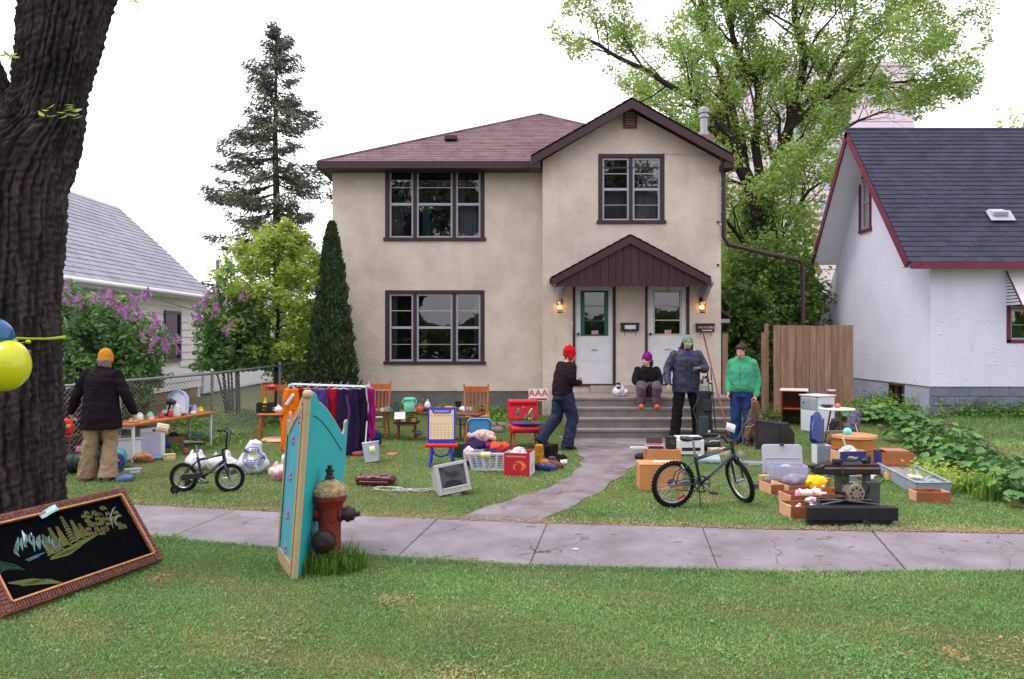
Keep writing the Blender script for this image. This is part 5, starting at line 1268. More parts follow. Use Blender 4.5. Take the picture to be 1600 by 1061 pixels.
cloth(t,'hair',mb,mat('grey_blond_hair',(132,112,102),.7,.3,30,.6,80,stretch=(3,3,.5)),sc,.009,.006,30,3)
for s in 'lr':mb=MB();shoe(mb,g['a'+s],(0,-1));cloth(t,'shoe',mb,mat('grey_shoe',(84,76,76),.7),sc,.01,.001)
J=dict(pelvis=(0,.02,.90),neck=(0.0,-.07,1.36),head=(.0,-.13,1.49),sl=(-.17,-.06,1.31),sr=(.17,-.06,1.31),el=(-.24,.0,1.06),er=(.24,-.02,1.06),wl=(-.1,-.24,1.05),wr=(.12,-.26,1.08),hl=(-.085,0,.88),hr=(.085,0,.88),kl=(-.09,-.12,.48),kr=(.1,.06,.50),al=(-.08,-.02,.09),ar=(.12,.36,.17),tr=(.13,.28,.05),handl=((.8,-.6,.1),(0,0,1),.9),handr=((-.8,-.5,.1),(0,0,-1),.9))
p2l=Vector(((880-800)/F*12.2,12.2,float(gz(.8,12.2))))
t,g,MH,sc=person('person in a red knit hat and black sweater stepping past the red chair',p2l,R(120),J,(206,150,132),(R(10),0,R(-12)),1.0)
mb=MB();loft(mb,[(0,.02,.86,.185,.14),(0,.01,1.0,.185,.14),(0,-.02,1.15,.185,.135),(0,-.045,1.25,.19,.13),(0,-.06,1.33,.15,.1),(0,-.07,1.38,.07,.065)])
for s in 'lr':limb(mb,[g['s'+s],g['e'+s],g['w'+s]],[.07,.06,.045])
cloth(t,'sweater',mb,mat('black_plum_knit',(34,22,32),.95,.2,10,.5,130),sc,amp=.007,s=10,seed=5)
mb=MB();loft(mb,[(0,.02,.78,.155,.125),(0,.02,.9,.165,.13)])
for s in 'lr':mb.tube([g['h'+s],g['h'+s].lerp(g['k'+s],.5),g['k'+s],g['k'+s].lerp(g['a'+s],.6),g['a'+s]+Vector((0,0.0,-.045))],[.112,.105,.094,.09,.092],14)
cloth(t,'jeans',mb,m_jean,sc,amp=.009,s=10,seed=6)
mb=MB();loft(mb,[(0,0,-.06,.088,.09),(0,0,0,.09,.102),(0,.005,.05,.086,.098),(0,.01,.1,.06,.07),(0,.01,.13,.015,.015)]);mb.ball((-.08,.0,-.07),(.018,.04,.055),8).ball((.08,0,-.07),(.018,.04,.055),8).tube([(0,.01,.12),(0,.02,.17)],[.008,.005],6);xf(mb,MH@Matrix.Translation((0,.015,.02)))
cloth(t,'knit_hat',mb,mat('red_knit',(190,22,34),.9,.15,20,.8,90),sc,.009,.003,30,2)
for q_ in(g['al'],g['ar']+Vector((0,-.02,-.02))):mb=MB();shoe(mb,q_,(0,-1));cloth(t,'shoe',mb,mat('dark_shoe',(30,28,34),.6),sc,.01,.001)
s0=Vector(((1011-800)/F*14.35,14.32,.71))
J=dict(pelvis=(0,.1,.10),neck=(0.0,.02,.56),head=(-.015,-.03,.70),sl=(-.17,.03,.51),sr=(.17,.03,.51),el=(-.26,-.05,.28),er=(.26,-.05,.28),wl=(-.07,-.2,.25),wr=(.07,-.2,.25),hl=(-.09,.08,.09),hr=(.09,.08,.09),kl=(-.14,-.32,.24),kr=(.14,-.32,.24),al=(-.15,-.32,-.08),ar=(.13,-.32,-.08),handl=((.9,-.3,-.1),(0,0,1),.8),handr=((-.9,-.3,-.0),(0,0,-1),.8))
t,g,MH,sc=person('smiling person in a purple hat sitting on the landing edge',s0,R(-4),J,(226,172,152),(R(4),0,R(-48)),.98)
mb=MB();loft(mb,[(0,.1,.04,.19,.15),(0,.09,.16,.195,.16),(0,.06,.3,.19,.15),(0,.04,.42,.19,.135),(0,.025,.51,.16,.11),(0,.02,.575,.075,.07)])
for s in 'lr':limb(mb,[g['s'+s],g['e'+s],g['w'+s]],[.07,.06,.045])
mb.ball((0,.09,.55),(.11,.07,.06),10)
cloth(t,'hooded_top',mb,m_blk,sc,amp=.008,s=10,seed=8)
mb=MB();loft(mb,[(0,.1,.0,.18,.15),(0,.08,.1,.17,.14)])
for s in 'lr':mb.tube([g['h'+s],g['h'+s].lerp(g['k'+s],.5),g['k'+s]+Vector((0,.02,0)),g['k'+s]+Vector((0,-.03,-.05)),g['k'+s].lerp(g['a'+s],.6),g['a'+s]+Vector((0,0,-.02))],[.1,.098,.092,.09,.085,.085],14)
cloth(t,'trousers',mb,m_plumt,sc,amp=.007,s=12,seed=9)
mb=MB();loft(mb,[(0,0,-.035,.086,.098),(0,0,.02,.088,.102),(0,.005,.06,.084,.095),(0,.01,.1,.06,.07),(0,.01,.12,.02,.025)]);mb.ball((-.055,0,.11),(.02,.02,.03),8).ball((.055,0,.11),(.02,.02,.03),8);xf(mb,MH@Matrix.Translation((0,.015,.02)))
cloth(t,'knit_hat',mb,mat('purple_knit',(120,34,116),.9,.15,20,.8,90),sc,.009,.003,30,2)
mb=MB();mb.ball((0,.09,-.05),(.07,.045,.06),10).ball((-.04,.085,-.08),(.03,.03,.05),8).ball((.05,.07,-.07),(.035,.03,.06),8);xf(mb,MH)
cloth(t,'hair',mb,m_hairb,sc,.009,.008,30,3)
for s in 'lr':mb=MB();shoe(mb,g['a'+s],(0,-1),.26);cloth(t,'shoe',mb,m_orange,sc,.01,.001)
ph=thing('phone','small dark phone held in the seated person hands','phone',s0+Vector((0,-.27,.27)));MB().box((0,0,0),(.1,.06,.012),rot=(.6,0,.2)).build('case',m_black,ph,bev=.003)
MB().box((0,-.004,.008),(.085,.05,.002),rot=(.6,0,.2)).build('screen',mat('phone_screen',(50,56,70),.15,bump=0),ph)
p4l=Vector(((1072-800)/F*13.15,13.15,float(gz(2.9,13.15))))
J=dict(pelvis=(0,.0,.98),neck=(0.0,-.02,1.52),head=(.0,-.09,1.665),sl=(-.2,0,1.46),sr=(.2,0,1.46),el=(-.33,.02,1.2),er=(.34,-.02,1.2),wl=(-.345,-.12,.98),wr=(.17,-.27,1.235),hl=(-.1,0,.95),hr=(.1,0,.95),kl=(-.16,-.03,.52),kr=(.17,-.01,.52),al=(-.19,.02,.09),ar=(.22,.03,.09),handl=((-.15,-.4,-1),(1,0,0),.75),handr=((-.8,-.35,.15),(0,0,-1),1.05))
t,g,MH,sc=person('tall person in a grey green cap and navy jacket looking down',p4l,R(3),J,(206,146,126),(R(26),0,R(-4)),1.0)
mb=MB();loft(mb,[(0,0,.83,.235,.165),(0,0,.95,.235,.165),(0,0,1.1,.225,.16),(0,0,1.25,.225,.155),(0,0,1.38,.225,.145),(0,0,1.46,.2,.12),(0,0,1.52,.13,.10),(0,-.01,1.56,.085,.08)])
for s in 'lr':limb(mb,[g['s'+s],g['e'+s],g['w'+s]],[.076,.07,.056])
jk=cloth(t,'jacket',mb,m_navy,sc,.013,.007,9,11)
mb=MB();mb.beam((0.0,-.178,.85),(0.0,-.165,1.4),.035,.01);mb.beam((-.13,-.166,1.3),(-.05,-.172,1.3),.01,.05).beam((.05,-.172,1.33),(.13,-.166,1.33),.01,.05);mb.beam((-.19,-.14,1.0),(-.07,-.176,1.0),.012,.07).beam((.07,-.176,1.0),(.19,-.14,1.0),.012,.07)
mb.build('jacket_flaps',m_navy,jk,bev=.003)
mb=MB();mb.tube([(-.1,-.02,1.5),(-.105,.03,1.56),(0,.09,1.58),(.105,.03,1.56),(.1,-.02,1.5)],[.02,.035,.04,.035,.02],8);mb.tube([(-.1,-.03,1.52),(-.05,-.12,1.44)],[.03,.02],8).tube([(.1,-.03,1.52),(.05,-.12,1.44)],[.03,.02],8)
cloth(jk,'collar',mb,m_navy,1,.012,.003,15,2)
mb=MB().ball((0,-.075,1.5),(.055,.05,.07),12);cloth(t,'shirt',mb,mat('royal_blue_cotton',(40,70,160),.8),sc,.01,.003)
mb=MB();loft(mb,[(0,0,.84,.18,.13),(0,0,.98,.18,.13)])
for s in 'lr':mb.tube([g['h'+s],g['h'+s].lerp(g['k'+s],.5),g['k'+s],g['k'+s].lerp(g['a'+s],.6),g['a'+s]+Vector((0,0,-.05))],[.115,.1,.085,.085,.09],14)
cloth(t,'trousers',mb,m_blkt,sc,amp=.008,s=10,seed=14)
mb=MB();loft(mb,[(0,0,.012,.084,.1),(0,.0,.05,.084,.098),(0,.005,.085,.068,.08),(0,.005,.11,.03,.035)]);mb.ball((0,-.125,.022),(.068,.062,.01),12);xf(mb,MH@Matrix.Translation((0,.012,.012)))
cp=cloth(t,'cap',mb,mat('grey_green_cap',(106,130,112),.85,.1,8,.3,100),sc,.008,.001)
mb=MB().ball((0,-.09,.062),(.03,.008,.02),8);xf(mb,MH);mb.build('cap_emblem',mat('pale_patch',(170,180,170),.8),cp,smooth=180)
mb=MB();mb.ball((0,.075,-.06),(.085,.045,.11),12).ball((-.078,.02,-.08),(.022,.04,.09),10).ball((.078,.02,-.08),(.022,.04,.09),10);xf(mb,MH)
cloth(t,'hair',mb,m_hairb,sc,.009,.01,25,5)
mb=MB();mb.ball((0,-.055,-.09),(.045,.04,.03),10);xf(mb,MH);cloth(t,'beard',mb,m_hairb,sc,.007,.004,40,5)
for s in 'lr':mb=MB();shoe(mb,g['a'+s],(0,-1),.3);cloth(t,'shoe',mb,m_black,sc,.01,.001)
mg=thing('travel_mug','dark mug held in the tall person raised hand','mug',p4l+Vector((.085,-.33,1.25)))
MB().lathe([(.026,-.06),(.032,.05),(.034,.055),(.03,.065),(.01,.068)],n=14).build('cup',m_black,mg,smooth=40)
MB().lathe([(.0335,-.02),(.0345,.02)],n=14,caps=False).build('band',m_metal,mg,smooth=60)
p5l=Vector(((1160-800)/F*12.75,12.75,float(gz(3.8,12.75))))
J=dict(pelvis=(0,.0,.92),neck=(0.0,-.02,1.40),head=(.0,-.075,1.53),sl=(-.17,.0,1.34),sr=(.17,0,1.34),el=(-.23,.03,1.08),er=(.235,.06,1.07),wl=(-.2,-.1,.87),wr=(.23,-.06,.82),hl=(-.09,0,.9),hr=(.09,0,.9),kl=(-.1,-.03,.49),kr=(.1,-.01,.49),al=(-.11,.04,.09),ar=(.11,.02,.09),handl=((0,-.5,-1),(1,0,0),.6),handr=((0,-.35,-1),(-1,0,0),1.1))
t,g,MH,sc=person('person in a sea green hoodie and blue jeans holding a brown coat',p5l,R(-30),J,(208,150,130),(R(16),0,R(-14)),1.0)
mb=MB();loft(mb,[(0,0,.87,.2,.15),(0,-.01,.94,.215,.165),(0,-.01,1.08,.205,.16),(0,-.01,1.2,.2,.16),(0,0,1.3,.19,.135),(0,0,1.37,.165,.115),(0,-.01,1.42,.11,.095),(0,-.015,1.45,.07,.07)])
for s in 'lr':limb(mb,[g['s'+s],g['e'+s],g['w'+s]],[.066,.062,.047])
mb.ball((0,.07,1.4),(.13,.075,.065),12).ball((0,.09,1.36),(.09,.05,.07),12).tube([(-.1,.02,1.42),(-.07,-.09,1.38)],[.035,.02],8).tube([(.1,.02,1.42),(.07,-.09,1.38)],[.035,.02],8)
hd=cloth(t,'hoodie',mb,m_green,sc,.012,.007,10,16)
MB().beam((0.0,-.178,.9),(0.0,-.165,1.3),.008,.006).build('zip',mat('zip_green',(40,110,84),.5),hd)
MB().beam((-.16,-.155,1.04),(-.08,-.172,.97),.008,.012).beam((.16,-.155,1.04),(.08,-.172,.97),.008,.012).build('pocket_edge',MATS['zip_green'],hd)
mb=MB();loft(mb,[(0,0,.78,.17,.13),(0,0,.92,.175,.135)])
for s in 'lr':mb.tube([g['h'+s],g['h'+s].lerp(g['k'+s],.5),g['k'+s],g['k'+s].lerp(g['a'+s],.6),g['a'+s]+Vector((0,0,-.05))],[.112,.1,.082,.085,.095],14)
cloth(t,'jeans',mb,m_jean2,sc,amp=.008,s=10,seed=18)
mb=MB();mb.ball((0,.025,.045),(.084,.094,.085),14).ball((0,.07,-.03),(.07,.045,.06),10).ball((.0,-.055,.085),(.06,.035,.03),10).ball((-.07,.02,.0),(.02,.045,.045),8).ball((.07,.02,.0),(.02,.045,.045),8);xf(mb,MH)
cloth(t,'hair',mb,m_hairb,sc,.009,.008,25,6)
for s in 'lr':mb=MB();shoe(mb,g['a'+s],(0,-1),.26);cloth(t,'shoe',mb,mat('reddish_shoe',(120,50,44),.6),sc,.01,.001)
hx=p5l+Matrix.Rotation(R(-30),3,'Z')@Vector((.22,-.1,.72))
def drape(name,lab,cat,top,L,w,dep,m,seed=1,spread=1.6,group=None,amp=.012,lean=(0,0),vox=.012,flat_top=.35):
 t=thing(name,lab,cat,top,group=group);mb=MB();r=random.Random(seed);n=9
 for k in range(n):
  f=(k/(n-1)-.5);x0=f*w*flat_top;x1=f*w*spread
  l=L*r.uniform(.92,1.04);mb.tube([(x0,0,.0),(x0*.6+x1*.4+lean[0]*.3,r.uniform(-1,1)*dep*.4+lean[1]*.3,-l*.45),(x1+lean[0],r.uniform(-1,1)*dep*.5+lean[1],-l)],[w*.14,w*.19,w*.21],9,flat=dep/w*1.3)
 me=remesh(mb,vox,3,wrinkles(amp,11,seed,(1.6,1,.45)));link('cloth',me,m,t);return t
bc=drape('coat','brown coat hanging from the green hoodie person hand','coat',hx,.62,.2,.1,mat('tan_brown_cloth',(108,84,70),.9,.15,6,.3,100),3)
# -- the sale: building kit
m_pine=mat('orange_pine',(176,96,44),.5,.2,6,.1,60,stretch=(1,1,.3))
m_walnut=mat('dark_stained_wood',(104,60,42),.5,.22,6,.15,60,stretch=(1,1,.3))
m_rust=mat('reddish_drawer_wood',(150,84,54),.6,.2,7,.2,60,stretch=(.4,1,1),rnd=.08)
m_rawwood=mat('raw_drawer_side',(206,160,124),.7,.15,7,.2,60)
m_card=mat('cardboard',(196,136,88),.85,.08,4,.12,60)
m_cardd=mat('old_brown_cardboard',(150,112,88),.85,.1,4,.12,60)
m_bag=mat('white_plastic_bag',(222,222,234),.35,.05,6,.15,25,transl=.15)
m_wplast=mat('white_plastic',(214,216,224),.35,.04,5,0)
m_beige=mat('beige_computer_plastic',(176,174,178),.5,.05,5,.05,200)
m_steel=mat('bright_steel',(170,172,178),.3,.1,10,.05,60,metal=.9)
m_blkm=mat('black_enamel',(26,26,30),.35,.25,9,.15,60,metal=.3)
m_red=mat('red_plastic',(212,26,38),.35,.05,5,0)
m_blue=mat('blue_plastic',(36,44,176),.35,.05,5,0)
m_cream=mat('cream_board',(222,200,164),.6,.05,5,.05,60)
m_yel=mat('yellow_plastic',(232,204,40),.4,.05,5,0)
m_pinkp=mat('pink_note_paper',(246,160,196),.8,.03,5,.05,30)
m_yelp=mat('pale_yellow_paper',(240,232,170),.8,.03,5,.05,30)
m_peach=mat('peach_note_paper',(244,206,180),.8,.03,5,.05,30)
m_wpap=mat('white_note_paper',(226,224,222),.8,.03,5,.05,30)
m_ink=mat('ink_print',(70,60,110),.8,bump=0)
def boxpart(t,name,c,d,m,bev=.004,rot=None):return MB().box(c,d,rot).build(name,m,t,bev=bev)
def openbox(name,lab,cat,loc,rz,w,d,h,m,th=.012,mend=None,group=None,inner=None,rot=None):
 """open crate of five panels"""
 t=thing(name,lab,cat,loc,rz,group,rot=rot)
 boxpart(t,'base',(0,0,th/2),(w-2*th,d-2*th,th),inner or m,0)
 for s in(-1,1):
  boxpart(t,'long_panel',(0,s*(d/2-th/2),h/2),(w,th,h),m,.002)
  boxpart(t,'end_panel',(s*(w/2-th/2),0,h/2),(th,d-2*th-.001,h),mend or m,.002)
 return t
def carton(name,lab,cat,loc,rz,w,d,h,m,flaps=True,group=None):
 t=openbox(name,lab,cat,loc,rz,w,d,h,m,.006,group=group)
 if flaps:
  for s in(-1,1):
   MB().box((s*(w/2+.05),0,h+.03),(.11,d*.96,.005),rot=(0,-s*.5,0)).build('flap',m,t)
 return t
def blob(name,lab,cat,loc,r,m,seed=1,rz=0,amp=.02,s=9,vox=.014,group=None,n=5,part='cloth',flatb=True,extra=None):
 """crumpled soft thing"""
 t=thing(name,lab,cat,loc,rz,group);rg=random.Random(seed);mb=MB()
 mb.ball((0,0,r[2]*.8),(r[0]*.8,r[1]*.8,r[2]*.85),14)
 for k in range(n):
  a=k*2.4+seed;q=rg.uniform(.35,.6);mb.ball((math.cos(a)*r[0]*q,math.sin(a)*r[1]*q,r[2]*rg.uniform(.45,1.1)),(r[0]*rg.uniform(.3,.5),r[1]*rg.uniform(.3,.5),r[2]*rg.uniform(.35,.6)),12,rot=(rg.uniform(-.4,.4),rg.uniform(-.4,.4),a))
 if extra:extra(mb)
 me=remesh(mb,vox,2,wrinkles(amp,s,seed),part)
 if flatb:displace(me,lambda co,no:np.stack([co[:,0],co[:,1],np.where(co[:,2]<.012,.004,co[:,2])],-1))
 link(part,me,m,t);return t
def bag(lab,loc,r,seed,ear=1,rz=0,m=None,group='white plastic bags on the lawn'):
 def ex(mb):
  for s in(-1,1)[:ear+1]:mb.tube([(s*r[0]*.3,0,r[2]*1.3),(s*r[0]*.36,0,r[2]*1.75),(s*r[0]*.3,.0,r[2]*2.05)],[r[0]*.3,r[0]*.16,r[0]*.06],8,flat=.6)
 return blob('plastic_bag',lab,'bag',loc,r,m or m_bag,seed,rz,.014,8,.013,group,5,'bag',extra=ex)
def note(lab,loc,w,h,m,rot,lines=4,parent=None):
 t=thing('price_note',lab,'paper note',loc,rot=rot);n=6;vs=[];fs=[]
 for i in range(n+1):
  for j in(0,1):vs.append((-w/2+w*i/n,.006*math.sin(i*1.1),(-.5+j)*h))
  if i<n:fs.append((2*i,2*i+2,2*i+3,2*i+1))
 o=MB().add(vs,fs).build('sheet',m,t,smooth=180);md=o.modifiers.new('s','SOLIDIFY');md.thickness=.0012
 mb=MB()
 for k in range(lines):mb.box((rng.uniform(-.01,.01),-.009,h*(.3-.6*k/max(1,lines-1))),(w*rng.uniform(.5,.75),.001,h*.035))
 mb.build('handwriting',m_ink,t);return t
def wood_chair(loc,rz,lab):
 t=thing('wooden_chair',lab,'chair',loc,rz,'orange wooden spindle back chairs');W2=.2
 boxpart(t,'seat',(0,0,.44),(.42,.4,.035),m_pine,.012)
 for sx in(-1,1):
  for sy in(-1,1):MB().tube([(sx*.15,sy*.13,.43),(sx*.18,sy*.16,.25),(sx*.205,sy*.19,0)],[.017,.021,.014],8).build('leg',m_pine,t,smooth=50)
  MB().tube([(sx*.18,.18,.45),(sx*.195,.21,.7),(sx*.205,.25,.93)],[.018,.02,.015],8).ball((sx*.205,.252,.945),.016,8).build('back_post',m_pine,t,smooth=50)
  MB().tube([(sx*.19,-.17,.17),(sx*.19,.17,.17)],.011,6).build('stretcher',m_pine,t,smooth=50)
 MB().tube([(-.19,0,.17),(.19,0,.17)],.011,6).build('stretcher',m_pine,t,smooth=50)
 n=8;vs=[]
 mb=MB()
 for k in range(n):
  x0,x1=-.2+.4*k/n,-.2+.4*(k+1)/n;y=lambda x:.235+.03*(1-(x/.2)**2)
  mb.beam((x0,y(x0),.865),(x1+.001,y(x1),.865),.02,.1)
 mb.build('crest_rail',m_pine,t)
 for k in range(5):x=-.12+.06*k;MB().tube([(x,.18,.45),(x*1.08,.215,.65),(x*1.12,.25,.83)],.008,6).build('spindle',m_pine,t,smooth=50)
 return t
CH=[]
for(px,py,lab,a)in((422,688,'orange wooden chair holding a dark crate, left of the clothes rack',.15),(586,684,'orange wooden chair right of the clothes rack holding small china',-.05),(745,692,'orange wooden chair behind the blue panel holding bundled cloth',.1)):
 g=G(px,py);g.y+=.1;g.z=float(gz(g.x,g.y));CH.append(wood_chair(g,a,lab))
a,b=CH[1].location,CH[2].location
t=thing('display_board','long brown board laid across two orange chairs as a display shelf','board',((a.x+b.x)/2,(a.y+b.y)/2-.02,(a.z+b.z)/2+.459))
BZ=t.location.z+.03;BY=t.location.y;boxpart(t,'plank',(0,-.06,.012),(b.x-a.x+.3,.3,.024),m_walnut,.004,rot=(0,math.atan2(a.z-b.z,b.x-a.x),math.atan2(b.y-a.y,b.x-a.x)))
boxpart(t,'trestle_leg',(b.x-t.location.x-.3,0,-.22),(.03,.03,.44),m_walnut)
def bx_(px):return(px-800)/F*(BY-.08)
def onboard(px,dz=0):return Vector((bx_(px),BY-.08,BZ-.004+dz))
def lath(name,lab,cat,loc,prof,m,n=18,group=None,part='body',rot=None,extra=None):
 t=thing(name,lab,cat,loc,group=group,rot=rot);MB().lathe(prof,n=n).build(part,m,t,smooth=40)
 if extra:extra(t)
 return t
m_mint=mat('mint_plastic',(120,206,180),.4,.05,5,0);m_china=mat('white_china',(226,222,226),.2,.04,5,0);m_terr=mat('terracotta',(196,110,80),.8,.1,8,.2)
cupp=[(.02,0),(.03,.004),(.036,.05),(.038,.06),(.034,.06),(.03,.01)]
for k,(px,lab,m)in enumerate(((572,'white china cup at the left end of the display board',m_china),(583,'white china cup second along the display board',m_china),(597,'flowered china cup third along the display board',m_china),(606,'tall grey china mug beside the flowered cup',mat('grey_china',(170,164,176),.3)))):
 def hd(t):MB().tube([(.035,0,.05),(.06,0,.045),(.06,0,.02),(.034,0,.015)],.005,6).build('handle',m,t,smooth=60)
 lath('cup',lab,'cup',onboard(px),[(r*(1+.15*(k%2)),z*(1+.35*(k==3)))for r,z in cupp],m,extra=hd,group='china on the display board')
t=thing('toy_jug','mint green plastic churn shaped jug with two lugs on the display board','jug',onboard(640))
MB().lathe([(.085,0),(.095,.02),(.098,.13),(.08,.17),(.075,.19),(.1,.2),(.1,.23),(.09,.235)],n=20).build('body',m_mint,t,smooth=40)
for s in(-1,1):MB().tube([(s*.08,0,.2),(s*.115,0,.19),(s*.11,0,.13),(s*.09,0,.12)],.012,6).build('handle',m_mint,t,smooth=60)
t=thing('book','dark green book standing on the display board','book',onboard(620,.0)+Vector((0,-.05,0)),rot=(R(-8),0,0));boxpart(t,'pages',(0,.0,.09),(.1,.025,.17),m_wpap,0);boxpart(t,'cover',(0,-.016,.09),(.11,.006,.18),mat('dark_green_cover',(40,66,60),.6))
t=thing('open_booklet','white open booklet hanging over the display board edge','booklet',onboard(626,-.06)+Vector((0,-.1,0)),rot=(R(-30),0,R(4)));boxpart(t,'left_page',(-.045,0,0),(.09,.008,.13),m_wpap,0);boxpart(t,'right_page',(.047,0,.003),(.09,.008,.13),m_wpap,0)
lath('clay_pot','small terracotta pot right of the mint jug','pot',onboard(656),[(.05,0),(.07,.03),(.072,.07),(.05,.1),(.056,.115),(.04,.115)],m_terr)
def dome(t):MB().lathe([(.05,.05),(.048,.08),(.02,.115),(.008,.12),(.014,.14),(.002,.15)],n=16).build('lid',m_wplast,t,smooth=50)
lath('sugar_bowl','white lidded glass bowl on a dark red box on the board','bowl',onboard(668,.06),[(.03,0),(.05,.02),(.052,.05)],m_china,extra=dome)
t=thing('trinket_box','dark red trinket box under the white lidded bowl','box',onboard(668));boxpart(t,'case',(0,0,.028),(.13,.1,.05),mat('wine_red_lacquer',(90,20,36),.4));boxpart(t,'lid',(0,0,.0555),(.134,.104,.006),MATS['wine_red_lacquer'])
lath('party_cone','small red and white cone toy on the display board','toy',onboard(650)+Vector((0,-.1,0)),[(.03,0),(.035,.015),(.004,.06)],m_red)
t=thing('peach_box','small peach coloured box near the right chair','box',onboard(701));boxpart(t,'case',(0,0,.04),(.13,.09,.08),mat('peach_card',(226,150,110),.7));boxpart(t,'lid',(0,0,.084),(.136,.096,.012),MATS['peach_card'])
blob('folded_cloth','white bundled cloth near the right end of the display board','cloth',onboard(724),(.09,.07,.05),mat('white_linen',(216,212,216),.9),3,amp=.01,vox=.009)
lath('glass_jar','squat glass jar beside the white bundled cloth','jar',onboard(735),[(.04,0),(.05,.02),(.05,.06),(.035,.07),(.035,.08)],mat('pale_jar_glass',(170,176,186),.15,bump=0))
t=thing('figurine','small dark brown seated figurine at the board right end','figurine',onboard(753));mb=MB().ball((0,0,.04),(.045,.035,.04),10).ball((0,0,.09),(.025,.024,.028),10).ball((-.04,-.02,.02),(.02,.03,.02),8).ball((.04,-.02,.02),(.02,.03,.02),8);link('body',remesh(mb,.006,1,wrinkles(.004,30,3),'body'),mat('brown_ceramic',(84,44,38),.35),t)
lath('flower_pot','black plastic flower pot against the foundation','pot',gp((716-800)/F*14.6,14.6,.32),[(.045,0),(.065,.11),(.07,.12),(.06,.12)],m_black)
t=thing('pot_stand','low grey block carrying the black flower pot','block',gp((716-800)/F*14.6,14.6));boxpart(t,'block_body',(0,0,.16),(.2,.2,.32),m_found,.01);boxpart(t,'cap',(0,0,.318),(.22,.22,.02),m_found)
for k,(px,lab)in enumerate(((583,'white tray under the left end of the display board'),(722,'white sheet under the right end of the display board'),(692,'white sheet hanging behind the toy easel'))):
 t=thing('white_tray',lab,'tray',onboard(px,-.14)+Vector((0,.1,0)),rot=(R(-18),0,0),group='white sheets under the display board');boxpart(t,'panel',(0,0,0),(.32,.25,.012),m_wplast);boxpart(t,'rim',(0,-.125,.01),(.32,.01,.02),m_wplast,0)
t=thing('black_case','low black case of books under the display board','case',onboard(635,-.2)+Vector((0,.05,0)));boxpart(t,'tray',(0,0,.015),(.42,.26,.03),m_black)
for k in range(4):boxpart(t,'book',(-.14+.09*k,0,.06),(.08,.2,.06),(m_rust,m_wpap,m_walnut,m_card)[k])
t=thing('stool','low dark stool under the black case','stool',gp(*(onboard(635)+Vector((0,.05,0)))[:2]));hz=onboard(635,-.2).z-t.location.z;boxpart(t,'seat',(0,0,hz-.015),(.34,.24,.028),m_walnut)
for sx in(-1,1):
 for sy in(-1,1):boxpart(t,'leg',(sx*.14,sy*.09,(hz-.03)/2),(.025,.025,hz-.03),m_walnut)
g=G(653,688);t=thing('toy_bird','small grey toy bird standing on the lawn behind the easel','toy',g);mb=MB().ball((0,0,.12),(.08,.045,.045),12).ball((-.07,0,.16),(.03,.028,.028),10);link('body',remesh(mb,.007,2,None,'body'),mat('grey_blue_toy',(92,104,120),.6),t)
MB().tube([(-.02,.02,.09),(-.02,.02,0)],.005,5).tube([(.02,-.02,.09),(.02,-.02,0)],.005,5).tube([(-.095,0,.16),(-.125,0,.155)],[.01,.002],6).build('legs_and_beak',m_terr,t)
c0=CH[0].location;t=thing('crate','dark grey plastic crate on the left orange chair','crate',c0+Vector((-.1,-.02,.46)))
for s in(-1,1):
 for k in range(3):boxpart(t,'side_slat',(0,s*.09,.025+.06*k),(.26,.008,.042),m_black,0)
 boxpart(t,'end_panel',(s*.126,0,.085),(.008,.18,.17),m_black,0)
boxpart(t,'base',(0,0,.005),(.25,.18,.008),m_black,0)
t=thing('yellow_bottle','yellow bottle sticking up from the dark crate','bottle',c0+Vector((-.13,-.02,.475)),rot=(0,.12,0));MB().lathe([(.03,0),(.032,.16),(.012,.2),(.012,.25)],n=12).build('body',m_yel,t,smooth=40);MB().lathe([(.014,.25),(.014,.28)],n=10).build('cap',m_red,t)
blob('red_ribbon_bow','bright red ribbon bow on top of the left chair back','ribbon',c0+Vector((-.06,.2,.86)),(.1,.04,.035),m_red,4,amp=.012,vox=.009,flatb=False)
def spout(t):
 MB().tube([(.06,0,.05),(.1,0,.07),(.12,0,.11)],[.018,.012,.009],8).build('spout',m_china,t,smooth=60);MB().tube([(-.06,0,.09),(-.1,0,.09),(-.1,0,.04),(-.065,0,.035)],.008,6).build('handle',m_china,t,smooth=60);MB().lathe([(.04,.1),(.02,.12),(.008,.125),(.012,.14),(.002,.15)],n=14).build('lid',m_china,t,smooth=50)
lath('teapot','round white china teapot on the left orange chair','teapot',c0+Vector((.13,-.06,.46)),[(.04,0),(.07,.03),(.075,.06),(.05,.1)],m_china,extra=spout)
g=G(433,689);t=thing('round_board','pale round wooden board lying flat on the lawn','board',g+Vector((0,0,.02)),rot=(R(3),0,0));MB().lathe([(.25,0),(.255,.01),(.25,.02)],n=32).build('disc',mat('pale_ply',(216,172,132),.7,.1,5,.1,stretch=(.3,1,1)),t,smooth=30);boxpart(t,'batten',(0,.02,.022),(.3,.03,.006),MATS['pale_ply'])
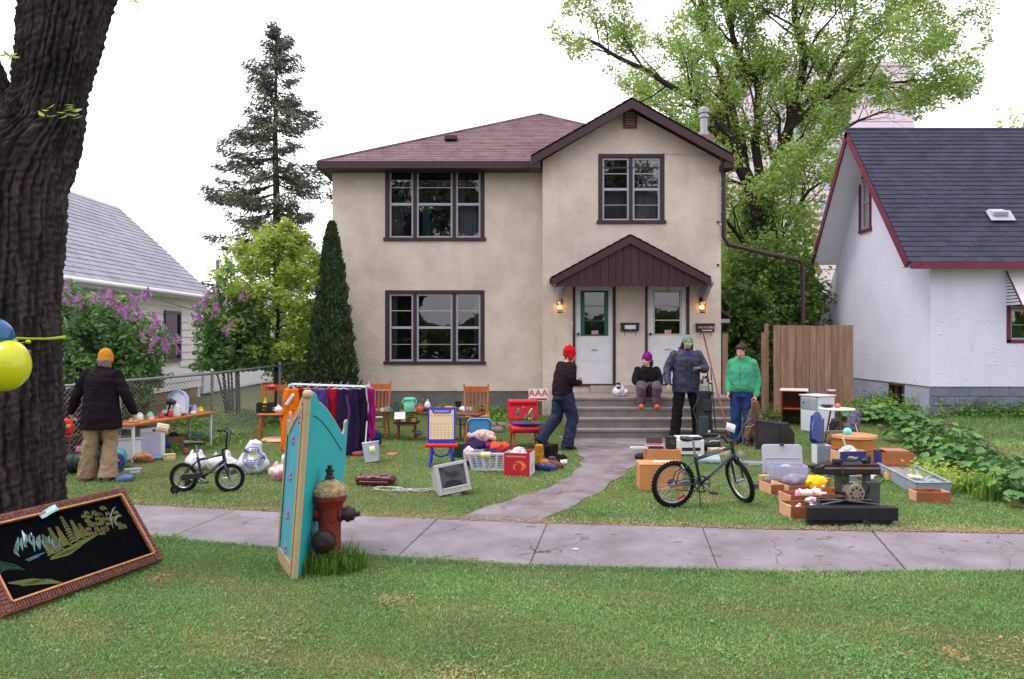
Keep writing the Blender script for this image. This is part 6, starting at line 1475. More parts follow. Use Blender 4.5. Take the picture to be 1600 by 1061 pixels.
# -- clothes rack and garments
rk=gp(-2.8,11.75);t=thing('clothes_rack','low white metal clothes drying rack loaded with hanging clothes','rack',rk);x0,x1=-.54,.62;zt=1.02
for dy in(-.13,0,.13):MB().tube([(x0,dy,zt+.04),(x1,dy,zt)],.009,6).build('rail',m_wplast,t,smooth=60)
for x in(x0,x1):
 for s in(-1,1):MB().tube([(x,s*.14,zt+.02),(x,-s*.26,0)],.011,6).build('leg',m_wplast,t,smooth=60)
 MB().tube([(x,-.15,zt+.02),(x,.15,zt+.02)],.009,6).build('end_bar',m_wplast,t,smooth=60)
cl=lambda n,c:mat(n,c,.9,.12,5,.3,90)
GAR=[(-.50,'orange',(220,108,16),.92,.16,1.3,'long orange cloth hanging at the left end of the clothes rack'),(-.40,'red',(140,10,26),.78,.2,1.2,'dark red jacket hanging second from the left of the rack'),(-.24,'magenta',(146,20,74),.62,.2,1.1,'magenta top hanging behind the turquoise screen peak'),(-.08,'violet',(70,54,120),.66,.18,1.1,'violet striped shirt hanging in the middle of the rack'),(.08,'crimson',(160,20,40),.55,.14,1.0,'crimson vest hanging between violet and white garments'),(.2,'pale',(196,186,200),.72,.16,1.2,'pale grey and white garment hanging right of the turquoise screen'),(.34,'plum',(42,26,62),.96,.22,1.2,'long dark plum coat hanging nearly to the grass'),(.48,'indigo',(34,22,50),.9,.2,1.1,'dark indigo jacket hanging beside the long plum coat'),(.62,'fuchsia',(150,20,110),.74,.13,1.0,'fuchsia garment hanging at the right end of the rack')]
for k,(x,n,c,L,w,sp,lab)in enumerate(GAR):
 top=rk+Vector((x,(-.13,0,.13)[k%3]*.7-.04,zt-.03));d=drape('hanging_garment',lab,'garment',top,min(L,zt-.04),w*1.55,.11,cl(n+'_cloth',c),30+k,sp*.62,'garments on the clothes rack',flat_top=.62)
 MB().tube([(-w*.5,0,-.0),(0,0,.05),(w*.5,0,-.0),(-w*.5,0,-.0)],.005,5).tube([(0,0,.05),(.0,0,.09),(.02,0,.1)],.004,5).build('hanger',m_wplast,d)
 if k in(5,6):
  MB().tube([(.0,-.07,-.08),(.05,-.1,-.3),(.03,-.1,-.5)],[.02,.03,.02],6,flat=.4).build('lapel',cl('rosy_stripe',(170,60,90))if k==5 else cl('plum_light',(80,54,110)),d,smooth=60)
blob('pink_slipper','dusty pink shoe on the grass under the plum coat','shoe',gp(-2.3,11.55),(.1,.05,.04),cl('dusty_pink',(150,80,90)),6,amp=.004,vox=.009)
MBx=None
t=thing('white_tray','white flat tray hanging at the left of the rack','tray',rk+Vector((-.5,-.2,.84)),rot=(0,R(35),0));boxpart(t,'panel',(0,0,0),(.05,.02,.2),m_wplast);boxpart(t,'rim',(0,-.012,0),(.03,.01,.17),m_wplast)
# -- middle lawn
g=G(582,722);t=thing('white_bin','translucent white plastic bin with a yellow note under dark jeans','bin',g,rot=(R(-6),R(-6),.1));MB().lathe([(.13,0),(.135,.01),(.155,.26),(.165,.27),(.16,.285)],n=4,sx=1,sy=.8,rot=(0,0,PI/4)).build('body',mat('milky_plastic',(206,210,226),.35,.04,5,0,transl=.3),t,bev=.012);boxpart(t,'lid_edge',(0,0,.285),(.23,.19,.012),MATS['milky_plastic'])
note('pale yellow note stuck on the white bin',g+Vector((.02,-.115,.19)),.07,.1,m_yelp,(R(-8),R(-15),0),3)
blob('jeans','crumpled dark blue jeans heaped behind the white bin','jeans',G(578,700)+Vector((0,.1,0)),(.2,.14,.17),mat('navy_denim_heap',(36,50,92),.9,.2,8,.4,90),7,amp=.022,s=10)
g=G(587,758);t=thing('travel_bag','shiny burgundy leather bag lying flat on the lawn','bag',g,rot=(0,0,-.12));mb=MB().box((0,0,.06),(.42,.17,.09));mb.tube([(-.21,-.05,.08),(.21,-.05,.08)],.045,10).tube([(-.21,.05,.08),(.21,.05,.08)],.045,10).ball((-.2,0,.07),(.05,.09,.05),10).ball((.2,0,.07),(.05,.09,.05),10)
bt=link('body',remesh(mb,.01,3,wrinkles(.004,14,5),'body'),mat('burgundy_leather',(84,20,40),.25,.15,6,.1,60),t);MB().tube([(-.05,-.09,.1),(0,-.1,.12),(.05,-.09,.1)],.008,6).build('handle',MATS['burgundy_leather'],t,smooth=60);boxpart(t,'flap',(0,-.1,.045),(.36,.008,.035),MATS['burgundy_leather'])
note('white card tag on the burgundy bag',g+Vector((.1,.0,.125)),.08,.05,m_wpap,(R(80),0,.1),0)
g=G(712,776);t=thing('computer_monitor','beige CRT computer monitor tipped back on the lawn','monitor',g+Vector((0,.06,.0)),rot=(R(-12),R(-7),R(24)))
W_,H_=.385,.35;mb=MB();fz=.03
for(a,b,c,d)in((-W_/2,-W_/2+.04,0,H_),(W_/2-.04,W_/2,0,H_),(-W_/2+.04,W_/2-.04,H_-.04,H_),(-W_/2+.04,W_/2-.04,0,.075)):mb.bx(a,b,-.02,.05,c+fz,d+fz)
mb.build('bezel',m_beige,t,bev=.006)
vs=[];fs=[];n=8
for i in range(n+1):
 for j in range(n+1):
  u,v=i/n-.5,j/n-.5;vs.append((u*(W_-.08),-.004-.012*(1-4*u*u)*(1-4*v*v),fz+.075+(v+.5)*(H_-.115)))
for i in range(n):
 for j in range(n):fs.append((i*(n+1)+j,(i+1)*(n+1)+j,(i+1)*(n+1)+j+1,i*(n+1)+j+1))
MB().add(vs,fs).build('screen',mat('crt_screen',(50,48,54),.12,.04,2,0),t,smooth=180)
MB().add([(-W_/2+.005,.05,fz),(W_/2-.005,.05,fz),(W_/2-.005,.05,fz+H_-.005),(-W_/2+.005,.05,fz+H_-.005),(-.14,.36,fz+.03),(.14,.36,fz+.03),(.14,.36,fz+.26),(-.14,.36,fz+.26)],[(0,1,2,3),(7,6,5,4),(0,4,5,1),(1,5,6,2),(2,6,7,3),(3,7,4,0)]).build('rear_housing',m_beige,t,bev=.01)
for k in range(5):MB().box((-.06+.03*k,-.0215,fz+.035),(.014,.004,.009)).build('button',mat('button_grey',(140,138,142),.5),t)
MB().bx(-.15,.15,-.0225,-.019,fz+.052,fz+.055).build('bezel_groove',m_black,t);MB().lathe([(.12,0),(.1,.03)],(0,.12,0),16).build('swivel_foot',m_beige,t,smooth=40)
cd=thing('monitor_cables','tangled pale grey cables trailing left of the beige monitor','cables',G(648,768));r=random.Random(4)
for k in range(4):
 pts=[];a=r.uniform(0,6)
 for i in range(30):u=i/29;pts.append(Vector((.32-.75*u+.04*math.sin(9*u+a)+(.07*math.cos(22*u+a)if u>.5 else 0),.1*math.sin(7*u+k)*(.4+u),.012+.02*abs(math.sin(11*u+k)))))
 MB().tube(pts,.005,5).build('cable',m_beige,cd,smooth=60)
g=G(690,727);t=thing('toy_easel','blue and red plastic child easel with a dotted cream board','easel',g,rz=.03);s=g.y/F
def fr_poly(w,h,r_=.04):
 p=[]
 for(cx,cz,a0)in((w/2-r_,h-r_,0),(-w/2+r_,h-r_,90)):
  for k in range(6):a=R(a0+18*k);p.append((cx+r_*math.cos(a),cz+r_*math.sin(a)))
 return p+[(-w/2,0),(w/2,0)]
tilt=Vector((0,.12,1)).normalized();O=Vector((0,-.03,.31));bh=55*s;bw=43*s
MB().prism(fr_poly(bw,bh),O,(1,0,0),tilt,(0,1,-.12),.02).build('frame',m_blue,t,bev=.004)
MB().prism([(-bw/2+.022,.055),(bw/2-.022,.055),(bw/2-.022,bh-.03),(-bw/2+.022,bh-.03)],O+Vector((0,-.004,0)),(1,0,0),tilt,(0,1,-.12),.006).build('bead_board',m_cream,t)
MB().prism([(-bw/2+.07,bh-.075),(bw/2-.07,bh-.075),(bw/2-.055,bh-.02),(-bw/2+.055,bh-.02)],O+Vector((0,-.014,0)),(1,0,0),tilt,(0,1,-.12),.01).build('clip',m_blue,t,bev=.004)
MB().prism([(-bw/2+.09,bh-.062),(bw/2-.09,bh-.062),(bw/2-.08,bh-.035),(-bw/2+.08,bh-.035)],O+Vector((0,-.019,0)),(1,0,0),tilt,(0,1,-.12),.005).build('name_plate',mat('grey_lilac_plastic',(150,150,190),.5),t)
mb=MB()
for j,zz in enumerate((.9,.72,.58,.44,.35,.26,.18,.1)):
 if j==1:continue
 for i in range(7):p=O+Vector((-bw/2+.045+i*(bw-.09)/6,0,0))+tilt*(.06+(bh-.12)*zz-.01);mb.box(p+Vector((0,-.006,0)),(.009,.004,.009))
o=mb.build('pegs',mat('peg_brown',(84,60,50),.6),t);o['kind']='stuff'
boxpart(t,'tray',(0,-.05,.285),(51*s,.14,.05),m_red,.012)
for sx in(-1,1):
 MB().beam((sx*.13,-.06,.27),(sx*.16,-.12,0),.035,.025).build('front_leg',m_blue,t,bev=.005);MB().beam((sx*.13,.02,.27),(sx*.16,.18,0),.035,.025).build('rear_leg',m_blue,t,bev=.005)
MB().tube([(-.13,-.065,.25),(-.09,-.08,.16),(0,-.085,.13),(.09,-.08,.16),(.13,-.065,.25)],.014,8).build('arch_brace',m_blue,t,smooth=60)
g=G(748,712);t=thing('blue_suitcase','upright light blue suitcase behind the clothes heap','suitcase',g+Vector((0,.15,0)));s=g.y/F
MB().prism(fr_poly(38*s,56*s,.05),(0,0,0),(1,0,0),(0,.05,1),(0,1,0),.13).build('shell',mat('light_blue_shell',(64,136,186),.5,.08,4,.1),t,bev=.012)
MB().tube([(-.17,-.004,.02),(-.17,0.015,.47),(-.13,.02,.52),(.13,.02,.52),(.17,.015,.47),(.17,-.004,.02)],.008,6).build('piping',mat('dark_piping',(40,60,90),.5),t,smooth=60)
g=G(722,716);t=openbox('green_bin','dark green open bin left of the laundry basket','bin',g+Vector((0,.15,0)),.1,.26,.26,.17,mat('dark_green_plastic',(20,56,46),.5),.01)
basket=G(766,737);s=basket.y/F
t=thing('laundry_basket','white plastic laundry basket full of clothes','basket',basket+Vector((0,.17,0)),rz=-.03);wt,wb,hb=.29,.235,.24;dt,db=.19,.15
for s_ in(-1,1):
 for k in range(7):
  f=(k/6-.5)*2;MB().beam((f*wb,s_*db,.02),(f*wt,s_*dt,hb),.028 if k in(0,2,4,6)else.012,.008,up=(0,1,0)).build('side_rib',m_wplast,t)
 for k in range(4):
  f=(k/3-.5)*2;MB().beam((s_*wb,f*db,.02),(s_*wt,f*dt,hb),.008,.02,up=(0,1,0)).build('end_rib',m_wplast,t)
mb=MB()
for k in range(1,10):
 z=hb*k/10;f=k/10;w_,d_=wb+(wt-wb)*f,db+(dt-db)*f
 for s_ in(-1,1):mb.beam((-w_,s_*d_,z),(w_,s_*d_,z),.005,.007).beam((s_*w_,-d_,z),(s_*w_,d_,z),.005,.007)
mb.build('lattice',m_wplast,t)
P=[(-wt,-dt,hb),(wt,-dt,hb),(wt,dt,hb),(-wt,dt,hb)];MB().tube(P,.014,6,closed=True).build('rim',m_wplast,t,smooth=60);boxpart(t,'base',(0,0,.012),(2*wb,2*db,.02),m_wplast)
bz=basket+Vector((0,.17,0))
cols=[('cream_and_plum_cloth',(196,170,166)),('deep_violet_cloth',(58,40,84)),('coral_cloth',(226,84,54)),('maroon_cloth',(104,30,44)),('wine_pink_cloth',(136,46,84)),('grey_cloth',(120,116,130)),('pale_pink_cloth',(214,188,190)),('navy_cloth',(46,44,78))]
for k,(dx,dy,dz,r3,ci,lab)in enumerate([(-.13,.0,.1,(.13,.13,.1),5,'grey folded garment inside the laundry basket'),(.12,.0,.1,(.13,.13,.1),3,'maroon garment at the right inside the laundry basket'),(0,.04,.17,(.16,.12,.06),7,'navy garment on top of the laundry basket'),(.12,.18,.2,(.17,.1,.09),2,'bright coral fleece heaped behind the laundry basket'),(-.2,.28,.0,(.22,.16,.26),1,'deep violet garments at the bottom of the clothes heap'),(-.12,.3,.34,(.22,.13,.09),0,'cream and plum garment on top of the clothes heap'),(.0,.22,.24,(.14,.1,.07),4,'wine pink top in the middle of the clothes heap'),(.28,.14,.15,(.14,.1,.09),3,'maroon garment behind the red carton'),(-.3,.1,.12,(.11,.1,.1),6,'pale pink garment beside the dark green bin')]):
 blob('garment',lab,'garment',bz+Vector((dx,dy,dz)),r3,cl(*cols[ci]),50+k,amp=.02,s=11,group='clothes in the heap by the basket',flatb=(dz<.05))
note('pale yellow note on the laundry basket rim',bz+Vector((-.06,-.215,.235)),.13,.07,m_yelp,(R(-10),0,0),2)
g=G(812,745);t=openbox('red_carton','red cardboard carton with orange swirl print and white end','carton',g+Vector((0,.17,0)),R(-14),.34,.3,.3,mat('red_print_card',(176,22,44),.6,.06,5,.05),.006,mend=mat('white_card',(214,206,210),.7))
mo=mat('orange_print',(232,120,44),.7,bump=0)
mb=MB()
for k,(r0,a0,a1)in enumerate(((.1,-20,80),(.085,10,120),(.07,-60,60),(.05,90,250))):
 n=10;vs=[];fs=[]
 for i in range(n+1):
  a=R(a0+(a1-a0)*i/n);w=.012*math.sin(PI*i/n)+.001
  for q in(-1,1):vs.append((.01+(r0+q*w)*math.cos(a),-.1512-.0004*k,.12+(r0*.8+q*w)*math.sin(a)))
  if i<n:fs.append((2*i,2*i+2,2*i+3,2*i+1))
 mb.add(vs,fs)
mb.build('swirl_print',mo,t);boxpart(t,'print_line',(-.01,-.1512,.255),(.26,.001,.022),mat('pink_print',(214,110,120),.7,bump=0),0);boxpart(t,'end_print',(.1712,-.02,.1),(.001,.03,.12),MATS['red_print_card'],0)
blob('crumpled_papers','white crumpled papers filling the red carton','paper',g+Vector((-.01,.17,.2)),(.13,.11,.09),mat('grubby_paper',(206,196,196),.8),9,amp=.018,s=15,vox=.011,flatb=False)
def boot(lab,px,py,h,c,L=.26,rz=.9,seed=1,name='boot'):
 t=thing(name,lab,'shoe',G(px,py),rz,group='shoes and boots beside the red carton');mb=MB();mb.ball((0,-.05,.04),(.045,.11,.045),12).ball((0,.06,.045),(.042,.05,.05),10)
 if h>.1:mb.tube([(0,.06,.04),(0,.07,h*.6),(.0,.065,h)],[.05,.055,.062],12)
 else:mb.tube([(0,.06,.04),(0,.05,.09)],[.045,.042],10)
 m=cl('leather_%d_%d_%d'%c,c);link('upper',remesh(mb,.009,2,wrinkles(.004,16,seed),'upper'),m,t);boxpart(t,'sole',(0,-.02,.008),(.085,L,.016),m_black)
 MB().tube([(-.02,-.06,.085),(.02,-.04,.09),(-.02,-.02,.095),(.02,0,.1)],.003,4).build('lace',m_wplast,t)
boot('tall tan boot leaning beside the red carton',848,727,.28,(176,120,40),seed=2);boot('tall black wrinkled boot beside the tan boot',862,724,.25,(28,24,28),seed=3);boot('second tall black boot at the back of the shoe row',872,718,.22,(34,28,30),seed=4)
boot('navy blue trainer nearest the red carton',845,736,.09,(38,44,84),seed=5,name='shoe');boot('grey and navy trainer second in the shoe row',855,734,.09,(70,76,110),seed=6,name='shoe');boot('brown leather shoe in the shoe row',866,731,.09,(112,70,56),seed=7,name='shoe');boot('dark brown shoe behind the brown leather shoe',857,724,.1,(70,44,40),seed=8,name='shoe')
lath('mug','white mug lying at the right end of the shoe row','mug',G(876,727)+Vector((.0,0,.035)),[(.03,0),(.036,.01),(.036,.09),(.032,.09)],m_china,rot=(0,R(82),0))
g=G(820,700);t=thing('red_chair','red vinyl cushioned chair with wooden legs and toys on its seat','chair',g+Vector((0,.18,0)),rz=.12);mr_=mat('red_vinyl',(196,22,42),.35,.08,5,.1,40)
mb=MB().box((0,-.03,.3),(.5,.42,.1)).tube([(-.23,-.22,.3),(.23,-.22,.3)],.06,12);link('seat',remesh(mb,.014,4,None,'seat'),mr_,t)
mb=MB().box((0,.2,.57),(.5,.07,.34),rot=(-.16,0,0)).tube([(-.22,.2,.7),(.22,.2,.7)],.05,10);link('backrest',remesh(mb,.014,4,None,'backrest'),mr_,t);MB().ball((0,.14,.62),(.012,.012,.012),8).build('button',m_yel,t)
for sx in(-1,1):
 MB().tube([(sx*.19,-.16,.27),(sx*.21,-.2,0)],[.022,.014],8).build('leg',m_pine,t,smooth=60);MB().tube([(sx*.19,.14,.27),(sx*.21,.22,0)],[.022,.014],8).build('leg',m_pine,t,smooth=60)
sp=g+Vector((0.01,.05,.365));t=thing('blue_tray','shallow blue tray of toys on the red chair','tray',sp+Vector((.02,0,0)));MB().lathe([(.2,0),(.27,.015),(.28,.03),(.26,.025)],n=28,sy=.6).build('dish',mat('blue_tray_plastic',(50,70,140),.4),t,smooth=50)
r=random.Random(6);TC=[('toy_yellow',(240,214,40)),('toy_red',(214,30,50)),('toy_green',(30,150,80)),('toy_blue',(40,50,190))]
for k in range(11):
 x=r.uniform(-.05,.13)if k<9 else-.12;c,m=TC[k%4][0],mat(TC[k%4][0],TC[k%4][1],.4,bump=0)
 t=thing('toy_block',['yellow','red','green','blue'][k%4]+' toy piece in the jumble on the blue tray, '+['low at the front','low at the back','left of centre','right of centre','in the middle layer','near the chair back','sticking upright','tipped on its side','on top of the jumble','standing apart at the left','beside the one apart'][k],'toy',sp+Vector((x,r.uniform(-.05,.08),.03+.017*min(k,8))),rot=(r.uniform(-.4,.4),r.uniform(-.4,.4),r.uniform(0,3)),group='toy pieces on the blue tray')
 MB().lathe([(.02,0),(.026,.01),(.022,.05),(.012,.065),(.018,.075),(.016,.09),(.004,.1)],n=10).build('figure',m,t,smooth=50);MB().lathe([(.027,.015),(.027,.03)],n=10).build('ring',mat(TC[(k+1)%4][0],TC[(k+1)%4][1],.4,bump=0),t)
c=W(841,617,14.75);t=thing('yard_sign','pinkish lawn sign with red AAA letters leaning left of the steps','sign',c,rot=(R(-14),0,R(6)))
boxpart(t,'board',(0,0,0),(.37,.012,.24),mat('pale_pink_sign',(216,186,184),.6));text('lettering','AAA',.17,(0,-.0085,.03),mat('dark_red_print',(140,20,40),.7,bump=0),t,bold=1.1);boxpart(t,'print_line',(0,-.0075,-.085),(.33,.002,.035),MATS['dark_red_print'],0)
for x in(-.12,.12):MB().tube([(x,.012,-.1),(x,.012,-.38)],.006,5).build('stake',m_metal,t)
bag('white plastic shopping bag on the landing beside the seated person',Vector(((968-800)/F*14.55,14.5,.711)),(.17,.11,.1),60,1)
t=thing('red_logo_can','dark printed can standing in the landing bag','can',Vector(((965-800)/F*14.55,14.44,.87)));MB().lathe([(.035,0),(.04,.01),(.04,.09),(.034,.1)],n=14).build('can_body',m_black,t,smooth=40);MB().lathe([(.041,.03),(.041,.06)],n=14,caps=False).build('band',m_china,t)
# -- bags on the left lawn
def gs(px,py,dy=0):g=G(px,py);g.y+=dy;g.z=float(gz(g.x,g.y));return g
bag('small white plastic bag behind the little bike saddle',gs(302,736,.1),(.17,.13,.13),61);bag('long white plastic bag seen through the little bike frame',gs(335,744,.25),(.24,.16,.14),62)
def ex(mb):mb.tube([(0,0,.3),(.04,0,.42)],[.15,.1],10,flat=.7)
b3=blob('plastic_bag','tall white plastic bag with a round blue seal print','bag',gs(391,742,.12),(.23,.16,.19),m_bag,63,0,.010,7,.013,'white plastic bags on the lawn',5,'bag',extra=ex)
mbp=mat('blue_seal_print',(54,74,160),.6,bump=0)
def ringpts(r0,r1,a0=0,a1=360,dz=0,n=48,y=lambda x,z:0):
 vs=[];fs=[]
 for i in range(n+1):
  a=R(a0+(a1-a0)*i/n)
  for rr in(r0,r1):x,z=rr*math.cos(a),rr*math.sin(a);vs.append((x,y(x,z),z))
  if i<n:fs.append((2*i,2*i+2,2*i+3,2*i+1))
 return vs,fs
def snap(vs,obj_thing,off,lift=.004):
 """lay a print on the bag's own surface by casting towards it"""
 me=[c for c in obj_thing.children if c.type=='MESH'][0].data
 from mathutils.bvhtree import BVHTree
 bv=BVHTree.FromPolygons([v.co.copy()for v in me.vertices],[tuple(p.vertices)for p in me.polygons]);out=[]
 for v in vs:
  h=bv.ray_cast(Vector((v[0]+off[0],-1,v[2]+off[2])),Vector((0,1,0)));out.append(h[0]+Vector((0,-lift,0))if h[0]else Vector((v[0]+off[0],-.15,v[2]+off[2])))
 return out
mb=MB();off=(.03,0,.22)
for(r0,r1)in((.132,.14),(.085,.09)):
 vs,fs=ringpts(r0,r1);mb.add(snap(vs,b3,off),fs)
for k in range(26):
 a=360*k/26
 if k%7==0:continue
 vs,fs=ringpts(.1,.121,a,a+8,n=3);mb.add(snap(vs,b3,off),fs)
for zz,w in((-.02,.07),(-.045,.06),(-.065,.04)):
 vs=[];fs=[]
 for i in range(13):
  x=-w+2*w*i/12;vs+=[(x,0,zz+.006*math.sin(i*2)),(x,0,zz-.012+.004*math.cos(i*3))]
  if i<12 and i%4!=3:fs.append((2*i,2*i+2,2*i+3,2*i+1))
 mb.add(snap(vs,b3,off),fs)
mb.build('seal_print',mbp,b3)
vs,fs=ringpts(.0,.05,n=20);MB().add(snap([(v[0],0,v[2]+.03)for v in vs],b3,off),fs).build('seal_centre',mat('pale_yellow_print',(216,220,160),.7,bump=0),b3)
bag('white plastic bag with red streaks beside the turquoise screen',gs(436,752,.1),(.19,.14,.11),64,0,m=mat('white_red_bag',(222,220,232),.35,.1,5,.15,25,alt=(226,120,130),transl=.15));bag('plain white plastic bag behind the red streaked bag',gs(444,740,.3),(.17,.12,.14),65)
# -- bicycles
m_tyre=mat('tyre_rubber',(26,26,28),.85,.2,30,.5,120)
m_frame=mat('dark_teal_paint',(20,44,52),.3,.1,5,.05,60,coat=.4)
m_frameb=mat('black_frame_paint',(20,22,34),.3,.1,5,.05,60,coat=.4)
def wheel(t,c,r,tw,M=None,n_sp=20,hubr=.018,disc=False):
 """tyre, rim, hub, spokes; axle along y"""
 def put(mb,name,m,par,sm=60):
  if M is not None:mb.v=[M@v for v in mb.v]
  return mb.build(name,m,par,smooth=sm)
 c=Vector(c);N=40
 mb=MB().tube([c+Vector(((r-tw)*math.cos(2*PI*k/N),0,(r-tw)*math.sin(2*PI*k/N)))for k in range(N)],tw,10,closed=True);w=put(mb,'wheel',m_tyre,t)
 mb=MB()
 for k in range(N):
  a=2*PI*k/N;p=c+Vector((r*math.cos(a),0,r*math.sin(a)));mb.box(p,(.012,tw*1.5,.008),rot=(0,-a+PI/2,0))
 put(mb,'tread',m_tyre,w,None)
 mb=MB().tube([c+Vector(((r-2*tw-.004)*math.cos(2*PI*k/N),0,(r-2*tw-.004)*math.sin(2*PI*k/N)))for k in range(N)],.011,6,closed=True);put(mb,'rim',m_steel,w)
 mb=MB()
 for k in range(n_sp):
  a=2*PI*k/n_sp;b=a+(.35 if k%2 else-.35);s=.025 if(k//2)%2 else-.025
  mb.tube([c+Vector((hubr*math.cos(b),s,hubr*math.sin(b))),c+Vector(((r-2*tw)*math.cos(a),0,(r-2*tw)*math.sin(a)))],.0022,4,caps=False)
 put(mb,'spokes',m_steel,w,None)
 mb=MB().tube([c+Vector((0,-.045,0)),c+Vector((0,.045,0))],hubr,10).tube([c+Vector((0,-.06,0)),c+Vector((0,.06,0))],.007,8);put(mb,'hub',m_steel,w)
 if disc:
  mb=MB().lathe([(hubr,-.006),(.05,-.006),(.05,.006),(hubr,.006)],c+Vector((0,.035,0)),16,axis='y');put(mb,'sprocket',m_blkm,w)
 return w
def bicycle(label,loc,rz,roll,steer,r,wb,tw,fm,seat_z,bar_z,small=False):
 t=thing('bicycle',label,'bicycle',loc,rot=(roll,0,rz));V=Vector
 rear=V((0,0,r));front=V((wb,0,r));bb=V((wb*.40,0,r*(1.02 if small else.98)));st=V((wb*.27,0,seat_z-.11));stt=bb.lerp(st,.72)
 ht=V((wb*.86,0,r*2+(.13 if not small else.12)));hb=V((wb*.895,0,r*2+.03));ax=(ht-hb).normalized()
 Ms=Matrix.Translation(hb)@Matrix.Rotation(steer,4,ax)@Matrix.Translation(-hb)
 wheel(t,rear,r,tw,None,24 if not small else 16,disc=True);fw=wheel(t,front,r,tw,Ms,24 if not small else 16)
 fr=MB();R_=.016 if small else.018
 fr.tube([bb,stt],R_,10).tube([stt+V((.0,0,-.03)),ht+V((0,0,-.01))],R_,10).tube([bb,hb+V((0,0,.01))],R_*1.3,10).tube([hb-ax*.01,ht+ax*.02],.021,12)
 for s in(-1,1):fr.tube([stt+V((0,0,-.04)),V((.04,s*.035,r*1.5)),rear+V((0,s*.045,0))],.008,8).tube([bb,V((wb*.2,s*.04,r)),rear+V((0,s*.045,0))],.009,8)
 fr.tube([bb+V((0,-.035,0)),bb+V((0,.035,0))],.022,12);f=fr.build('frame',fm,t,smooth=60)
 d0,d1=bb.lerp(hb,.28),bb.lerp(hb,.78);mb=MB()
 for k in range(6):
  p=d0.lerp(d1,k/6);q=d0.lerp(d1,(k+.65)/6);mb.beam(p+V((0,-.0215,.002*(k%2))),q+V((0,-.0215,0)),.004,.018,up=(0,0,1))
 mb.build('decal',mat('red_white_decal',(176,70,60)if not small else(120,110,104),.4,bump=0),f)
 e0,e1=stt.lerp(ht,.3),stt.lerp(ht,.75);MB().beam(e0+V((0,-R_-.001,-.02)),e1+V((0,-R_-.001,-.012)),.003,.014).build('decal',m_steel,f)
 mb=MB()
 for s in(-1,1):mb.tube([hb-ax*.012,hb-ax*.035+V((0,s*.045,0)),front+(hb-front)*.45+V((0,s*.05,0)),front+V((0,s*.05,0))],[.016,.015,.014,.01],8)
 mb.v=[Ms@v for v in mb.v];mb.build('fork',fm,t,smooth=60)
 mb=MB();sth=ht+ax*(.05 if small else.07);mb.tube([ht,sth],.013,8).tube([sth,sth+V((.05,0,.012))],.014,8);c=sth+V((.05,0,.012));hz=bar_z-c.z
 if small:P=[c+V((-.05,-.27,hz*.95)),c+V((-.01,-.15,hz*.95)),c+V((.02,-.1,hz*.8)),c+V((0,-.05,.02)),c,c+V((0,.05,.02)),c+V((.02,.1,hz*.8)),c+V((-.01,.15,hz*.95)),c+V((-.05,.27,hz*.95))]
 else:P=[c+V((-.07,-.29,hz)),c+V((-.02,-.14,hz*.8)),c+V((0,-.07,.01)),c,c+V((0,.07,.01)),c+V((-.02,.14,hz*.8)),c+V((-.07,.29,hz))]
 mb.tube(P,.011,8);hbm=mb;hbm.v=[Ms@v for v in hbm.v];hbo=hbm.build('handlebar',m_blkm,t,smooth=60)
 for e in(0,-1):
  a=P[e];b=P[1 if e==0 else-2];g2=MB().tube([a,a.lerp(b,.75 if not small else.8)],.0165,8);g2.v=[Ms@v for v in g2.v];g2.build('grip',m_black,hbo,smooth=60)
  if not small:g3=MB().tube([a.lerp(b,.9)+V((.02,0,-.0)),a.lerp(b,.5)+V((.045,0,-.03)),a.lerp(b,.1)+V((.05,0,-.04))],[.008,.006,.004],6);g3.v=[Ms@v for v in g3.v];g3.build('brake_lever',m_steel,hbo,smooth=60)
 MB().tube([stt,st+V((0,0,.05))],.012,8).build('seat_post',m_steel,t,smooth=60)
 mb=MB();sc=V((st.x-.02,0,seat_z-.03));mb.ball(sc+V((-.06,0,0)),(.075,.07,.028),12).ball(sc+V((.05,0,.0)),(.1,.028,.022),12).ball(sc+V((-.1,0,.012)),(.03,.06,.02),10);link('saddle',remesh(mb,.007,3,None,'saddle'),m_black,t)
 cr=.055 if small else.085;y=-.045;mb=MB()
 n=30;
 for k in range(n):a=2*PI*k/n;mb.box(bb+V((cr*math.cos(a),y,cr*math.sin(a))),(.014,.005,.012),rot=(0,-a,0))
 for k in range(5):a=2*PI*k/5;mb.beam(bb+V((0,y,0)),bb+V((cr*math.cos(a),y,cr*math.sin(a))),.012,.004,up=(0,1,0))
 ck=mb.build('chainring',m_blkm,t);L=.09 if small else.13;aa=R(-25)if small else R(-40)
 for s in(-1,1):
  e=bb+V((L*math.cos(aa)*s,-.06*s,L*math.sin(aa)*s));MB().tube([bb+V((0,-.055*s,0)),e],.009,6).build('crank_arm',m_steel,ck);MB().box(e+V((0,-.05*s,0)),(.075,.08,.018)).build('pedal',m_black,ck,bev=.004)
 MB().tube([bb+V((0,y,cr)),rear+V((0,.035 if False else y,.045))],.005,4).tube([bb+V((0,y,-cr)),rear+V((0,y,-.045))],.005,4).build('chain',m_blkm,t)
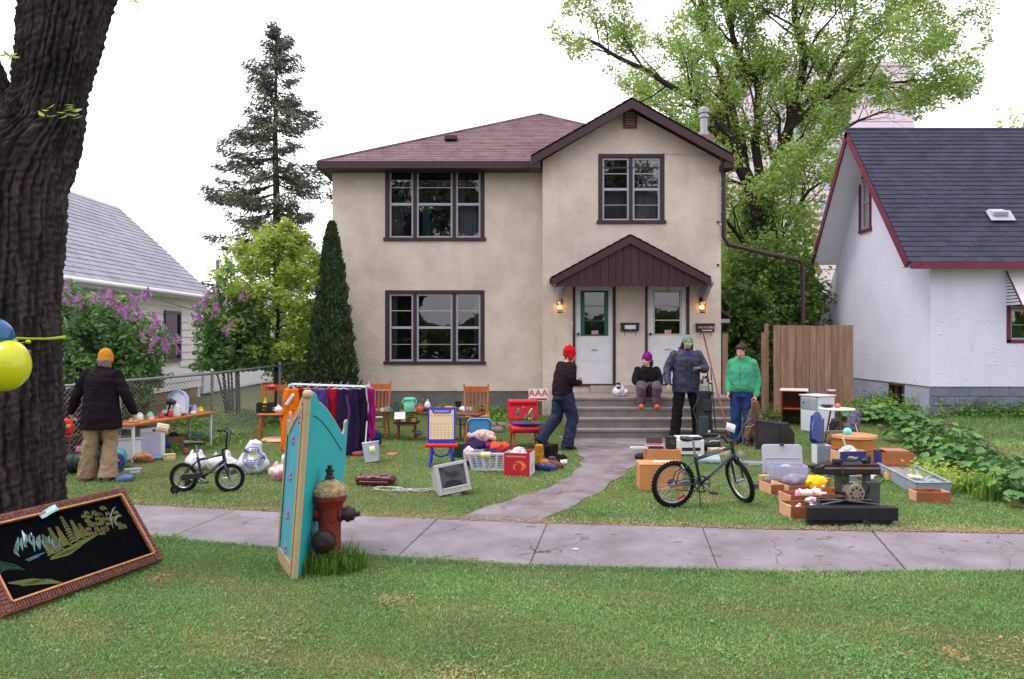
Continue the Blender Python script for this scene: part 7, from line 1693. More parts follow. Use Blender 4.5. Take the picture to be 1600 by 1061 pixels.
 if small:
  MB().prism([(bb.x-.05,r-.0),(bb.x+.06,r+.04),(bb.x,r+.065),(.0,r+.03),(-.03,r),(0,r-.03)],(0,-.058,0),(1,0,0),(0,0,1),(0,1,0),.01).build('chain_guard',m_black,t)
  for s in(-1,1):
   c2=V((-.02,s*.17,.055));tw_=MB().tube([c2+V((.04*math.cos(2*PI*k/20),0,.04*math.sin(2*PI*k/20)))for k in range(20)],.014,8,closed=True).build('training_wheel',m_tyre,t,smooth=60)
   MB().lathe([(.005,-.01),(.03,-.01),(.03,.01),(.005,.01)],c2,14,axis='y').build('hub',m_black,tw_);MB().tube([rear+V((0,s*.05,0)),rear+V((0,s*.09,-.03)),c2+V((0,-s*.02,0)),c2],.008,6).build('stabiliser_arm',m_black,t,smooth=60)
 else:
  for Wc in(rear,):MB().tube([Wc+V((.06,-.04,r*.86)),Wc+V((.085,-.045,r*.7))],.012,6).tube([Wc+V((.06,.04,r*.86)),Wc+V((.085,.045,r*.7))],.012,6).build('brake_caliper',m_steel,t)
  mb=MB().tube([front+V((-.05,-.04,r*.95)),front+V((-.02,-.045,r*.8))],.01,6).tube([front+V((-.05,.04,r*.95)),front+V((-.02,.045,r*.8))],.01,6);mb.v=[Ms@v for v in mb.v];mb.build('brake_caliper',m_steel,t)
  MB().tube([bb+V((-.04,-.03,0)),bb+V((-.05,-.12,-r*.97))],.007,6).build('kickstand',m_blkm,t)
  MB().box(rear+V((r*.35,-.02,-r*.55)),(.1,.008,.03),rot=(0,R(-28),0)).build('reflector',mat('red_reflector',(214,30,30),.2,bump=0),t,bev=.004)
  MB().tube([ht+V((.02,-.02,.1)),ht+V((.07,-.02,.02)),ht.lerp(stt,.3)+V((0,-.02,.03)),stt+V((.03,-.02,0))],.0035,5).build('brake_cable',m_black,t,smooth=60)
 return t
pr=G(287,768);pf=G(360,768)
bicycle('small black child bicycle with training wheels and raised handlebar',pr,math.atan2(pf.y-pr.y-.02,pf.x-pr.x),0,R(14),.165,(pf-pr).length,.02,m_frameb,.60,.74,True)
pr=G(1051,793);pf=G(1166,785)
bicycle('dark teal mountain bicycle with knobbly tyres and a tag on its handlebar',pr,math.atan2(pf.y-pr.y,pf.x-pr.x),R(4),R(-90),.25,.80,.024,m_frame,.76,.86)
note('white tag hanging on the mountain bicycle handlebar',W(1142,668,8.36),.11,.09,m_wpap,(R(-20),R(22),.2),3)
# -- hydrant and painted screen
hy=G(511,884);hy.x=-1.43;hy.y=6.1
t=thing('fire_hydrant','worn red fire hydrant with cream bonnet behind long grass','hydrant',hy)
m_hyd=mat('worn_red_paint',(132,34,30),.55,.3,9,.5,30,alt=(96,28,26));m_hyc=mat('flaking_cream_paint',(176,168,122),.7,.3,22,.6,40,alt=(122,84,54));m_hyk=mat('black_cap_paint',(36,22,24),.5,.3,12,.4,40)
MB().lathe([(.14,-.05),(.14,.015),(.13,.03),(.105,.035),(.092,.07),(.09,.1),(.11,.105),(.11,.13),(.088,.135),(.086,.28),(.09,.45),(.108,.50),(.128,.53),(.135,.55),(.135,.575)],n=28).build('barrel',m_hyd,t,smooth=40)
bn=MB().lathe([(.138,.575),(.14,.59),(.13,.62),(.11,.65),(.075,.675),(.04,.69),(.03,.695)],n=28).build('bonnet',m_hyc,t,smooth=40)
for k in range(8):a=k*PI/4;MB().ball((.117*math.cos(a),.117*math.sin(a),.615),(.022,.022,.014),6).build('bonnet_lug',m_hyc,bn,smooth=60)
MB().lathe([(.038,.69),(.038,.71),(.028,.72),(.026,.745),(.034,.75),(.034,.77),(.018,.775),(.02,.80)],n=6).build('operating_nut',m_hyk,t)
for s in(-1,1):
 p=[(.05,.07),(.05,.125),(.062,.13),(.062,.155),(.055,.16),(.05,.19),(.03,.2),(.022,.2),(.02,.235),(.01,.238)]if s>0 else[(.05,.07),(.05,.11),(.06,.115),(.06,.135),(.02,.14),(.018,.155)]
 nz_=MB().lathe([(r_,s*z)for r_,z in p],(0,0,.42),18,axis='x').build('side_outlet',m_hyk if s>0 else m_hyd,t,smooth=40)
 MB().lathe([(.06,s*.085),(.06,s*.1)],(0,0,.42),18,axis='x').build('outlet_flange',m_hyd,nz_,smooth=40)
pm=MB().lathe([(.065,-.07),(.065,-.115),(.088,-.12),(.088,-.15),(.075,-.165),(.05,-.175),(.022,-.178),(.022,-.205),(.008,-.208)],(-.02,0,.235),24,axis='y').build('pumper_cap',m_hyk,t,smooth=40)
MB().lathe([(.092,-.075),(.092,-.09)],(-.02,0,.235),24,axis='y').build('outlet_flange',m_hyd,pm,smooth=40)
ch=MB();P=[Vector((-.11,-.06,.40)),Vector((-.13,-.09,.32)),Vector((-.1,-.13,.27)),Vector((-.06,-.15,.26))]
for k in range(9):
 f=k/8*3;i=min(2,int(f));p=P[i].lerp(P[i+1],f-i);ch.tube([p+Vector((.009*math.cos(a),.004*math.sin(a)if k%2 else.009*math.sin(a)*.3,.012*math.sin(a)))for a in[j*PI/4 for j in range(8)]],.003,4,closed=True)
ch.build('chain',m_hyk,t)
A0=Vector((-1.62,5.79,0));LN=Vector((.1,0,0));
t=thing('folding_screen','tall turquoise painted folding screen with scrolled cream edges beside the hydrant','screen',A0)
m_turq=mat('turquoise_paint',(22,160,166),.5,.07,4,.15,60,alt=(30,172,176));m_turq2=mat('soft_turquoise_paint',(70,164,184),.5,.08,4,.1,60);m_crm=mat('tan_cream_paint',(186,164,126),.5,.1,6,.15,60)
def profile(w,H0,H1,n=18):
 """half headboard outline: u from hinge (0) to outer edge (w): tall finial at hinge, concave scoop, curled ear"""
 p=[(0,H0),(.035*w/.6,H0+.02),(.085*w/.6,H0-.005),(.11*w/.6,H0-.05)]
 for k in range(n):f=k/(n-1);u=.13*w/.6+f*(w*.62);p.append((u,H0-.07-(H0-H1+.02)*(f**1.25)))
 u0=w*.84;p+=[(u0+w*.02,H1-.115),(u0+w*.07,H1-.10),(u0+w*.09,H1-.055),(u0+w*.08,H1-.015),(u0+w*.13,H1),(w,H1-.01)]
 return p
def panel(du,w,H0,H1,wd,front):
 u=Vector(du).normalized();nrm=Vector((u.y,-u.x,0))*wd;pr_=profile(w,H0,H1);poly=pr_+[(w,0.0),(0,0.0)]
 up=Vector((.1/1.38,0,1));O=Vector((0,0,.01))
 q=MB().prism(poly,O,u,up,nrm,.02).build('panel',front,t,bev=.003)
 edge=[O+u*p[0]+up*p[1]+nrm*.01 for p in pr_]+[O+u*w+up*0]
 MB().tube(edge,.009,7).build('edge_bead',m_crm,q,smooth=60)
 MB().beam(O+u*.0+nrm*.01,O+up*H0+nrm*.01,.022,.026).ball(O+up*(H0+.01)+nrm*.01,(.03,.03,.035),10).build('hinge_post',m_crm,q,smooth=50)
 return q,u,up,nrm,O,pr_
pa,u,up,nrm,O,pp=panel((-.26,.53,0),.59,1.36,1.19,-1,m_turq2)
for(a,b)in((.03,.0),(.56,.0)):pass
s1=-1 if(Matrix.Rotation(0,3,'Z')@nrm).x>0 else 1
fr_=MB();off=nrm*(.022 if nrm.x<0 or nrm.y<0 else-.004)
fs_=nrm*.024
mb=MB();
for k in range(len(pp)-1):
 a,b=pp[k],pp[k+1]
 if a[0]<.03 or b[0]>.56:continue
 mb.beam(O+u*a[0]+up*(a[1]-.05)+fs_,O+u*b[0]+up*(b[1]-.05)+fs_,.012,.05)
mb.beam(O+u*.03+fs_+up*.03,O+u*.03+up*1.28+fs_,.05,.012).beam(O+u*.565+fs_+up*.03,O+u*.565+up*1.12+fs_,.045,.012).beam(O+u*.03+up*.05+fs_,O+u*.565+up*.05+fs_,.012,.11)
mb.build('raised_border',m_crm,pa)
mp_=mat('pink_flower_paint',(186,110,160),.6,bump=0)
for zz in(.15,.42,.72,1.0,1.18):
 for k in range(5):a=k*2*PI/5;c=O+u*(.3 if zz<1.1 else.12)+up*zz+fs_*.92;MB().ball(c+u*(.022*math.cos(a))+up*(.03*math.sin(a)),(.012,.012,.016),6).build('painted_petal',mp_,pa,smooth=60)
pb,u,up,nrm,O,pp=panel((.085,1.06,0),1.05,1.36,1.07,1,m_turq)
g_=[O+u*(.1+.8*k/12)+up*(1.2-.38*(k/12)**1.3)+nrm*.022 for k in range(13)];MB().tube(g_,.004,5).build('scored_line',mat('dark_turquoise_line',(16,60,70),.6,bump=0),pb)
def tuft(name,lab,c,n,h,rad,seed,wid=.004,m=None):
 rn=np.random.default_rng(seed);a=rn.uniform(0,6.28,n);rr=rad*np.sqrt(rn.uniform(0,1,n));x=c[0]+rr*np.cos(a)*1.5;y=c[1]+rr*np.sin(a)*.7;z=gz(x,y)
 hh=h*rn.uniform(.4,1.15,n)*(1-.5*rr/rad);b=rn.uniform(0,6.28,n);ln=rn.uniform(.1,.75,n);d=np.stack([np.cos(b),np.sin(b),0*b],-1);s=np.stack([-np.sin(b),np.cos(b),0*b],-1)*wid
 V=np.empty((n,7,3),np.float32);B=np.stack([x,y,z-.005],-1);up=np.array([0,0,1.])
 p1=B+up*(hh*.5)[:,None]+d*(hh*ln*.15)[:,None];p2=B+up*(hh*.85)[:,None]+d*(hh*ln*.5)[:,None];p3=B+up*(hh*(1-.25*ln))[:,None]+d*(hh*ln)[:,None]
 V[:,0]=B-s;V[:,1]=B+s;V[:,2]=p1-s;V[:,3]=p1+s;V[:,4]=p2-s*.7;V[:,5]=p2+s*.7;V[:,6]=p3
 me=bpy.data.meshes.new(name);me.vertices.add(n*7);me.vertices.foreach_set('co',V.ravel());I=(np.arange(n)*7)[:,None]+np.array([0,1,3,0,3,2,2,3,5,2,5,4,4,5,6]);me.loops.add(n*15);me.loops.foreach_set('vertex_index',I.astype(np.int32).ravel());me.polygons.add(n*5);me.polygons.foreach_set('loop_start',np.arange(0,n*15,3,dtype=np.int32));me.update(calc_edges=True)
 v=rn.uniform(.6,1.3,n);T=np.stack([v*rn.uniform(.8,1.3,n),v,v*.8,np.ones(n)],-1).astype(np.float32);ca=me.color_attributes.new('tint','FLOAT_COLOR','POINT');ca.data.foreach_set('color',np.repeat(T[:,None],7,1).ravel())
 o=link(name,me,m or lm_weed);tag(o,lab,'grass',kind='stuff')
tuft('tall_grass','long uncut grass round the foot of the hydrant',(-1.42,5.98),900,.23,.17,3);tuft('tall_grass','long wispy grass right of the hydrant',(-1.27,6.08),260,.3,.1,4)
tuft('tall_grass','long grass along the duplex foundation left of the steps',(-.6,15.4),500,.32,.4,5,.007);tuft('spiky_leaves','upright spiky leaves beside the foundation near the red chair',(.15,15.2),260,.5,.25,6,.012)
# -- framed picture leaning on the trunk
BL=Vector((-3.22,4.92,.03));wv=Vector((.44,1.26,0));hv=Vector((-.392,.138,.549))
wL,hL=wv.length,hv.length;u=wv.normalized();v=hv.normalized();nn=u.cross(v).normalized()
if nn.y>0:nn=-nn
t=thing('framed_picture','wood framed black velvet landscape picture leaning on the thick trunk','picture',BL)
m_fw=mat('carved_brown_frame',(134,80,64),.6,.3,30,.9,60,alt=(92,54,46));m_fl=mat('pale_frame_lip',(196,134,96),.5,.2,12,.2)
def fq(a,b,c,d,z0,z1,name,m,par,bev=0):return MB().prism([(a,c),(b,c),(b,d),(a,d)],nn*z0,u,v,nn,z1-z0).build(name,m,par,bev=bev)
fw_=.075
for(a,b,c,d)in((0,wL,0,fw_),(0,wL,hL-fw_,hL),(0,fw_,fw_,hL-fw_),(wL-fw_,wL,fw_,hL-fw_)):fq(a,b,c,d,-.02,.03,'frame_rail',m_fw,t,.006)
r=random.Random(3)
for k in range(int(wL/.021)):
 a=.01+k*.021
 for c in(.012,hL-fw_+.01):fq(a,a+.013,c+r.uniform(0,.008),c+.04+r.uniform(0,.012),.03,.036+r.uniform(0,.004),'carving',m_fw,t)
for k in range(int(hL/.03)):
 for a in(.01,wL-fw_+.008):fq(a,a+.05,.01+k*.03,.03+k*.03,.03,.037,'carving',m_fw,t)
for(a,b,c,d)in((fw_-.004,wL-fw_+.004,fw_-.012,fw_),(fw_-.004,wL-fw_+.004,hL-fw_,hL-fw_+.012),(fw_-.012,fw_,fw_,hL-fw_),(wL-fw_,wL-fw_+.012,fw_,hL-fw_)):fq(a,b,c,d,.028,.046,'inner_lip',m_fl,t)
cv=fq(fw_,wL-fw_,fw_,hL-fw_,-.01,.012,'canvas',mat('black_velvet',(6,7,10),.95,.3,20,.0),t)
MATS['black_velvet'].node_tree.nodes['Principled BSDF'].inputs['Specular IOR Level'].default_value=.05
def pt(a,c,z=.0135):return nn*z+u*(fw_+a*(wL-2*fw_))+v*(fw_+c*(hL-2*fw_))
def strokes(name,lst,m,w=.012,z=.0135):
 mb=MB()
 for S in lst:
  n=len(S)
  for i in range(n-1):
   a,b=pt(*S[i],z=z),pt(*S[i+1],z=z);d=(b-a);
   if d.length<1e-6:continue
   sd=nn.cross(d).normalized();w0=w*math.sin(PI*(i+.3)/n);w1=w*math.sin(PI*min(.97,(i+1.3)/n))if i<n-2 else w*.15
   mb.add([a-sd*w0,b-sd*w1,b+sd*w1,a+sd*w0],[(0,1,2,3)])
 mb.build(name,m,cv)
r=random.Random(8);P_=lambda n,c:mat(n,c,.7,.2,30,bump=0)
sn=[];
for k in range(16):a=.18+k*.018;hgt=.80-abs(k-5)*.022+r.uniform(-.02,.05);sn.append([(a,hgt),(a-.02,hgt-.08),(a-.03+r.uniform(-.02,.02),hgt-.15-r.uniform(0,.06))])
strokes('painted_mountain',sn,P_('snow_grey_paint',(90,120,116)),.012)
strokes('painted_peak',[[(.255,.86),(.25,.78),(.235,.70)],[(.255,.86),(.262,.76)],[(.30,.80),(.295,.74)]],P_('snow_white_paint',(190,200,220)),.009,.0145)
tr=[]
for(a,c,h)in((.36,.44,.3),(.42,.46,.36),(.47,.5,.3),(.53,.52,.42),(.58,.54,.3),(.62,.55,.2)):
 for k in range(9):f=k/9;w=.028*(1-f)+.006;tr.append([(a-w,c+h*f-.01),(a,c+h*f+.02),(a+w,c+h*f-.012)])
strokes('painted_conifers',tr,P_('olive_gold_paint',(88,86,28)),.011)
fl=[]
for k in range(46):a=.66+.26*r.random();c=.5+.42*r.random()*(1-abs(a-.78)*1.5);fl.append([(a-.018,c),(a,c+.03),(a+.018,c-.005)])
strokes('painted_leaves',fl,P_('ochre_green_paint',(92,88,36)),.019)
strokes('painted_trunks',[[(.83,.55),(.85,.72),(.9,.83),(.93,.86)],[(.86,.6),(.89,.7),(.94,.72)]],P_('birch_grey_paint',(120,130,140)),.006,.0145)
strokes('painted_shore',[[(.34,.40),(.42,.41),(.5,.44),(.6,.49),(.72,.53)],[(.33,.375),(.45,.39),(.56,.43)],[(.1,.06+.1),(.18,.14),(.26,.1),(.33,.02)],[(.04,.24),(.1,.2),(.17,.17),(.24,.14)]],P_('moss_paint',(74,84,24)),.02)
strokes('painted_water',[[(.19,.46),(.26,.47),(.33,.49)],[(.2,.44),(.28,.45)]],P_('water_blue_paint',(50,90,120)),.008)
fn=[]
for k in range(22):a0=R(20+k*7);fn.append([(.02,.38),(.02+.06*math.cos(a0),.38+.14*math.sin(a0)+.03),(.02+.12*math.cos(a0),.38+.16*math.sin(a0)-.04),(.02+.15*math.cos(a0),.30+.1*math.sin(a0))])
strokes('painted_fern',fn,P_('emerald_paint',(10,66,42)),.009)
note('pale blue note on the top edge of the framed picture',BL+pt(.44,1.0)+nn*.04,.13,.05,mat('pale_blue_paper',(190,226,240),.7),(R(-40),R(-20),R(60)),1)
# -- left table and its goods
tc=Vector((-5.32,11.85,0));ta=math.atan2(1.8,.44)
t=thing('long_table','long low table with orange wood top and white legs by the fence','table',gp(tc.x,tc.y),ta)
boxpart(t,'tabletop',(0,0,.53),(1.95,.5,.028),m_pine,.004)
for x in(-.88,.9):
 for y in(-.2,.2):boxpart(t,'leg',(x,y,.257),(.035,.035,.515),m_wplast,.003)
 boxpart(t,'end_rail',(x,0,.49),(.03,.36,.05),m_wplast,.002)
def ontab(a,b,dz=0):return t0.location+Matrix.Rotation(ta,3,'Z')@Vector((a,b,.546+dz))
t0=t
t=thing('baby_bath','pale blue and white arched plastic baby seat on the long table','baby seat',ontab(.36,.05),rot=(R(-10),0,R(8)))
def arch(w,h,n=14):return[(-w/2,0)]+[(-w/2*math.cos(PI*k/n),h*.55+h*.45*math.sin(PI*k/n))for k in range(n+1)]+[(w/2,0)]
MB().prism(arch(.34,.40),(0,.05,0),(1,0,0),(0,0,1),(0,1,0),.07).build('back_shell',mat('pale_blue_plastic',(184,192,222),.35,.05,5,0),t,bev=.015)
MB().prism(arch(.25,.33),(0,.03,.0),(1,0,0),(0,0,1),(0,1,0),.022).build('inner_pad',m_wplast,t,bev=.008)
MB().tube([(-.09,.02,.3),(-.08,.015,.36),(0,.01,.385),(.08,.015,.36),(.09,.02,.3)],.008,6).build('rim_stripe',mat('lilac_plastic',(110,110,190),.4),t,smooth=60)
boxpart(t,'foot_tray',(0,-.07,.03),(.33,.2,.06),m_wplast,.015)
t=thing('hair_dryer','black hair dryer standing left of the baby seat','hair dryer',ontab(.1,.0),rot=(0,R(14),0));MB().tube([(0,0,0),(0,0,.2)],.017,8).build('handle',m_black,t,smooth=60);MB().tube([(-.05,0,.22),(.0,0,.235),(.07,0,.23)],[.05,.052,.035],12).build('barrel',m_black,t,smooth=60)
t=thing('white_kettle','white plastic kettle between the hair dryer and baby seat','kettle',ontab(.2,-.08));MB().lathe([(.07,0),(.075,.02),(.06,.14),(.045,.17),(.01,.18)],n=18).build('body',m_wplast,t,smooth=50);MB().tube([(.06,0,.13),(.1,0,.12),(.1,0,.05),(.07,0,.03)],.009,6).build('handle',m_wplast,t,smooth=60)
for k,(a,b,n,c,h,r_,lab)in enumerate([(-.75,-.1,'tan',(176,140,110),.06,.07,'crumpled tan knitted thing at the near end of the long table'),(-.28,0,'mint',(130,200,176),.09,.05,'mint green baby cup on the long table'),(-.1,-.05,'rose',(196,70,110),.07,.04,'rose pink small cup on the long table'),(-.5,.0,'white',(222,220,222),.1,.05,'white tub next to the mint baby cup'),(.62,-.1,'lilac',(176,170,214),.12,.05,'lilac and white bottle right of the baby seat'),(.72,.05,'navy',(60,70,120),.1,.04,'navy lidded bottle beside the lilac bottle'),(.84,-.05,'lemon',(236,210,50),.07,.055,'lemon yellow ball shaped cup at the far table end'),(.02,-.12,'red',(176,60,60),.1,.04,'dark red can beneath the hair dryer'),(-.4,-.12,'pink',(220,170,180),.05,.045,'pale pink bowl on the near half of the table'),(.5,-.17,'ivory',(226,216,200),.05,.05,'ivory bowl in front of the baby seat')]):
 t=thing('table_ware',lab,'container',ontab(a,b),group='small wares on the long table');m=mat('ware_'+n,c,.4,.08,8,.03)
 MB().lathe([(r_*.8,0),(r_,h*.15),(r_*(.95 if k%2 else.8),h*.75),(r_*.7,h*.9),(r_*.75,h),(r_*.5,h)],n=16).build('body',m,t,smooth=50);MB().lathe([(r_*.4,h),(r_*.42,h*1.12),(r_*.1,h*1.16)],n=12).build('lid',m_wplast if k%2 else m,t,smooth=50)
note('pale peach note hanging from the long table edge',W(254,669,11.15),.16,.13,m_peach,(R(-8),R(14),R(25)),3)
g=gs(226,716,.18);t=thing('white_machine','white box shaped appliance with a blue label under the long table','appliance',g,rz=.62)
boxpart(t,'case',(0,0,.22),(.34,.34,.44),m_wplast,.01);boxpart(t,'side_panel',(-.02,-.173,.2),(.26,.006,.36),mat('grey_lilac_panel',(180,178,200),.5),.002);boxpart(t,'blue_label',(.06,-.178,.4),(.12,.004,.035),mat('blue_label',(70,76,140),.6),0)
for k in range(3):MB().lathe([(.016,0),(.016,.01),(.01,.014)],(.171,-.02,.2+.06*k),12,axis='x').build('dial',m_black,t,smooth=40)
g=gs(186,722,.15);t=thing('white_cabinet','low white cabinet partly hidden behind the khaki trousers','cabinet',g,rz=.5);boxpart(t,'case',(0,0,.16),(.42,.3,.3),m_wplast,.01);boxpart(t,'top',(0,0,.322),(.46,.34,.022),m_wplast,.004);boxpart(t,'knob',(.1,-.158,.2),(.025,.02,.025),m_black,.004)
t=carton('cardboard_box','brown cardboard box of blue things under the table','box',gs(266,702,.1),.3,.34,.26,.2,m_cardd);bl=t.location
blob('blue_cloth','bright blue cloth spilling from the brown cardboard box','cloth',bl+Vector((-.08,-.22,0)),(.14,.09,.1),cl('royal_blue_cloth',(30,60,170)),12);blob('navy_cloth','navy cloth stuffed inside the brown cardboard box','cloth',bl+Vector((0,0,.05)),(.14,.1,.12),cl('navy_cloth2',(34,40,80)),13,flatb=False)
blob('blue_wrap','flat light blue plastic wrap on the grass by the white appliance','wrap',gs(242,718),(.14,.08,.03),mat('light_blue_film',(90,140,210),.3),14,amp=.012)
t=openbox('teal_tub','teal plastic tub under the far end of the long table','tub',gs(302,692,.1)+Vector((0,0,.06)),.2,.26,.2,.1,mat('teal_plastic',(10,140,150),.4),.008)
t=thing('red_toy_truck','red toy wagon beneath the teal tub','toy',gs(302,693,.08));boxpart(t,'bed',(0,0,.035),(.28,.12,.03),m_red,.004)
for x in(-.1,.1):
 for y in(-.06,.06):MB().lathe([(.005,-.008),(.024,-.008),(.024,.008),(.005,.008)],(x,y,.022),12,axis='y').build('wheel',m_blue,t,smooth=40)
blob('paper_sack','crumpled brown paper sack on the grass under the table','sack',gs(219,724,.08),(.2,.11,.08),mat('kraft_paper',(176,122,88),.8,.08,6,.1),15,amp=.012,s=8,rz=-.2)
t=thing('green_roll','dark green rolled sleeping bag lying on the grass','sleeping bag',gs(122,742,.15),rz=.1);mb=MB().tube([(-.19,0,.135),(.19,0,.135)],.135,20);link('roll',remesh(mb,.012,2,wrinkles(.006,16,4,(2,.4,.4)),'roll'),mat('dark_green_nylon',(22,44,40),.5,.15,6,.1),t)
for x in(-.1,.1):MB().tube([(x,.139*math.cos(a),.135+.139*math.sin(a))for a in[k*PI/12 for k in range(24)]],.008,4,closed=True).build('strap',m_black,t)
t=thing('foam_mat','purple foam mat rolled up with a teal outer layer','mat',gs(170,738,.2),rz=PI/2+.42)
def spiral(r0,r1,turns,L,n=70,th=.006):
 vs=[];fs=[]
 for i in range(n+1):
  a=2*PI*turns*i/n;rr=r0+(r1-r0)*i/n
  for x in(-L/2,L/2):vs.append((x,rr*math.cos(a),.13+rr*math.sin(a)))
  if i<n:fs.append((2*i,2*i+2,2*i+3,2*i+1))
 return vs,fs
for(r0,r1,tn,m,nm)in((.055,.112,3.5,mat('purple_foam',(104,84,176),.7),'inner_roll'),(.118,.13,1.4,mat('teal_foam',(54,136,150),.7),'outer_roll')):
 o=MB().add(*spiral(r0,r1,tn,.5)).build(nm,m,t,smooth=60);md=o.modifiers.new('s','SOLIDIFY');md.thickness=.008
tb=gs(118,724,.35);t=thing('low_bench','low white edged bench heaped with goods behind the big trunk','bench',tb,.1);boxpart(t,'top',(0,0,.3),(.75,.4,.03),m_wplast)
for x in(-.3,.3):boxpart(t,'leg',(x,0,.14),(.04,.32,.28),m_walnut)
tt=tb+Vector((0,0,.316))
t=thing('black_case','small black hard case on the low white edged bench','case',tt+Vector((.16,0,0)),.1);boxpart(t,'base_half',(0,0,.045),(.26,.2,.085),m_black,.012);boxpart(t,'lid_half',(0,0,.12),(.26,.2,.06),mat('grey_case_lid',(80,78,84),.5),.012);boxpart(t,'handle',(0,-.11,.08),(.09,.015,.02),m_black,.003)
for k,(dx,dy,c,lab)in enumerate(((-.12,0,(150,84,66),'rusty brown crumpled garment on the low bench'),(-.25,-.05,(60,100,160),'sky blue scarf at the left of the low bench'),(-.05,.1,(70,36,40),'dark maroon garment behind the brown one on the bench'),(.0,-.08,(206,190,176),'cream crumpled cloth in front on the low bench'))):
 blob('garment',lab,'garment',tt+Vector((dx,dy,0)),(.12,.09,.08+.02*(k==2)),cl('bench_cloth_%d'%k,c),70+k,amp=.016,vox=.012,group='garments on the low bench')
note('bright pink handwritten note hanging from the low bench',W(131,706,10.35),.20,.17,m_pinkp,(R(-8),R(-5),.1),6)
hp=gp(-6.0,11.0);t=thing('garment_rail','dark garment rail of dark clothes just right of the trunk','rail',hp)
MB().tube([(-.6,0,0),(-.6,0,1.08),(.25,0,1.08),(.25,0,0)],.013,8).build('tube_frame',m_metal,t,smooth=60);MB().tube([(-.6,-.25,.01),(-.6,.25,.01)],.012,6).tube([(.25,-.25,.01),(.25,.25,.01)],.012,6).build('feet',m_metal,t)
for k,(x,c,lab)in enumerate(((-.35,(60,34,40),'dark maroon coat hanging on the rail near the trunk'),(-.18,(52,42,40),'dark brown coat hanging second on the garment rail'),(.02,(66,52,66),'greyish plum coat hanging third on the garment rail'),(.17,(40,34,38),'black coat hanging at the right of the garment rail'))):
 d=drape('hanging_garment',lab,'garment',hp+Vector((x,-.02,1.05)),.8,.17,.1,cl('rail_cloth_%d'%k,c),80+k,1.2,'garments on the rail near the trunk',flat_top=.7);MB().tube([(-.09,0,0),(0,0,.04),(.09,0,0),(-.09,0,0)],.005,5).tube([(0,0,.04),(0,0,.08)],.004,5).build('hanger',m_wplast,d)
blob('life_vest','red and yellow child vest beside the thick trunk','vest',Vector((W(103,672,10.3).x,10.3,.5)),(.12,.07,.14),m_red,16,amp=.01,flatb=False)
lv=bpy.data.objects['life_vest'];boxpart(lv,'yellow_band',(.0,-.075,.14),(.2,.02,.04),mat('yellow_band',(240,170,50),.5),.004)
t=thing('stool','small dark stool under the red and yellow vest','stool',gp(W(103,672,10.3).x,10.3));boxpart(t,'seat',(0,0,.485),(.26,.24,.026),m_walnut)
for sx in(-1,1):
 for sy in(-1,1):boxpart(t,'leg',(sx*.1,sy*.09,.235),(.025,.025,.47),m_walnut)
# -- right of the path
def at(px,py,dy=0):return gs(px,py,dy)
g=at(1035,768,.2);t=carton('cardboard_box','large orange brown cardboard box behind the mountain bike rear wheel','box',g,-.05,.5,.36,.30,m_card,False);boxpart(t,'closed_top',(0,0,.303),(.505,.365,.006),m_card,0)
boxpart(t,'tape',(0,-.02,.3075),(.505,.05,.002),mat('parcel_tape',(210,170,130),.3),0);boxpart(t,'top_print',(.04,.06,.3072),(.2,.1,.001),mat('white_card',(214,206,210),.7),0)
g2=g+Vector((.14,.55,0));g2.z=float(gz(g2.x,g2.y));t=carton('cardboard_box','smaller orange cardboard box carrying the black speaker','box',g2,-.05,.42,.34,.38,m_card,False);boxpart(t,'closed_top',(0,0,.383),(.425,.345,.006),m_card,0)
b2=g2+Vector((0,0,.387))
t=thing('speaker','small black speaker on the smaller orange cardboard box','speaker',b2+Vector((.1,-.06,0)),.1);boxpart(t,'cabinet',(0,0,.08),(.11,.12,.16),m_black,.008);MB().lathe([(.035,0),(.03,-.01),(.01,-.004)],(0,-.061,.09),16,axis='y').build('cone',mat('cone_grey',(60,60,64),.6),t,smooth=60)
t=thing('radio','grey and silver radio with a raised lid beside the black speaker','radio',b2+Vector((-.1,-.04,0)),-.1);boxpart(t,'body',(0,0,.025),(.24,.16,.05),mat('silver_plastic',(150,152,162),.35),.006);boxpart(t,'raised_lid',(.0,.06,.1),(.2,.01,.09),mat('smoked_lid',(84,80,84),.25),.003,rot=(.2,0,0));boxpart(t,'fascia',(0,-.082,.025),(.2,.004,.03),m_black,.001)
MB().tube([(-.1,-.02,.055),(.08,-.05,.058)],.006,6).build('handle',m_red,t)
t=thing('white_tray','pale flat plastic tray sticking out left over the box','tray',b2+Vector((-.3,-.05,.01)),.05);boxpart(t,'panel',(0,0,0),(.2,.16,.015),m_wplast,.003);boxpart(t,'rim',(0,-.08,.012),(.2,.01,.02),m_wplast,0)
g=at(1078,712,.1);t=thing('printer','white plastic printer behind the mountain bike saddle','printer',g,.05);boxpart(t,'body',(0,0,.13),(.4,.3,.24),m_wplast,.02);boxpart(t,'top_lid',(0,.02,.26),(.38,.24,.03),m_wplast,.01);boxpart(t,'paper_slot',(0,-.152,.1),(.28,.006,.05),m_black,.002)
g=at(1112,706,.1);t=thing('helmet','black bicycle helmet shaped bag on the lawn behind the mountain bike','helmet',g,.3);mb=MB().ball((0,0,.1),(.17,.13,.11),16);link('shell',remesh(mb,.012,1,wrinkles(.005,9,3),'shell'),m_black,t);MB().tube([(-.16,0,.09),(-.05,-.12,.17),(.1,-.1,.16)],.006,5).build('strap',m_wplast,t,smooth=60)
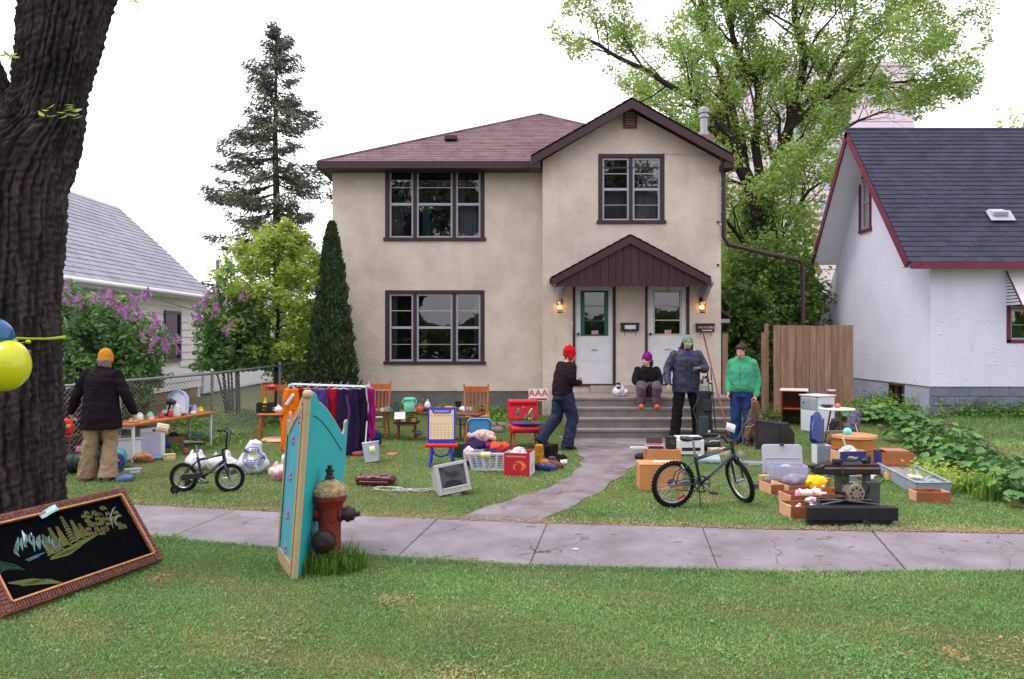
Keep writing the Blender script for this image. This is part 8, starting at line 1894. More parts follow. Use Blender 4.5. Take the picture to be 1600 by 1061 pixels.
g=at(1108,722,.0);t=thing('scanner','grey blue flat scanner with loose cable on the grass','scanner',g,-.2);boxpart(t,'base',(0,0,.03),(.32,.26,.05),mat('grey_blue_plastic',(140,156,172),.4),.01);boxpart(t,'lid',(0,.02,.07),(.3,.24,.02),mat('grey_blue_lid',(160,174,186),.35),.006,rot=(.08,0,0));MB().tube([(.14,-.1,.06),(.2,-.16,.02),(.1,-.2,.012),(-.05,-.15,.012),(-.02,-.12,.02)],.006,6).build('cable',m_black,t,smooth=60)
g=at(1102,694,.12);t=thing('golf_bag','black golf bag of clubs standing at the right of the steps','golf bag',g,rot=(R(-6),R(2),0))
MB().lathe([(.125,0),(.13,.03),(.125,.25),(.13,.5),(.125,.78),(.14,.82),(.135,.86)],n=20).build('tube',mat('black_bag_cloth',(26,28,34),.7,.2,8,.3,60),t,smooth=50)
boxpart(t,'side_pocket',(-.03,-.13,.28),(.17,.08,.34),mat('dark_grey_pocket',(44,50,54),.7),.02);boxpart(t,'top_pocket',(.03,-.13,.62),(.14,.06,.2),MATS['black_bag_cloth'],.015);boxpart(t,'logo_patch',(.05,-.172,.2),(.035,.004,.035),m_wplast,0);MB().tube([(-.1,-.12,.78),(-.2,-.1,.55),(-.12,-.12,.3)],.014,6,flat=.4).build('strap',m_metal,t,smooth=60)
for k in range(7):
 a=k*.9;x,y=.07*math.cos(a),.07*math.sin(a);h=1.0+.04*(k%3);c=MB().tube([(x,y,.6),(x*1.1,y*1.1,h)],.006,6).build('club_shaft',m_steel,t,smooth=60)
 MB().ball((x*1.1+.03,y*1.1,h+.01),(.045,.02,.025),8,rot=(0,-.3,a)).build('club_head',m_black if k%2 else m_steel,c,smooth=60)
t=thing('ski_pair','dark red and grey skis leaning with the golf bag','skis',g+Vector((.2,.15,0)),rot=(R(-7),R(-3),0))
for k,m in enumerate((mat('dark_red_ski',(96,34,40),.4),mat('grey_ski',(110,112,124),.4))):MB().tube([(.06*k,0,0),(.06*k,0,1.15),(.06*k,-.03,1.28)],[.028,.03,.01],8,flat=.3).build('ski',m,t,smooth=60)
a,b=W(1099,522,15.6),W(1138,680,12.95);t=thing('long_pole','long reddish brown wooden pole leaning on the mailbox wall','pole',b);MB().tube([(0,0,0),a-b],.014,8).build('shaft',mat('red_brown_pole',(130,66,46),.5),t,smooth=60);MB().tube([(a-b)*.0+Vector((0,0,-.02)),(a-b)*.05],.019,8).build('ferrule',m_black,t,smooth=60)
g=at(1212,706,.12);t=thing('television','black CRT television turned sideways on the lawn','television',g,rz=R(-62))
MB().bx(-.27,.27,-.1,.06,0,.46).build('front_housing',m_black,t,bev=.012);MB().bx(-.22,.22,-.104,-.1,.08,.42).build('screen',MATS['crt_screen'],t)
MB().add([(-.25,.06,.02),(.25,.06,.02),(.25,.06,.44),(-.25,.06,.44),(-.12,.34,.05),(.12,.34,.05),(.12,.34,.27),(-.12,.34,.27)],[(0,1,2,3),(7,6,5,4),(0,4,5,1),(1,5,6,2),(2,6,7,3),(3,7,4,0)]).build('rear_housing',m_black,t,bev=.012)
MB().tube([(0,.34,.13),(0,.4,.13)],.06,14).build('tube_neck',mat('grey_neck',(70,70,78),.5),t,smooth=60);boxpart(t,'remote',(0,-.02,.468),(.13,.05,.015),mat('plum_remote',(70,40,66),.4),.003)
g=at(1250,668,.3);t=thing('writing_desk','small desk with pale top and reddish brown side near the fence','desk',g,rz=R(-20));boxpart(t,'desktop',(0,0,.64),(.5,.6,.022),mat('pale_desktop',(212,200,196),.5),.003)
for x in(-.22,.22):boxpart(t,'side_panel',(x,0,.314),(.022,.56,.625),mat('mahogany',(122,54,34),.5,.3,5,.1,stretch=(1,1,.3)),.002)
boxpart(t,'back_panel',(0,.27,.35),(.415,.015,.5),MATS['mahogany'],0);boxpart(t,'shelf',(0,0,.3),(.415,.5,.018),m_pine,0)
g=at(1285,678,.22);t=thing('small_fridge','white cabinet fridge with a small door panel beside the desk','fridge',g,rz=R(28));hF=.64
boxpart(t,'case',(0,0,hF/2),(.42,.4,hF),m_wplast,.008);boxpart(t,'top',(0,0,hF+.012),(.46,.44,.024),m_wplast,.005);boxpart(t,'door_panel',(-.213,0,.2),(.012,.37,.36),m_wplast,.004);boxpart(t,'control_panel',(-.213,0,.5),(.012,.37,.2),mat('grey_panel',(150,160,172),.4),.004);boxpart(t,'knob',(-.225,.12,.52),(.015,.03,.03),m_black,.004);boxpart(t,'hinge',(-.2,-.16,hF+.0),(.05,.05,.03),m_blue,.004)
t=thing('red_tin','small red tin box on the ground behind the white fridge','tin',at(1313,668,.4)+Vector((0,0,0)));boxpart(t,'body',(0,0,.3),(.12,.1,.6),mat('dull_red_tin',(130,70,66),.5),.006);boxpart(t,'lid',(0,0,.61),(.13,.11,.03),m_wplast,.004)
g=Vector((W(1307,638,12.0).x,12.0,0));g.z=float(gz(g.x,g.y));hT=W(1307,638,12.0).z-g.z;t=thing('round_table','white round topped table with dark red legs behind the blue case','table',g)
MB().lathe([(.265,hT-.02),(.272,hT-.012),(.27,hT)],n=36).build('tabletop',m_wplast,t,smooth=30)
for k in range(3):a=.6+k*2.1;MB().tube([(.08*math.cos(a),.08*math.sin(a),hT-.02),(.19*math.cos(a),.19*math.sin(a),0)],.013,8).build('leg',mat('dark_red_leg',(104,44,36),.4),t,smooth=60)
lath('tomato_timer','small red round pot on the white round table','pot',g+Vector((.06,.1,hT)),[(.02,0),(.045,.02),(.045,.045),(.02,.06),(.012,.075)],mat('tomato_red',(206,96,88),.5));lath('dark_bowl','dark shallow bowl behind the red pot on the round table','bowl',g+Vector((-.08,.16,hT)),[(.04,0),(.09,.02),(.1,.04),(.09,.035)],m_black)
g=at(1285,702,.25);t=thing('guitar_case','royal blue hard case leaning under the round table','case',g,rot=(R(-22),R(22),.3));mb=MB().ball((0,0,.3),(.13,.06,.33),16).box((0,0,.3),(.22,.1,.45));link('shell',remesh(mb,.014,4,None,'shell'),mat('royal_blue_case',(24,44,116),.4,.1,5,.1),t);MB().ball((.03,-.065,.48),(.016,.006,.012),8).build('badge',m_steel,t,smooth=60)
blob('black_holdall','black holdall bag slumped beneath the round table','bag',at(1317,695,.25),(.14,.12,.26),mat('black_bag_cloth2',(24,24,30),.7,.2,8,.3,60),20,amp=.016);blob('red_cloth','dull red and grey cloth at the foot of the round table','cloth',at(1304,704,.1),(.13,.09,.09),mat('mottled_red_cloth',(120,70,66),.9,.2,18,.3,60,alt=(70,60,66)),21)
g=at(1345,694,.3);t=blob('laundry_sack','tall grey patterned sack leaning at the garden edge','sack',g,(.12,.1,.2),mat('grey_pattern_cloth',(120,112,130),.9,.3,26,.3,60,alt=(70,62,84)),22,amp=.012,extra=lambda mb:mb.tube([(-.03,0,.2),(.04,.02,.4),(.09,.02,.52)],[.11,.1,.055],12));MB().tube([(0,-.1,.3),(.03,-.13,.15),(-.05,-.13,.05)],.008,5).build('cord',m_wplast,t,smooth=60)
g=at(1347,722,.28);sD=g.y/F;t=thing('drum_table','round honey brown wooden drum table with overhanging top','table',g);rd=33*sD
mh=mat('honey_wood',(178,112,54),.4,.15,5,.1,60,stretch=(1,1,.3),coat=.2);MB().lathe([(rd,0),(rd,.02),(rd*.98,.025),(rd*.98,.15),(rd,.155),(rd,.17),(rd*.98,.175),(rd*.98,.30)],n=40).build('drum',mh,t,smooth=30);MB().lathe([(rd*1.0,.30),(rd*1.06,.315),(rd*1.04,.35),(rd*.7,.365),(.02,.368)],n=40).build('tabletop',mat('honey_wood_top',(190,136,92),.5,.1,5,.1,stretch=(.3,1,1)),t,smooth=40)
lath('aqua_light_bulb','aqua plastic cup lying on the drum table left edge','cup',g+Vector((-.13,-.1,.4)),[(.03,-.04),(.055,-.03),(.06,.02),(.03,.05),(.012,.06)],mat('aqua_plastic',(110,206,206),.35,bump=0),rot=(R(60),R(-40),0));boxx=thing('gray_plank','short grey plank jutting left from the drum table','plank',g+Vector((-.25,.05,.385)),.1);boxpart(boxx,'plank_body',(0,0,0),(.26,.06,.035),m_found,.004);boxpart(boxx,'end_cap',(-.131,0,0),(.006,.055,.03),m_found,0)
g=at(1331,742,.12);t=openbox('blue_box','deep blue box with a raw wood end full of odds and ends','box',g,R(8),.36,.26,.3,mat('deep_blue_board',(26,40,104),.5),.014,mend=m_rawwood)
blob('white_paper','crumpled white tissue inside the deep blue box','paper',g+Vector((0,0,.2)),(.13,.09,.09),MATS['grubby_paper'],23,amp=.016,s=15,vox=.011,flatb=False);t=thing('white_stick','short white stick poking up from the deep blue box','stick',g+Vector((.0,0,.26)),rot=(.1,-.35,0));MB().tube([(0,0,0),(0,0,.2)],.01,8).build('rod',m_wplast,t,smooth=60);MB().ball((0,0,.205),(.014,.014,.01),8).build('tip',m_wplast,t,smooth=60)
g=at(1404,740,.14);t=openbox('brown_box','tan brown wooden box with deep blue inner end','box',g,R(-6),.40,.32,.27,mat('tan_brown_wood',(156,92,56),.45,.12,5,.1,stretch=(.3,1,1)),.014,mend=mat('deep_blue_board',(26,40,104),.5))
t=thing('wooden_cover','pinkish brown lid resting on the tan brown box','lid',g+Vector((.03,.04,.278)),R(-6));boxpart(t,'lid_board',(0,0,0),(.3,.3,.012),mat('pink_brown_wood',(170,112,88),.45),.003);boxpart(t,'lid_rim',(0,-.151,-.002),(.3,.004,.02),MATS['pink_brown_wood'],0)
g=at(1288,726,.1);openbox('grey_box','narrow grey open box right of the clear storage bin','box',g,0,.2,.22,.26,mat('grey_board',(126,138,150),.5),.012,mend=m_wplast)
g=at(1240,752,.22);t=openbox('storage_bin','clear plastic storage bin of lilac trinkets','storage bin',g,R(-6),.44,.3,.17,mat('clear_plastic',(206,206,226),.25,.04,5,0,transl=.4),.006)
tl=thing('plastic_cover','large translucent white bin lid propped upright behind the clear bin','lid',g+Vector((.02,.2,.02)),rot=(R(-12),0,R(-3)));MB().prism([(-.26,0)]+[(-.26+.05-.05*math.cos(a),.33+.05*math.sin(a))for a in[k*PI/12 for k in range(7)]]+[(.26-.05+.05*math.sin(a),.33+.05*math.cos(a))for a in[k*PI/12 for k in range(7)]]+[(.26,0)],(0,0,0),(1,0,0),(0,0,1),(0,1,0),.02).build('panel',mat('milky_lid_plastic',(196,196,206),.4,.04,5,0,transl=.3),tl,bev=.008)
boxpart(tl,'latch',(0,-.01,.375),(.05,.04,.03),m_black,.005);boxpart(tl,'sticker',(.0,-.003,.1),(.035,.003,.06),mat('tan_sticker',(206,176,150),.7),0);boxpart(tl,'inner_ridge',(0,-.006,.2),(.44,.008,.012),MATS['milky_lid_plastic'],.002)
blob('lilac_trinkets','lilac and white wrapped trinkets in the clear storage bin','trinkets',g+Vector((0,0,.03)),(.17,.1,.08),mat('lilac_wrap',(190,180,216),.4,.2,20,.2,40,alt=(120,110,150)),24,amp=.016,s=14,flatb=False)
dl=[(1212,774,.16,.3,.12,R(10),'empty narrow drawer at the far left of the drawer group'),(1252,776,.36,.34,.12,R(10),'wide drawer with a grey coat bundle on it'),(1258,792,.36,.3,.12,R(8),'middle drawer holding a white roll'),(1262,812,.36,.3,.13,R(4),'front drawer nearest the pavement with papers inside'),(1274,762,.34,.3,.1,R(12),'rear drawer with pink and white trinkets'),(1303,786,.34,.34,.1,R(8),'right drawer with tools beside the saw motor')]
DR=[]
for(px,py,w,d,h,rz,lab)in dl:
 g=at(px,py,d/2);t=openbox('wooden_drawer',lab,'drawer',g,rz,w,d,h,m_rust,.012,mend=m_rawwood,group='wooden drawers of oddments',inner=m_rawwood);DR.append(g)  # each of these is a wooden drawer set out on the grass
blob('grey_bundle','grey and lilac bundled jacket on the wide drawer','jacket',DR[1]+Vector((0,.05,.06)),(.17,.1,.09),mat('grey_lilac_cloth',(132,126,148),.8,.2,14,.3,60),25,amp=.014,flatb=False)
t=thing('white_roll','short white paper roll in the middle drawer','roll',DR[2]+Vector((.05,.02,.11)),rot=(0,0,.1));MB().tube([(-.08,0,0),(.08,0,0)],.04,14).build('roll_body',m_wpap,t,smooth=50);MB().tube([(-.082,0,0),(.082,0,0)],.015,10).build('core',m_cardd,t,smooth=50)
r=random.Random(12)
odd=[('pink_toy',(230,130,170)),('white_toy',(220,214,220)),('lilac_toy',(176,160,200)),('red_tool',(150,60,50)),('steel_tool',(140,140,150)),('tan_tool',(190,140,96))]
wh=['at its left','at its back left','in its middle','at its front right','at its back right','across its front']
for di,nm in((4,'rear'),(3,'front'),(5,'right'),(0,'narrow left'),(2,'middle')):
 for k in range(6 if di!=0 else 3):
  n,c=odd[(k*2+di)%6];p=DR[di]+Vector((r.uniform(-.13,.13)*(1 if di else.3),r.uniform(-.1,.1),.03+r.uniform(0,.04)))
  t=thing('oddment',n.split('_')[0]+' small oddment in the '+nm+' wooden drawer, '+wh[k],'oddment',p,rot=(r.uniform(-.5,.5),r.uniform(-.5,.5),r.uniform(0,3)),group='oddments in the wooden drawers')
  m=mat('odd_'+n,c,.5,.1,10,.05)
  if k%3==0:MB().tube([(-.06,0,0),(.06,0,0)],[.012,.018],8).build('shaft',m,t,smooth=50);MB().box((.075,0,0),(.03,.05,.02)).build('head',m_steel,t,bev=.003)
  elif k%3==1:boxpart(t,'box_body',(0,0,.02),(.09,.07,.04),m,.004);boxpart(t,'strip',(0,0,.041),(.092,.02,.002),m_wplast,0)
  else:MB().lathe([(.02,0),(.035,.02),(.03,.06),(.01,.075)],n=12).build('pot_body',m,t,smooth=50);MB().lathe([(.012,.07),(.014,.09)],n=8).build('neck',m_wplast,t)
blob('yellow_cloth','bright yellow crumpled cloth between the drawers and saw','cloth',DR[5]+Vector((-.06,.18,.08)),(.12,.08,.09),cl('bright_yellow_cloth',(236,196,40)),26,amp=.018,vox=.011,flatb=False)
blob('lilac_plastic','crumpled clear lilac plastic on the front drawer corner','plastic',DR[3]+Vector((.13,.1,.1)),(.1,.05,.05),mat('lilac_film',(206,190,220),.3),27,amp=.014,vox=.011,flatb=False)
t=thing('wooden_drawer','single small reddish drawer in front of the glass topped case','drawer',at(1461,787,.12),R(-3));boxpart(t,'base',(0,0,.008),(.36,.2,.012),m_rawwood,0)
for s_ in(-1,1):boxpart(t,'long_panel',(0,s_*.1,.06),(.36,.014,.12),m_rust,.003);boxpart(t,'end_panel',(s_*.173,0,.06),(.014,.185,.12),m_rawwood,.003)
MB().ball((0.02,.0,.13),(.045,.03,.02),8).build('handle_cup',m_walnut,t,smooth=60)
q=[at(1433,775),at(1485,771),at(1432,738),at(1372,738)];A,B,Cc,Dd=q;t=thing('display_case','flat grey case with a glass top lying on the lawn','case',A);hC=.15
fr=[(Vector((p.x,p.y,0))-Vector((A.x,A.y,0)))for p in(A,B+Vector((.2,0,0))*0,Cc,Dd)]
A2,B2,C2,D2=Vector((-.06,0,0)),Vector((.46,.05,0)),Vector((.22,1.35,0)),Vector((-.22,1.35,0));mgp=mat('grey_painted_metal',(140,148,164),.45,.08,6,.08);z1=hC
A2=Vector((0,0,0));B2=Vector((.40,.03,0));D2=Vector((Dd.x-A.x,Dd.y-A.y,0));C2=D2+B2+Vector((.02,0,0))
for a,b,nm in((A2,B2,'front_wall'),(B2,C2,'side_wall'),(C2,D2,'rear_wall'),(D2,A2,'side_wall')):d=(b-a).normalized();MB().beam(a+d*.01+Vector((0,0,hC/2)),b-d*.01+Vector((0,0,hC/2)),.02,hC).build(nm,mgp,t,bev=.003)
MB().add([v+Vector((0,0,hC-.035))for v in(A2,B2,C2,D2)],[(0,1,2,3)]).build('sky_pale_floor',mat('sky_reflection_tone',(196,200,208),.7),t);MB().add([v+Vector((0,0,hC-.006))for v in(A2,B2,C2,D2)],[(0,1,2,3)]).build('glass_top',glass_mat('case_glass',(.86,.9,.92),1.45,1.0),t)  # floor raised and paled to imitate sky mirrored in the glass
mb=MB()
for a,b in((A2,B2),(B2,C2),(C2,D2),(D2,A2)):mb.beam(a+Vector((0,0,hC)),b+Vector((0,0,hC)),.04,.006)
mb.build('top_trim',mgp,t);note('pale yellow paper lying under the glass of the grey case',A+Vector((.18,.4,hC+.006)),.14,.16,m_yelp,(R(92),0,R(-8)),0)
t=thing('white_board','thin white board lying behind the glass topped case','board',at(1368,748,.2)+Vector((0,0,.04)),rot=(R(8),R(3),R(-35)));boxpart(t,'sheet',(0,0,0),(.2,.5,.01),m_wplast,.002);boxpart(t,'edge_strip',(0,-.25,.002),(.2,.008,.014),m_wplast,0)
t=thing('wood_hoop','pale bent wood hoop behind the saw arm','hoop',at(1352,752,.15)+Vector((0,0,.12)),rot=(R(70),0,.2));MB().tube([(.17*math.cos(a),.08*math.sin(a),0)for a in[k*PI/14 for k in range(28)]],.014,8,closed=True).build('ring',m_rawwood,t,smooth=60);MB().beam((-.15,0,0),(.15,0,0),.02,.012).build('crossbar',m_rawwood,t)
g=at(1330,822,.0);t0_saw=t=thing('radial_arm_saw','old radial arm saw on a black steel base by the pavement','saw',g,rz=R(-1));s=.0066
m_sg=mat('worn_grey_green_metal',(84,84,74),.5,.3,8,.3,60,metal=.3);m_sb=mat('black_steel',(30,30,38),.4,.3,7,.3,60,metal=.3)
MB().bx(-.41,.45,0.0,.05,.055,.17).bx(-.41,.45,.0,.12,.05,.06).bx(-.41,.45,.0,.12,.165,.175).build('front_channel',m_sb,t,bev=.004)
MB().bx(-.43,.0,-.03,-.01,.0,.03).bx(-.4,.4,.02,.1,.0,.045).build('ground_rail',m_sb,t);MB().lathe([(.008,-.02),(.035,-.02),(.035,.02),(.008,.02)],(.13,-.03,.035),14,axis='y').build('castor_wheel',m_black,t,smooth=40)
MB().beam((-.27,.09,.13),(.33,.09,.13),.03,.1).build('frame_rail',m_sb,t,bev=.003);MB().beam((-.14,.52,.13),(.38,.52,.13),.03,.08).build('frame_rail',m_sb,t,bev=.003);MB().beam((-.26,.11,.14),(-.13,.5,.14),.03,.06).build('frame_rail',m_sb,t,bev=.003);MB().beam((.32,.11,.14),(.36,.5,.14),.03,.06).build('frame_rail',m_sb,t,bev=.003)
for(a,b)in(((-.24,.12,.18),(.33,.49,.184)),((-.13,.48,.18),(.3,.13,.184)),((-.2,.3,.188),(.33,.31,.188))):MB().beam(a,b,.03,.006).build('cross_brace',mat('scuffed_steel',(112,106,120),.4,.3,10,.1,metal=.5),t)
MB().tube([(.20,.62,.27),(.20,.62,.36)],.06,14).build('column_base',m_sg,t,smooth=50);MB().bx(.13,.28,.5,.6,.26,.48).build('column_box',mat('dark_teal_metal',(58,68,70),.5,.2,6,.2),t,bev=.008);MB().tube([(.19,.62,.3),(.19,.62,.62)],.042,14).build('column',m_sg,t,smooth=50)
MB().prism([(-.36,.54),(.3,.54),(.315,.60),(.29,.655),(-.26,.655),(-.30,.63),(-.36,.62)],(0,.55,0),(1,0,0),(0,0,1),(0,1,0),.12).build('arm',mat('black_arm_paint',(40,36,40),.35,.2,8,.1,metal=.2),t,bev=.012)
MB().bx(-.26,.29,.544,.551,.60,.618).build('arm_stripe',mat('tan_stripe',(140,112,100),.4),t);MB().bx(-.4,-.26,.56,.64,.6,.63).build('arm_end',m_blkm,t,bev=.006)
MB().lathe([(.02,-.1),(.085,-.095),(.095,-.06),(.095,.06),(.085,.09),(.03,.1)],(0.02,.55,.37),22,axis='y').build('motor',mat('grey_motor_metal',(140,130,116),.5,.2,14,.2,metal=.2),t,smooth=40)
for k in range(8):a=k*PI/4;MB().lathe([(.012,-.003),(.012,.003)],(.02+.055*math.cos(a),.449,.37+.055*math.sin(a)),8,axis='y').build('motor_vent',m_black,t)
MB().bx(-.03,.07,.5,.6,.46,.48).bx(-.02,.06,.52,.62,.48,.54).build('motor_carriage',m_steel,t,bev=.005);MB().tube([(-.07,.5,.36),(-.15,.48,.38),(-.2,.46,.4)],[.018,.015,.02],8).build('saw_handle',m_black,t,smooth=50)
MB().bx(-.14,-.0,.6,.62,.33,.53).build('blade_guard',m_sg,t,bev=.01)
for P in([(-.1,.53,.66),(-.1,.5,.6),(-.12,.48,.52),(-.08,.47,.46),(.0,.5,.47)],[(.05,.5,.52),(.1,.46,.49),(.16,.47,.44),(.15,.5,.36)],[(.3,.55,.56),(.33,.52,.5),(.28,.52,.45),(.2,.52,.4)]):MB().tube([Vector(p)for p in P],.007,6).build('power_cable',m_black,t,smooth=60)
boxpart(t,'switch_box',(-.12,.58,.675),(.09,.07,.04),m_black,.005);MB().ball((.16,.58,.68),(.04,.03,.03),8).ball((.2,.58,.7),(.02,.02,.05),8).build('lock_knob',m_black,t,smooth=60)
note('pale yellow note on top of the saw arm',g+Vector((.23,.5,.57)),.1,.06,m_yelp,(R(50),0,0),0)
for c in t0_saw.children:
 if c.name.split('.')[0]in('column_base','column_box','column','arm','arm_stripe','arm_end','motor','motor_vent','motor_carriage','saw_handle','blade_guard','power_cable','switch_box','lock_knob'):c.location=(.18,-.1,-.13)
# -- garden bed
mb=MB();vs=[];fs=[];n=len(BED)
zc=Vector((sum(p.x for p in BED)/n,sum(p.y for p in BED)/n,0))
xs=np.arange(5.6,12.5,.09);ys=np.arange(7.0,14.6,.09);X,Y=np.meshgrid(xs,ys);inside=bed_mask(X,Y)
Z=gz(X,Y)+.012+.02*nzv(np.stack([X.ravel(),Y.ravel(),0*X.ravel()],-1),7,3).reshape(X.shape);idx=np.arange(X.size).reshape(X.shape)
fs=[(int(idx[j,i]),int(idx[j,i+1]),int(idx[j+1,i+1]),int(idx[j+1,i]))for j in range(len(ys)-1)for i in range(len(xs)-1)if inside[j,i]and inside[j+1,i+1]and inside[j,i+1]and inside[j+1,i]]
o=link('garden_bed',mesh_from(np.stack([X,Y,Z],-1).reshape(-1,3),fs),m_soil);o['kind']='structure';o.data.shade_smooth()
m_bigleaf=leafmat('mallow_leaf',(88,132,66),.36,.25);lv=[]
for k in range(4):
 rn_=random.Random(k);vs=[Vector((0,0,0))];N=16;fs=[]
 for i in range(N):
  a=-PI/2+.25+(2*PI-.5)*i/(N-1);rr=1+.16*abs(math.sin(a*2.5+.8))-.08+rn_.uniform(-.04,.04);vs.append(Vector((rr*math.cos(a),.35+rr*math.sin(a),-.22*rr*rr+.12*math.sin(a*5+k)*.8)))
 for i in range(1,N):fs.append((0,i,i+1))
 me=mesh_from(vs,fs,'leaf');me.shade_smooth();me.materials.append(m_bigleaf);ca=me.color_attributes.new('tint','FLOAT_COLOR','POINT');v=(1,.78,1.25,.95)[k];ca.data.foreach_set('color',[v*(1.1 if k==2 else.95),v,v*(1.05 if k!=2 else.7),1]*(N+1));lv.append(me)
PL=[(1370,662,.36),(1392,668,.4),(1412,674,.42),(1436,682,.45),(1420,692,.38),(1455,694,.46),(1480,706,.5),(1448,712,.4),(1500,718,.5),(1478,732,.42),(1522,734,.44),(1545,752,.36),(1572,768,.42),(1602,786,.46),(1590,758,.4),(1345,664,.36)]
pk=['far left, beside the patterned sack','second in the far left cluster','third from the basement window','tall one before the white corner','low one behind the drum table','middle of the clump, upper side','largest of the thick middle clump','low one right of the tan brown box','thick clump right side','low front of the thick clump','right shoulder of the thick clump','small one past the spiky stems','first of the near right group','nearest one at the right edge','rear of the near right group','behind the round table']
for k,(px,py,h)in enumerate(PL):
 g=G(px,py);r=random.Random(k+40);t=thing('mallow_plant','broad leaved garden plant, '+pk[k],'plant',g,group='broad leaved plants in the garden bed');mb=MB();nl=46
 for j in range(nl):
  a=r.uniform(0,6.28);q=r.random()**.6;rad=.38*q;z=h*(1-.6*q*q)*r.uniform(.5,1.05);p=Vector((rad*math.cos(a),rad*math.sin(a),z));mb.tube([(0,0,0),(p.x*.6,p.y*.6,z*.7),p],[.006,.005,.003],4,caps=False)
  o=bpy.data.objects.new('leaf',r.choice(lv));COL.objects.link(o);o.parent=t;o.location=p;s_=r.uniform(.04,.075);o.scale=(s_,s_,s_);o.rotation_euler=(r.uniform(-.5,.2)-.25,r.uniform(-.35,.35),a-PI/2+r.uniform(-.6,.6))
 mb.build('stems',mat('green_stem',(84,110,56),.6),t)
tuft('spiky_leaves','upright daffodil like leaves at the front of the garden bed',(G(1540,782).x,G(1540,782).y),90,.38,.12,12,.008);tuft('spiky_leaves','second upright leaf clump left of the first in the bed',(G(1516,770).x,G(1516,770).y),70,.34,.1,13,.008)
def groundcover(name,lab,pts,n,size,h,seed,m=lm_weed):
 rn=np.random.default_rng(seed);C=[]
 for(px,py,rx,ry)in pts:g=G(px,py);k=int(n*rx*ry/sum(a[2]*a[3]for a in pts));x=g.x+rn.normal(0,rx/2,k);y=g.y+rn.normal(0,ry/2,k);C.append(np.stack([x,y,gz(x,y)+np.abs(rn.normal(0,h/2,k))],-1))
 C=np.concatenate(C);o=link(name,leaf_mesh(C,size,.6,.5,rn,.3),m);tag(o,lab,'weeds',kind='stuff')
groundcover('weeds','weedy greenery along the white stucco house foundation',[(1410,640,1.4,.3),(1470,646,1.6,.3),(1560,652,1.6,.3),(1352,650,.5,.4),(1385,640,.7,.3)],9000,.035,.3,31);groundcover('weeds','low weeds along the chain link fence',[(340,668,1.3,.5),(300,690,.8,.6),(375,655,1.2,.5),(240,700,.8,.6)],9000,.03,.16,32)
groundcover('low_plants','yellow green low plants at the front of the garden bed',[(1480,758,.5,.3),(1505,765,.4,.3),(1452,745,.4,.3)],2600,.028,.16,33,lm_yell);groundcover('weeds','sparse greenery along the duplex foundation',[(700,650,1.6,.15),(790,668,.8,.2),(640,648,.8,.15)],2600,.03,.2,34);groundcover('weeds','shaded weeds at the foot of the cedar fence',[(1220,655,.9,.3),(1150,668,.5,.4),(1290,655,.8,.2)],3200,.03,.16,35,lm_dark)
r=random.Random(2);mb=MB()
for(px,py)in((775,690),(783,684),(797,688),(768,684),(762,690)):g=G(px,py);g.y+=.9;g.z=float(gz(g.x,g.y));o=MB().ball((0,0,0),(r.uniform(.09,.15),.09,.07),8);me=remesh(o,.014,1,wrinkles(.01,12,px),'stone');t=link('stone',me,mat('field_stone',(124,112,106),.9,.2,8,.4,40));t.location=g+Vector((0,0,.03));tag(t,'rounded grey field stone edging the foundation bed, '+{775:'middle of the row',783:'right of the middle one',797:'rightmost by the red chair',768:'left of the middle one',762:'leftmost behind the blue suitcase'}[px],'stone','stones edging the foundation bed')
# -- small clutter among the larger goods
def smallbox(lab,px,py,w,d,h,c,rz=0,name='small_box',cat='box',label=True,dz=0):
 g=G(px,py);t=thing(name,lab,cat,g+Vector((0,d/2,dz)),rz);m=mat('sb_%d_%d_%d'%c,c,.7,.12,8,.1);boxpart(t,'case',(0,0,h/2),(w,d,h),m,.003)
 if label:boxpart(t,'label_print',(w*.05,-d/2-.001,h*.55),(w*.55,.002,h*.35),m_wpap,0);boxpart(t,'print_line',(w*.05,-d/2-.003,h*.55),(w*.4,.001,h*.06),m_ink,0)
 return t
smallbox('small tan box on the grass left of the clear storage bin',1196,752,.12,.1,.07,(176,146,116),.3)
smallbox('flat grey game box on the grass before the television',1180,728,.26,.2,.04,(120,124,140),-.3)
smallbox('small green tin on the grass between storage bin and deep blue box',1300,745,.09,.09,.11,(70,104,84),.2)
smallbox('dull red game box leaning by the deep blue box',1366,746,.16,.1,.05,(140,54,50),-.4)
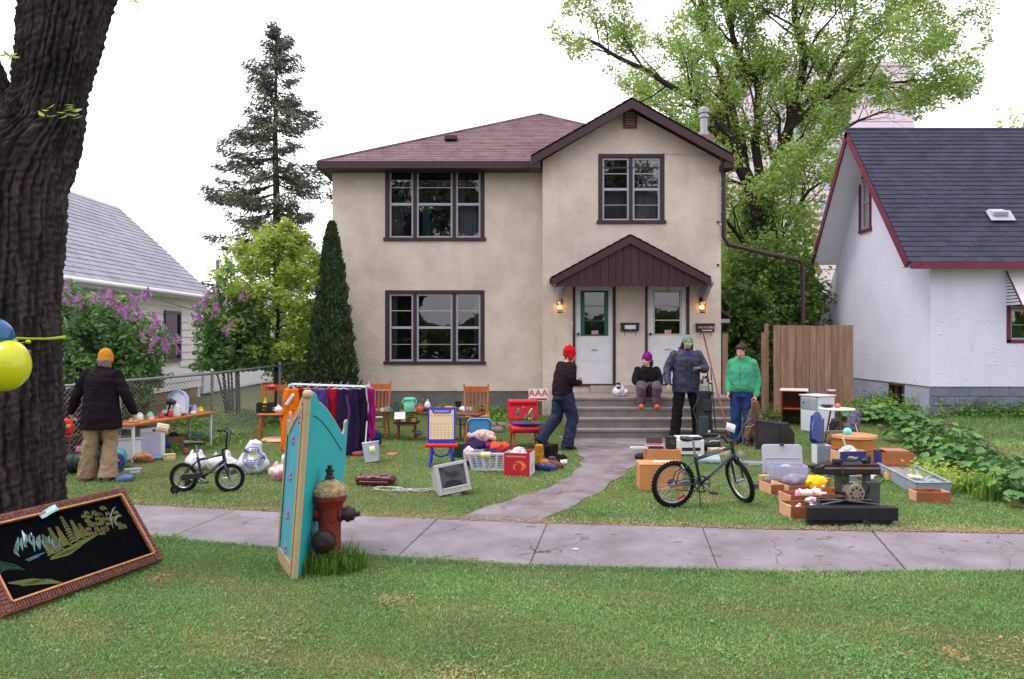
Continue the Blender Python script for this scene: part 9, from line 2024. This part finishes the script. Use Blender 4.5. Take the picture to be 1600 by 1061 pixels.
smallbox('small navy carton beside the mountain bike front wheel',1188,765,.1,.08,.06,(50,58,96),.5)
smallbox('beige shoe box at the foot of the golf bag',1125,712,.28,.18,.1,(196,176,150),.1)
smallbox('blue video box on the grass right of the toy easel',722,737,.13,.09,.03,(56,80,160),.4)
smallbox('yellowish carton behind the child bicycle',262,720,.16,.12,.09,(196,170,110),.5)
smallbox('grey electronics box near the near leg of the long table',204,742,.2,.14,.07,(134,134,144),.6)
smallbox('faded orange book on the grass beside the blue jeans heap',612,712,.16,.12,.03,(190,110,70),-.3)
for k,(px,py,c,rr,lab)in enumerate([(1218,742,(176,170,160),.05,'cream enamel pot behind the empty narrow drawer'),(1292,757,(60,64,72),.04,'dark paint tin behind the yellow crumpled cloth'),(1160,716,(150,150,160),.04,'grey metal flask on the grass by the jeans of the hooded person'),(690,742,(200,196,190),.035,'off white jar on the lawn in front of the toy easel'),(288,712,(150,60,60),.04,'dull red tin behind the child bicycle saddle'),(1392,752,(186,150,110),.05,'tan clay pot on the grass before the tan brown box')]):
 lath('small_pot',lab,'pot',G(px,py)+Vector((0,.06,0)),[(rr*.8,0),(rr,.01),(rr,rr*1.8),(rr*.85,rr*2.1),(rr*.9,rr*2.3)],mat('pot_%d'%k,c,.5,.15,10,.1),extra=lambda t:MB().lathe([(rr*.5,rr*2.3),(rr*.5,rr*2.5),(rr*.2,rr*2.6)],n=14).build('lid',m_metal,t,smooth=40))
blob('garment','dark green jumper lying on the grass by the red chair','garment',gs(790,714),(.16,.1,.05),cl('bottle_green_cloth',(34,60,50)),101,amp=.012,s=12)
blob('garment','faded blue shirt dropped beside the grey hard drive box','garment',gs(196,752),(.14,.09,.05),cl('faded_blue_cloth',(90,110,150)),102,amp=.012,s=12)
blob('garment','charcoal jacket spread behind the smaller orange box','garment',gs(1010,722,.2),(.16,.1,.06),cl('charcoal_cloth',(46,46,54)),103,amp=.012,s=12)
blob('soft_toy','small brown soft toy among the boxes near the storage bin','toy',gs(1300,728),(.07,.06,.07),cl('toy_brown',(120,84,60)),104,amp=.008,s=14,vox=.009)
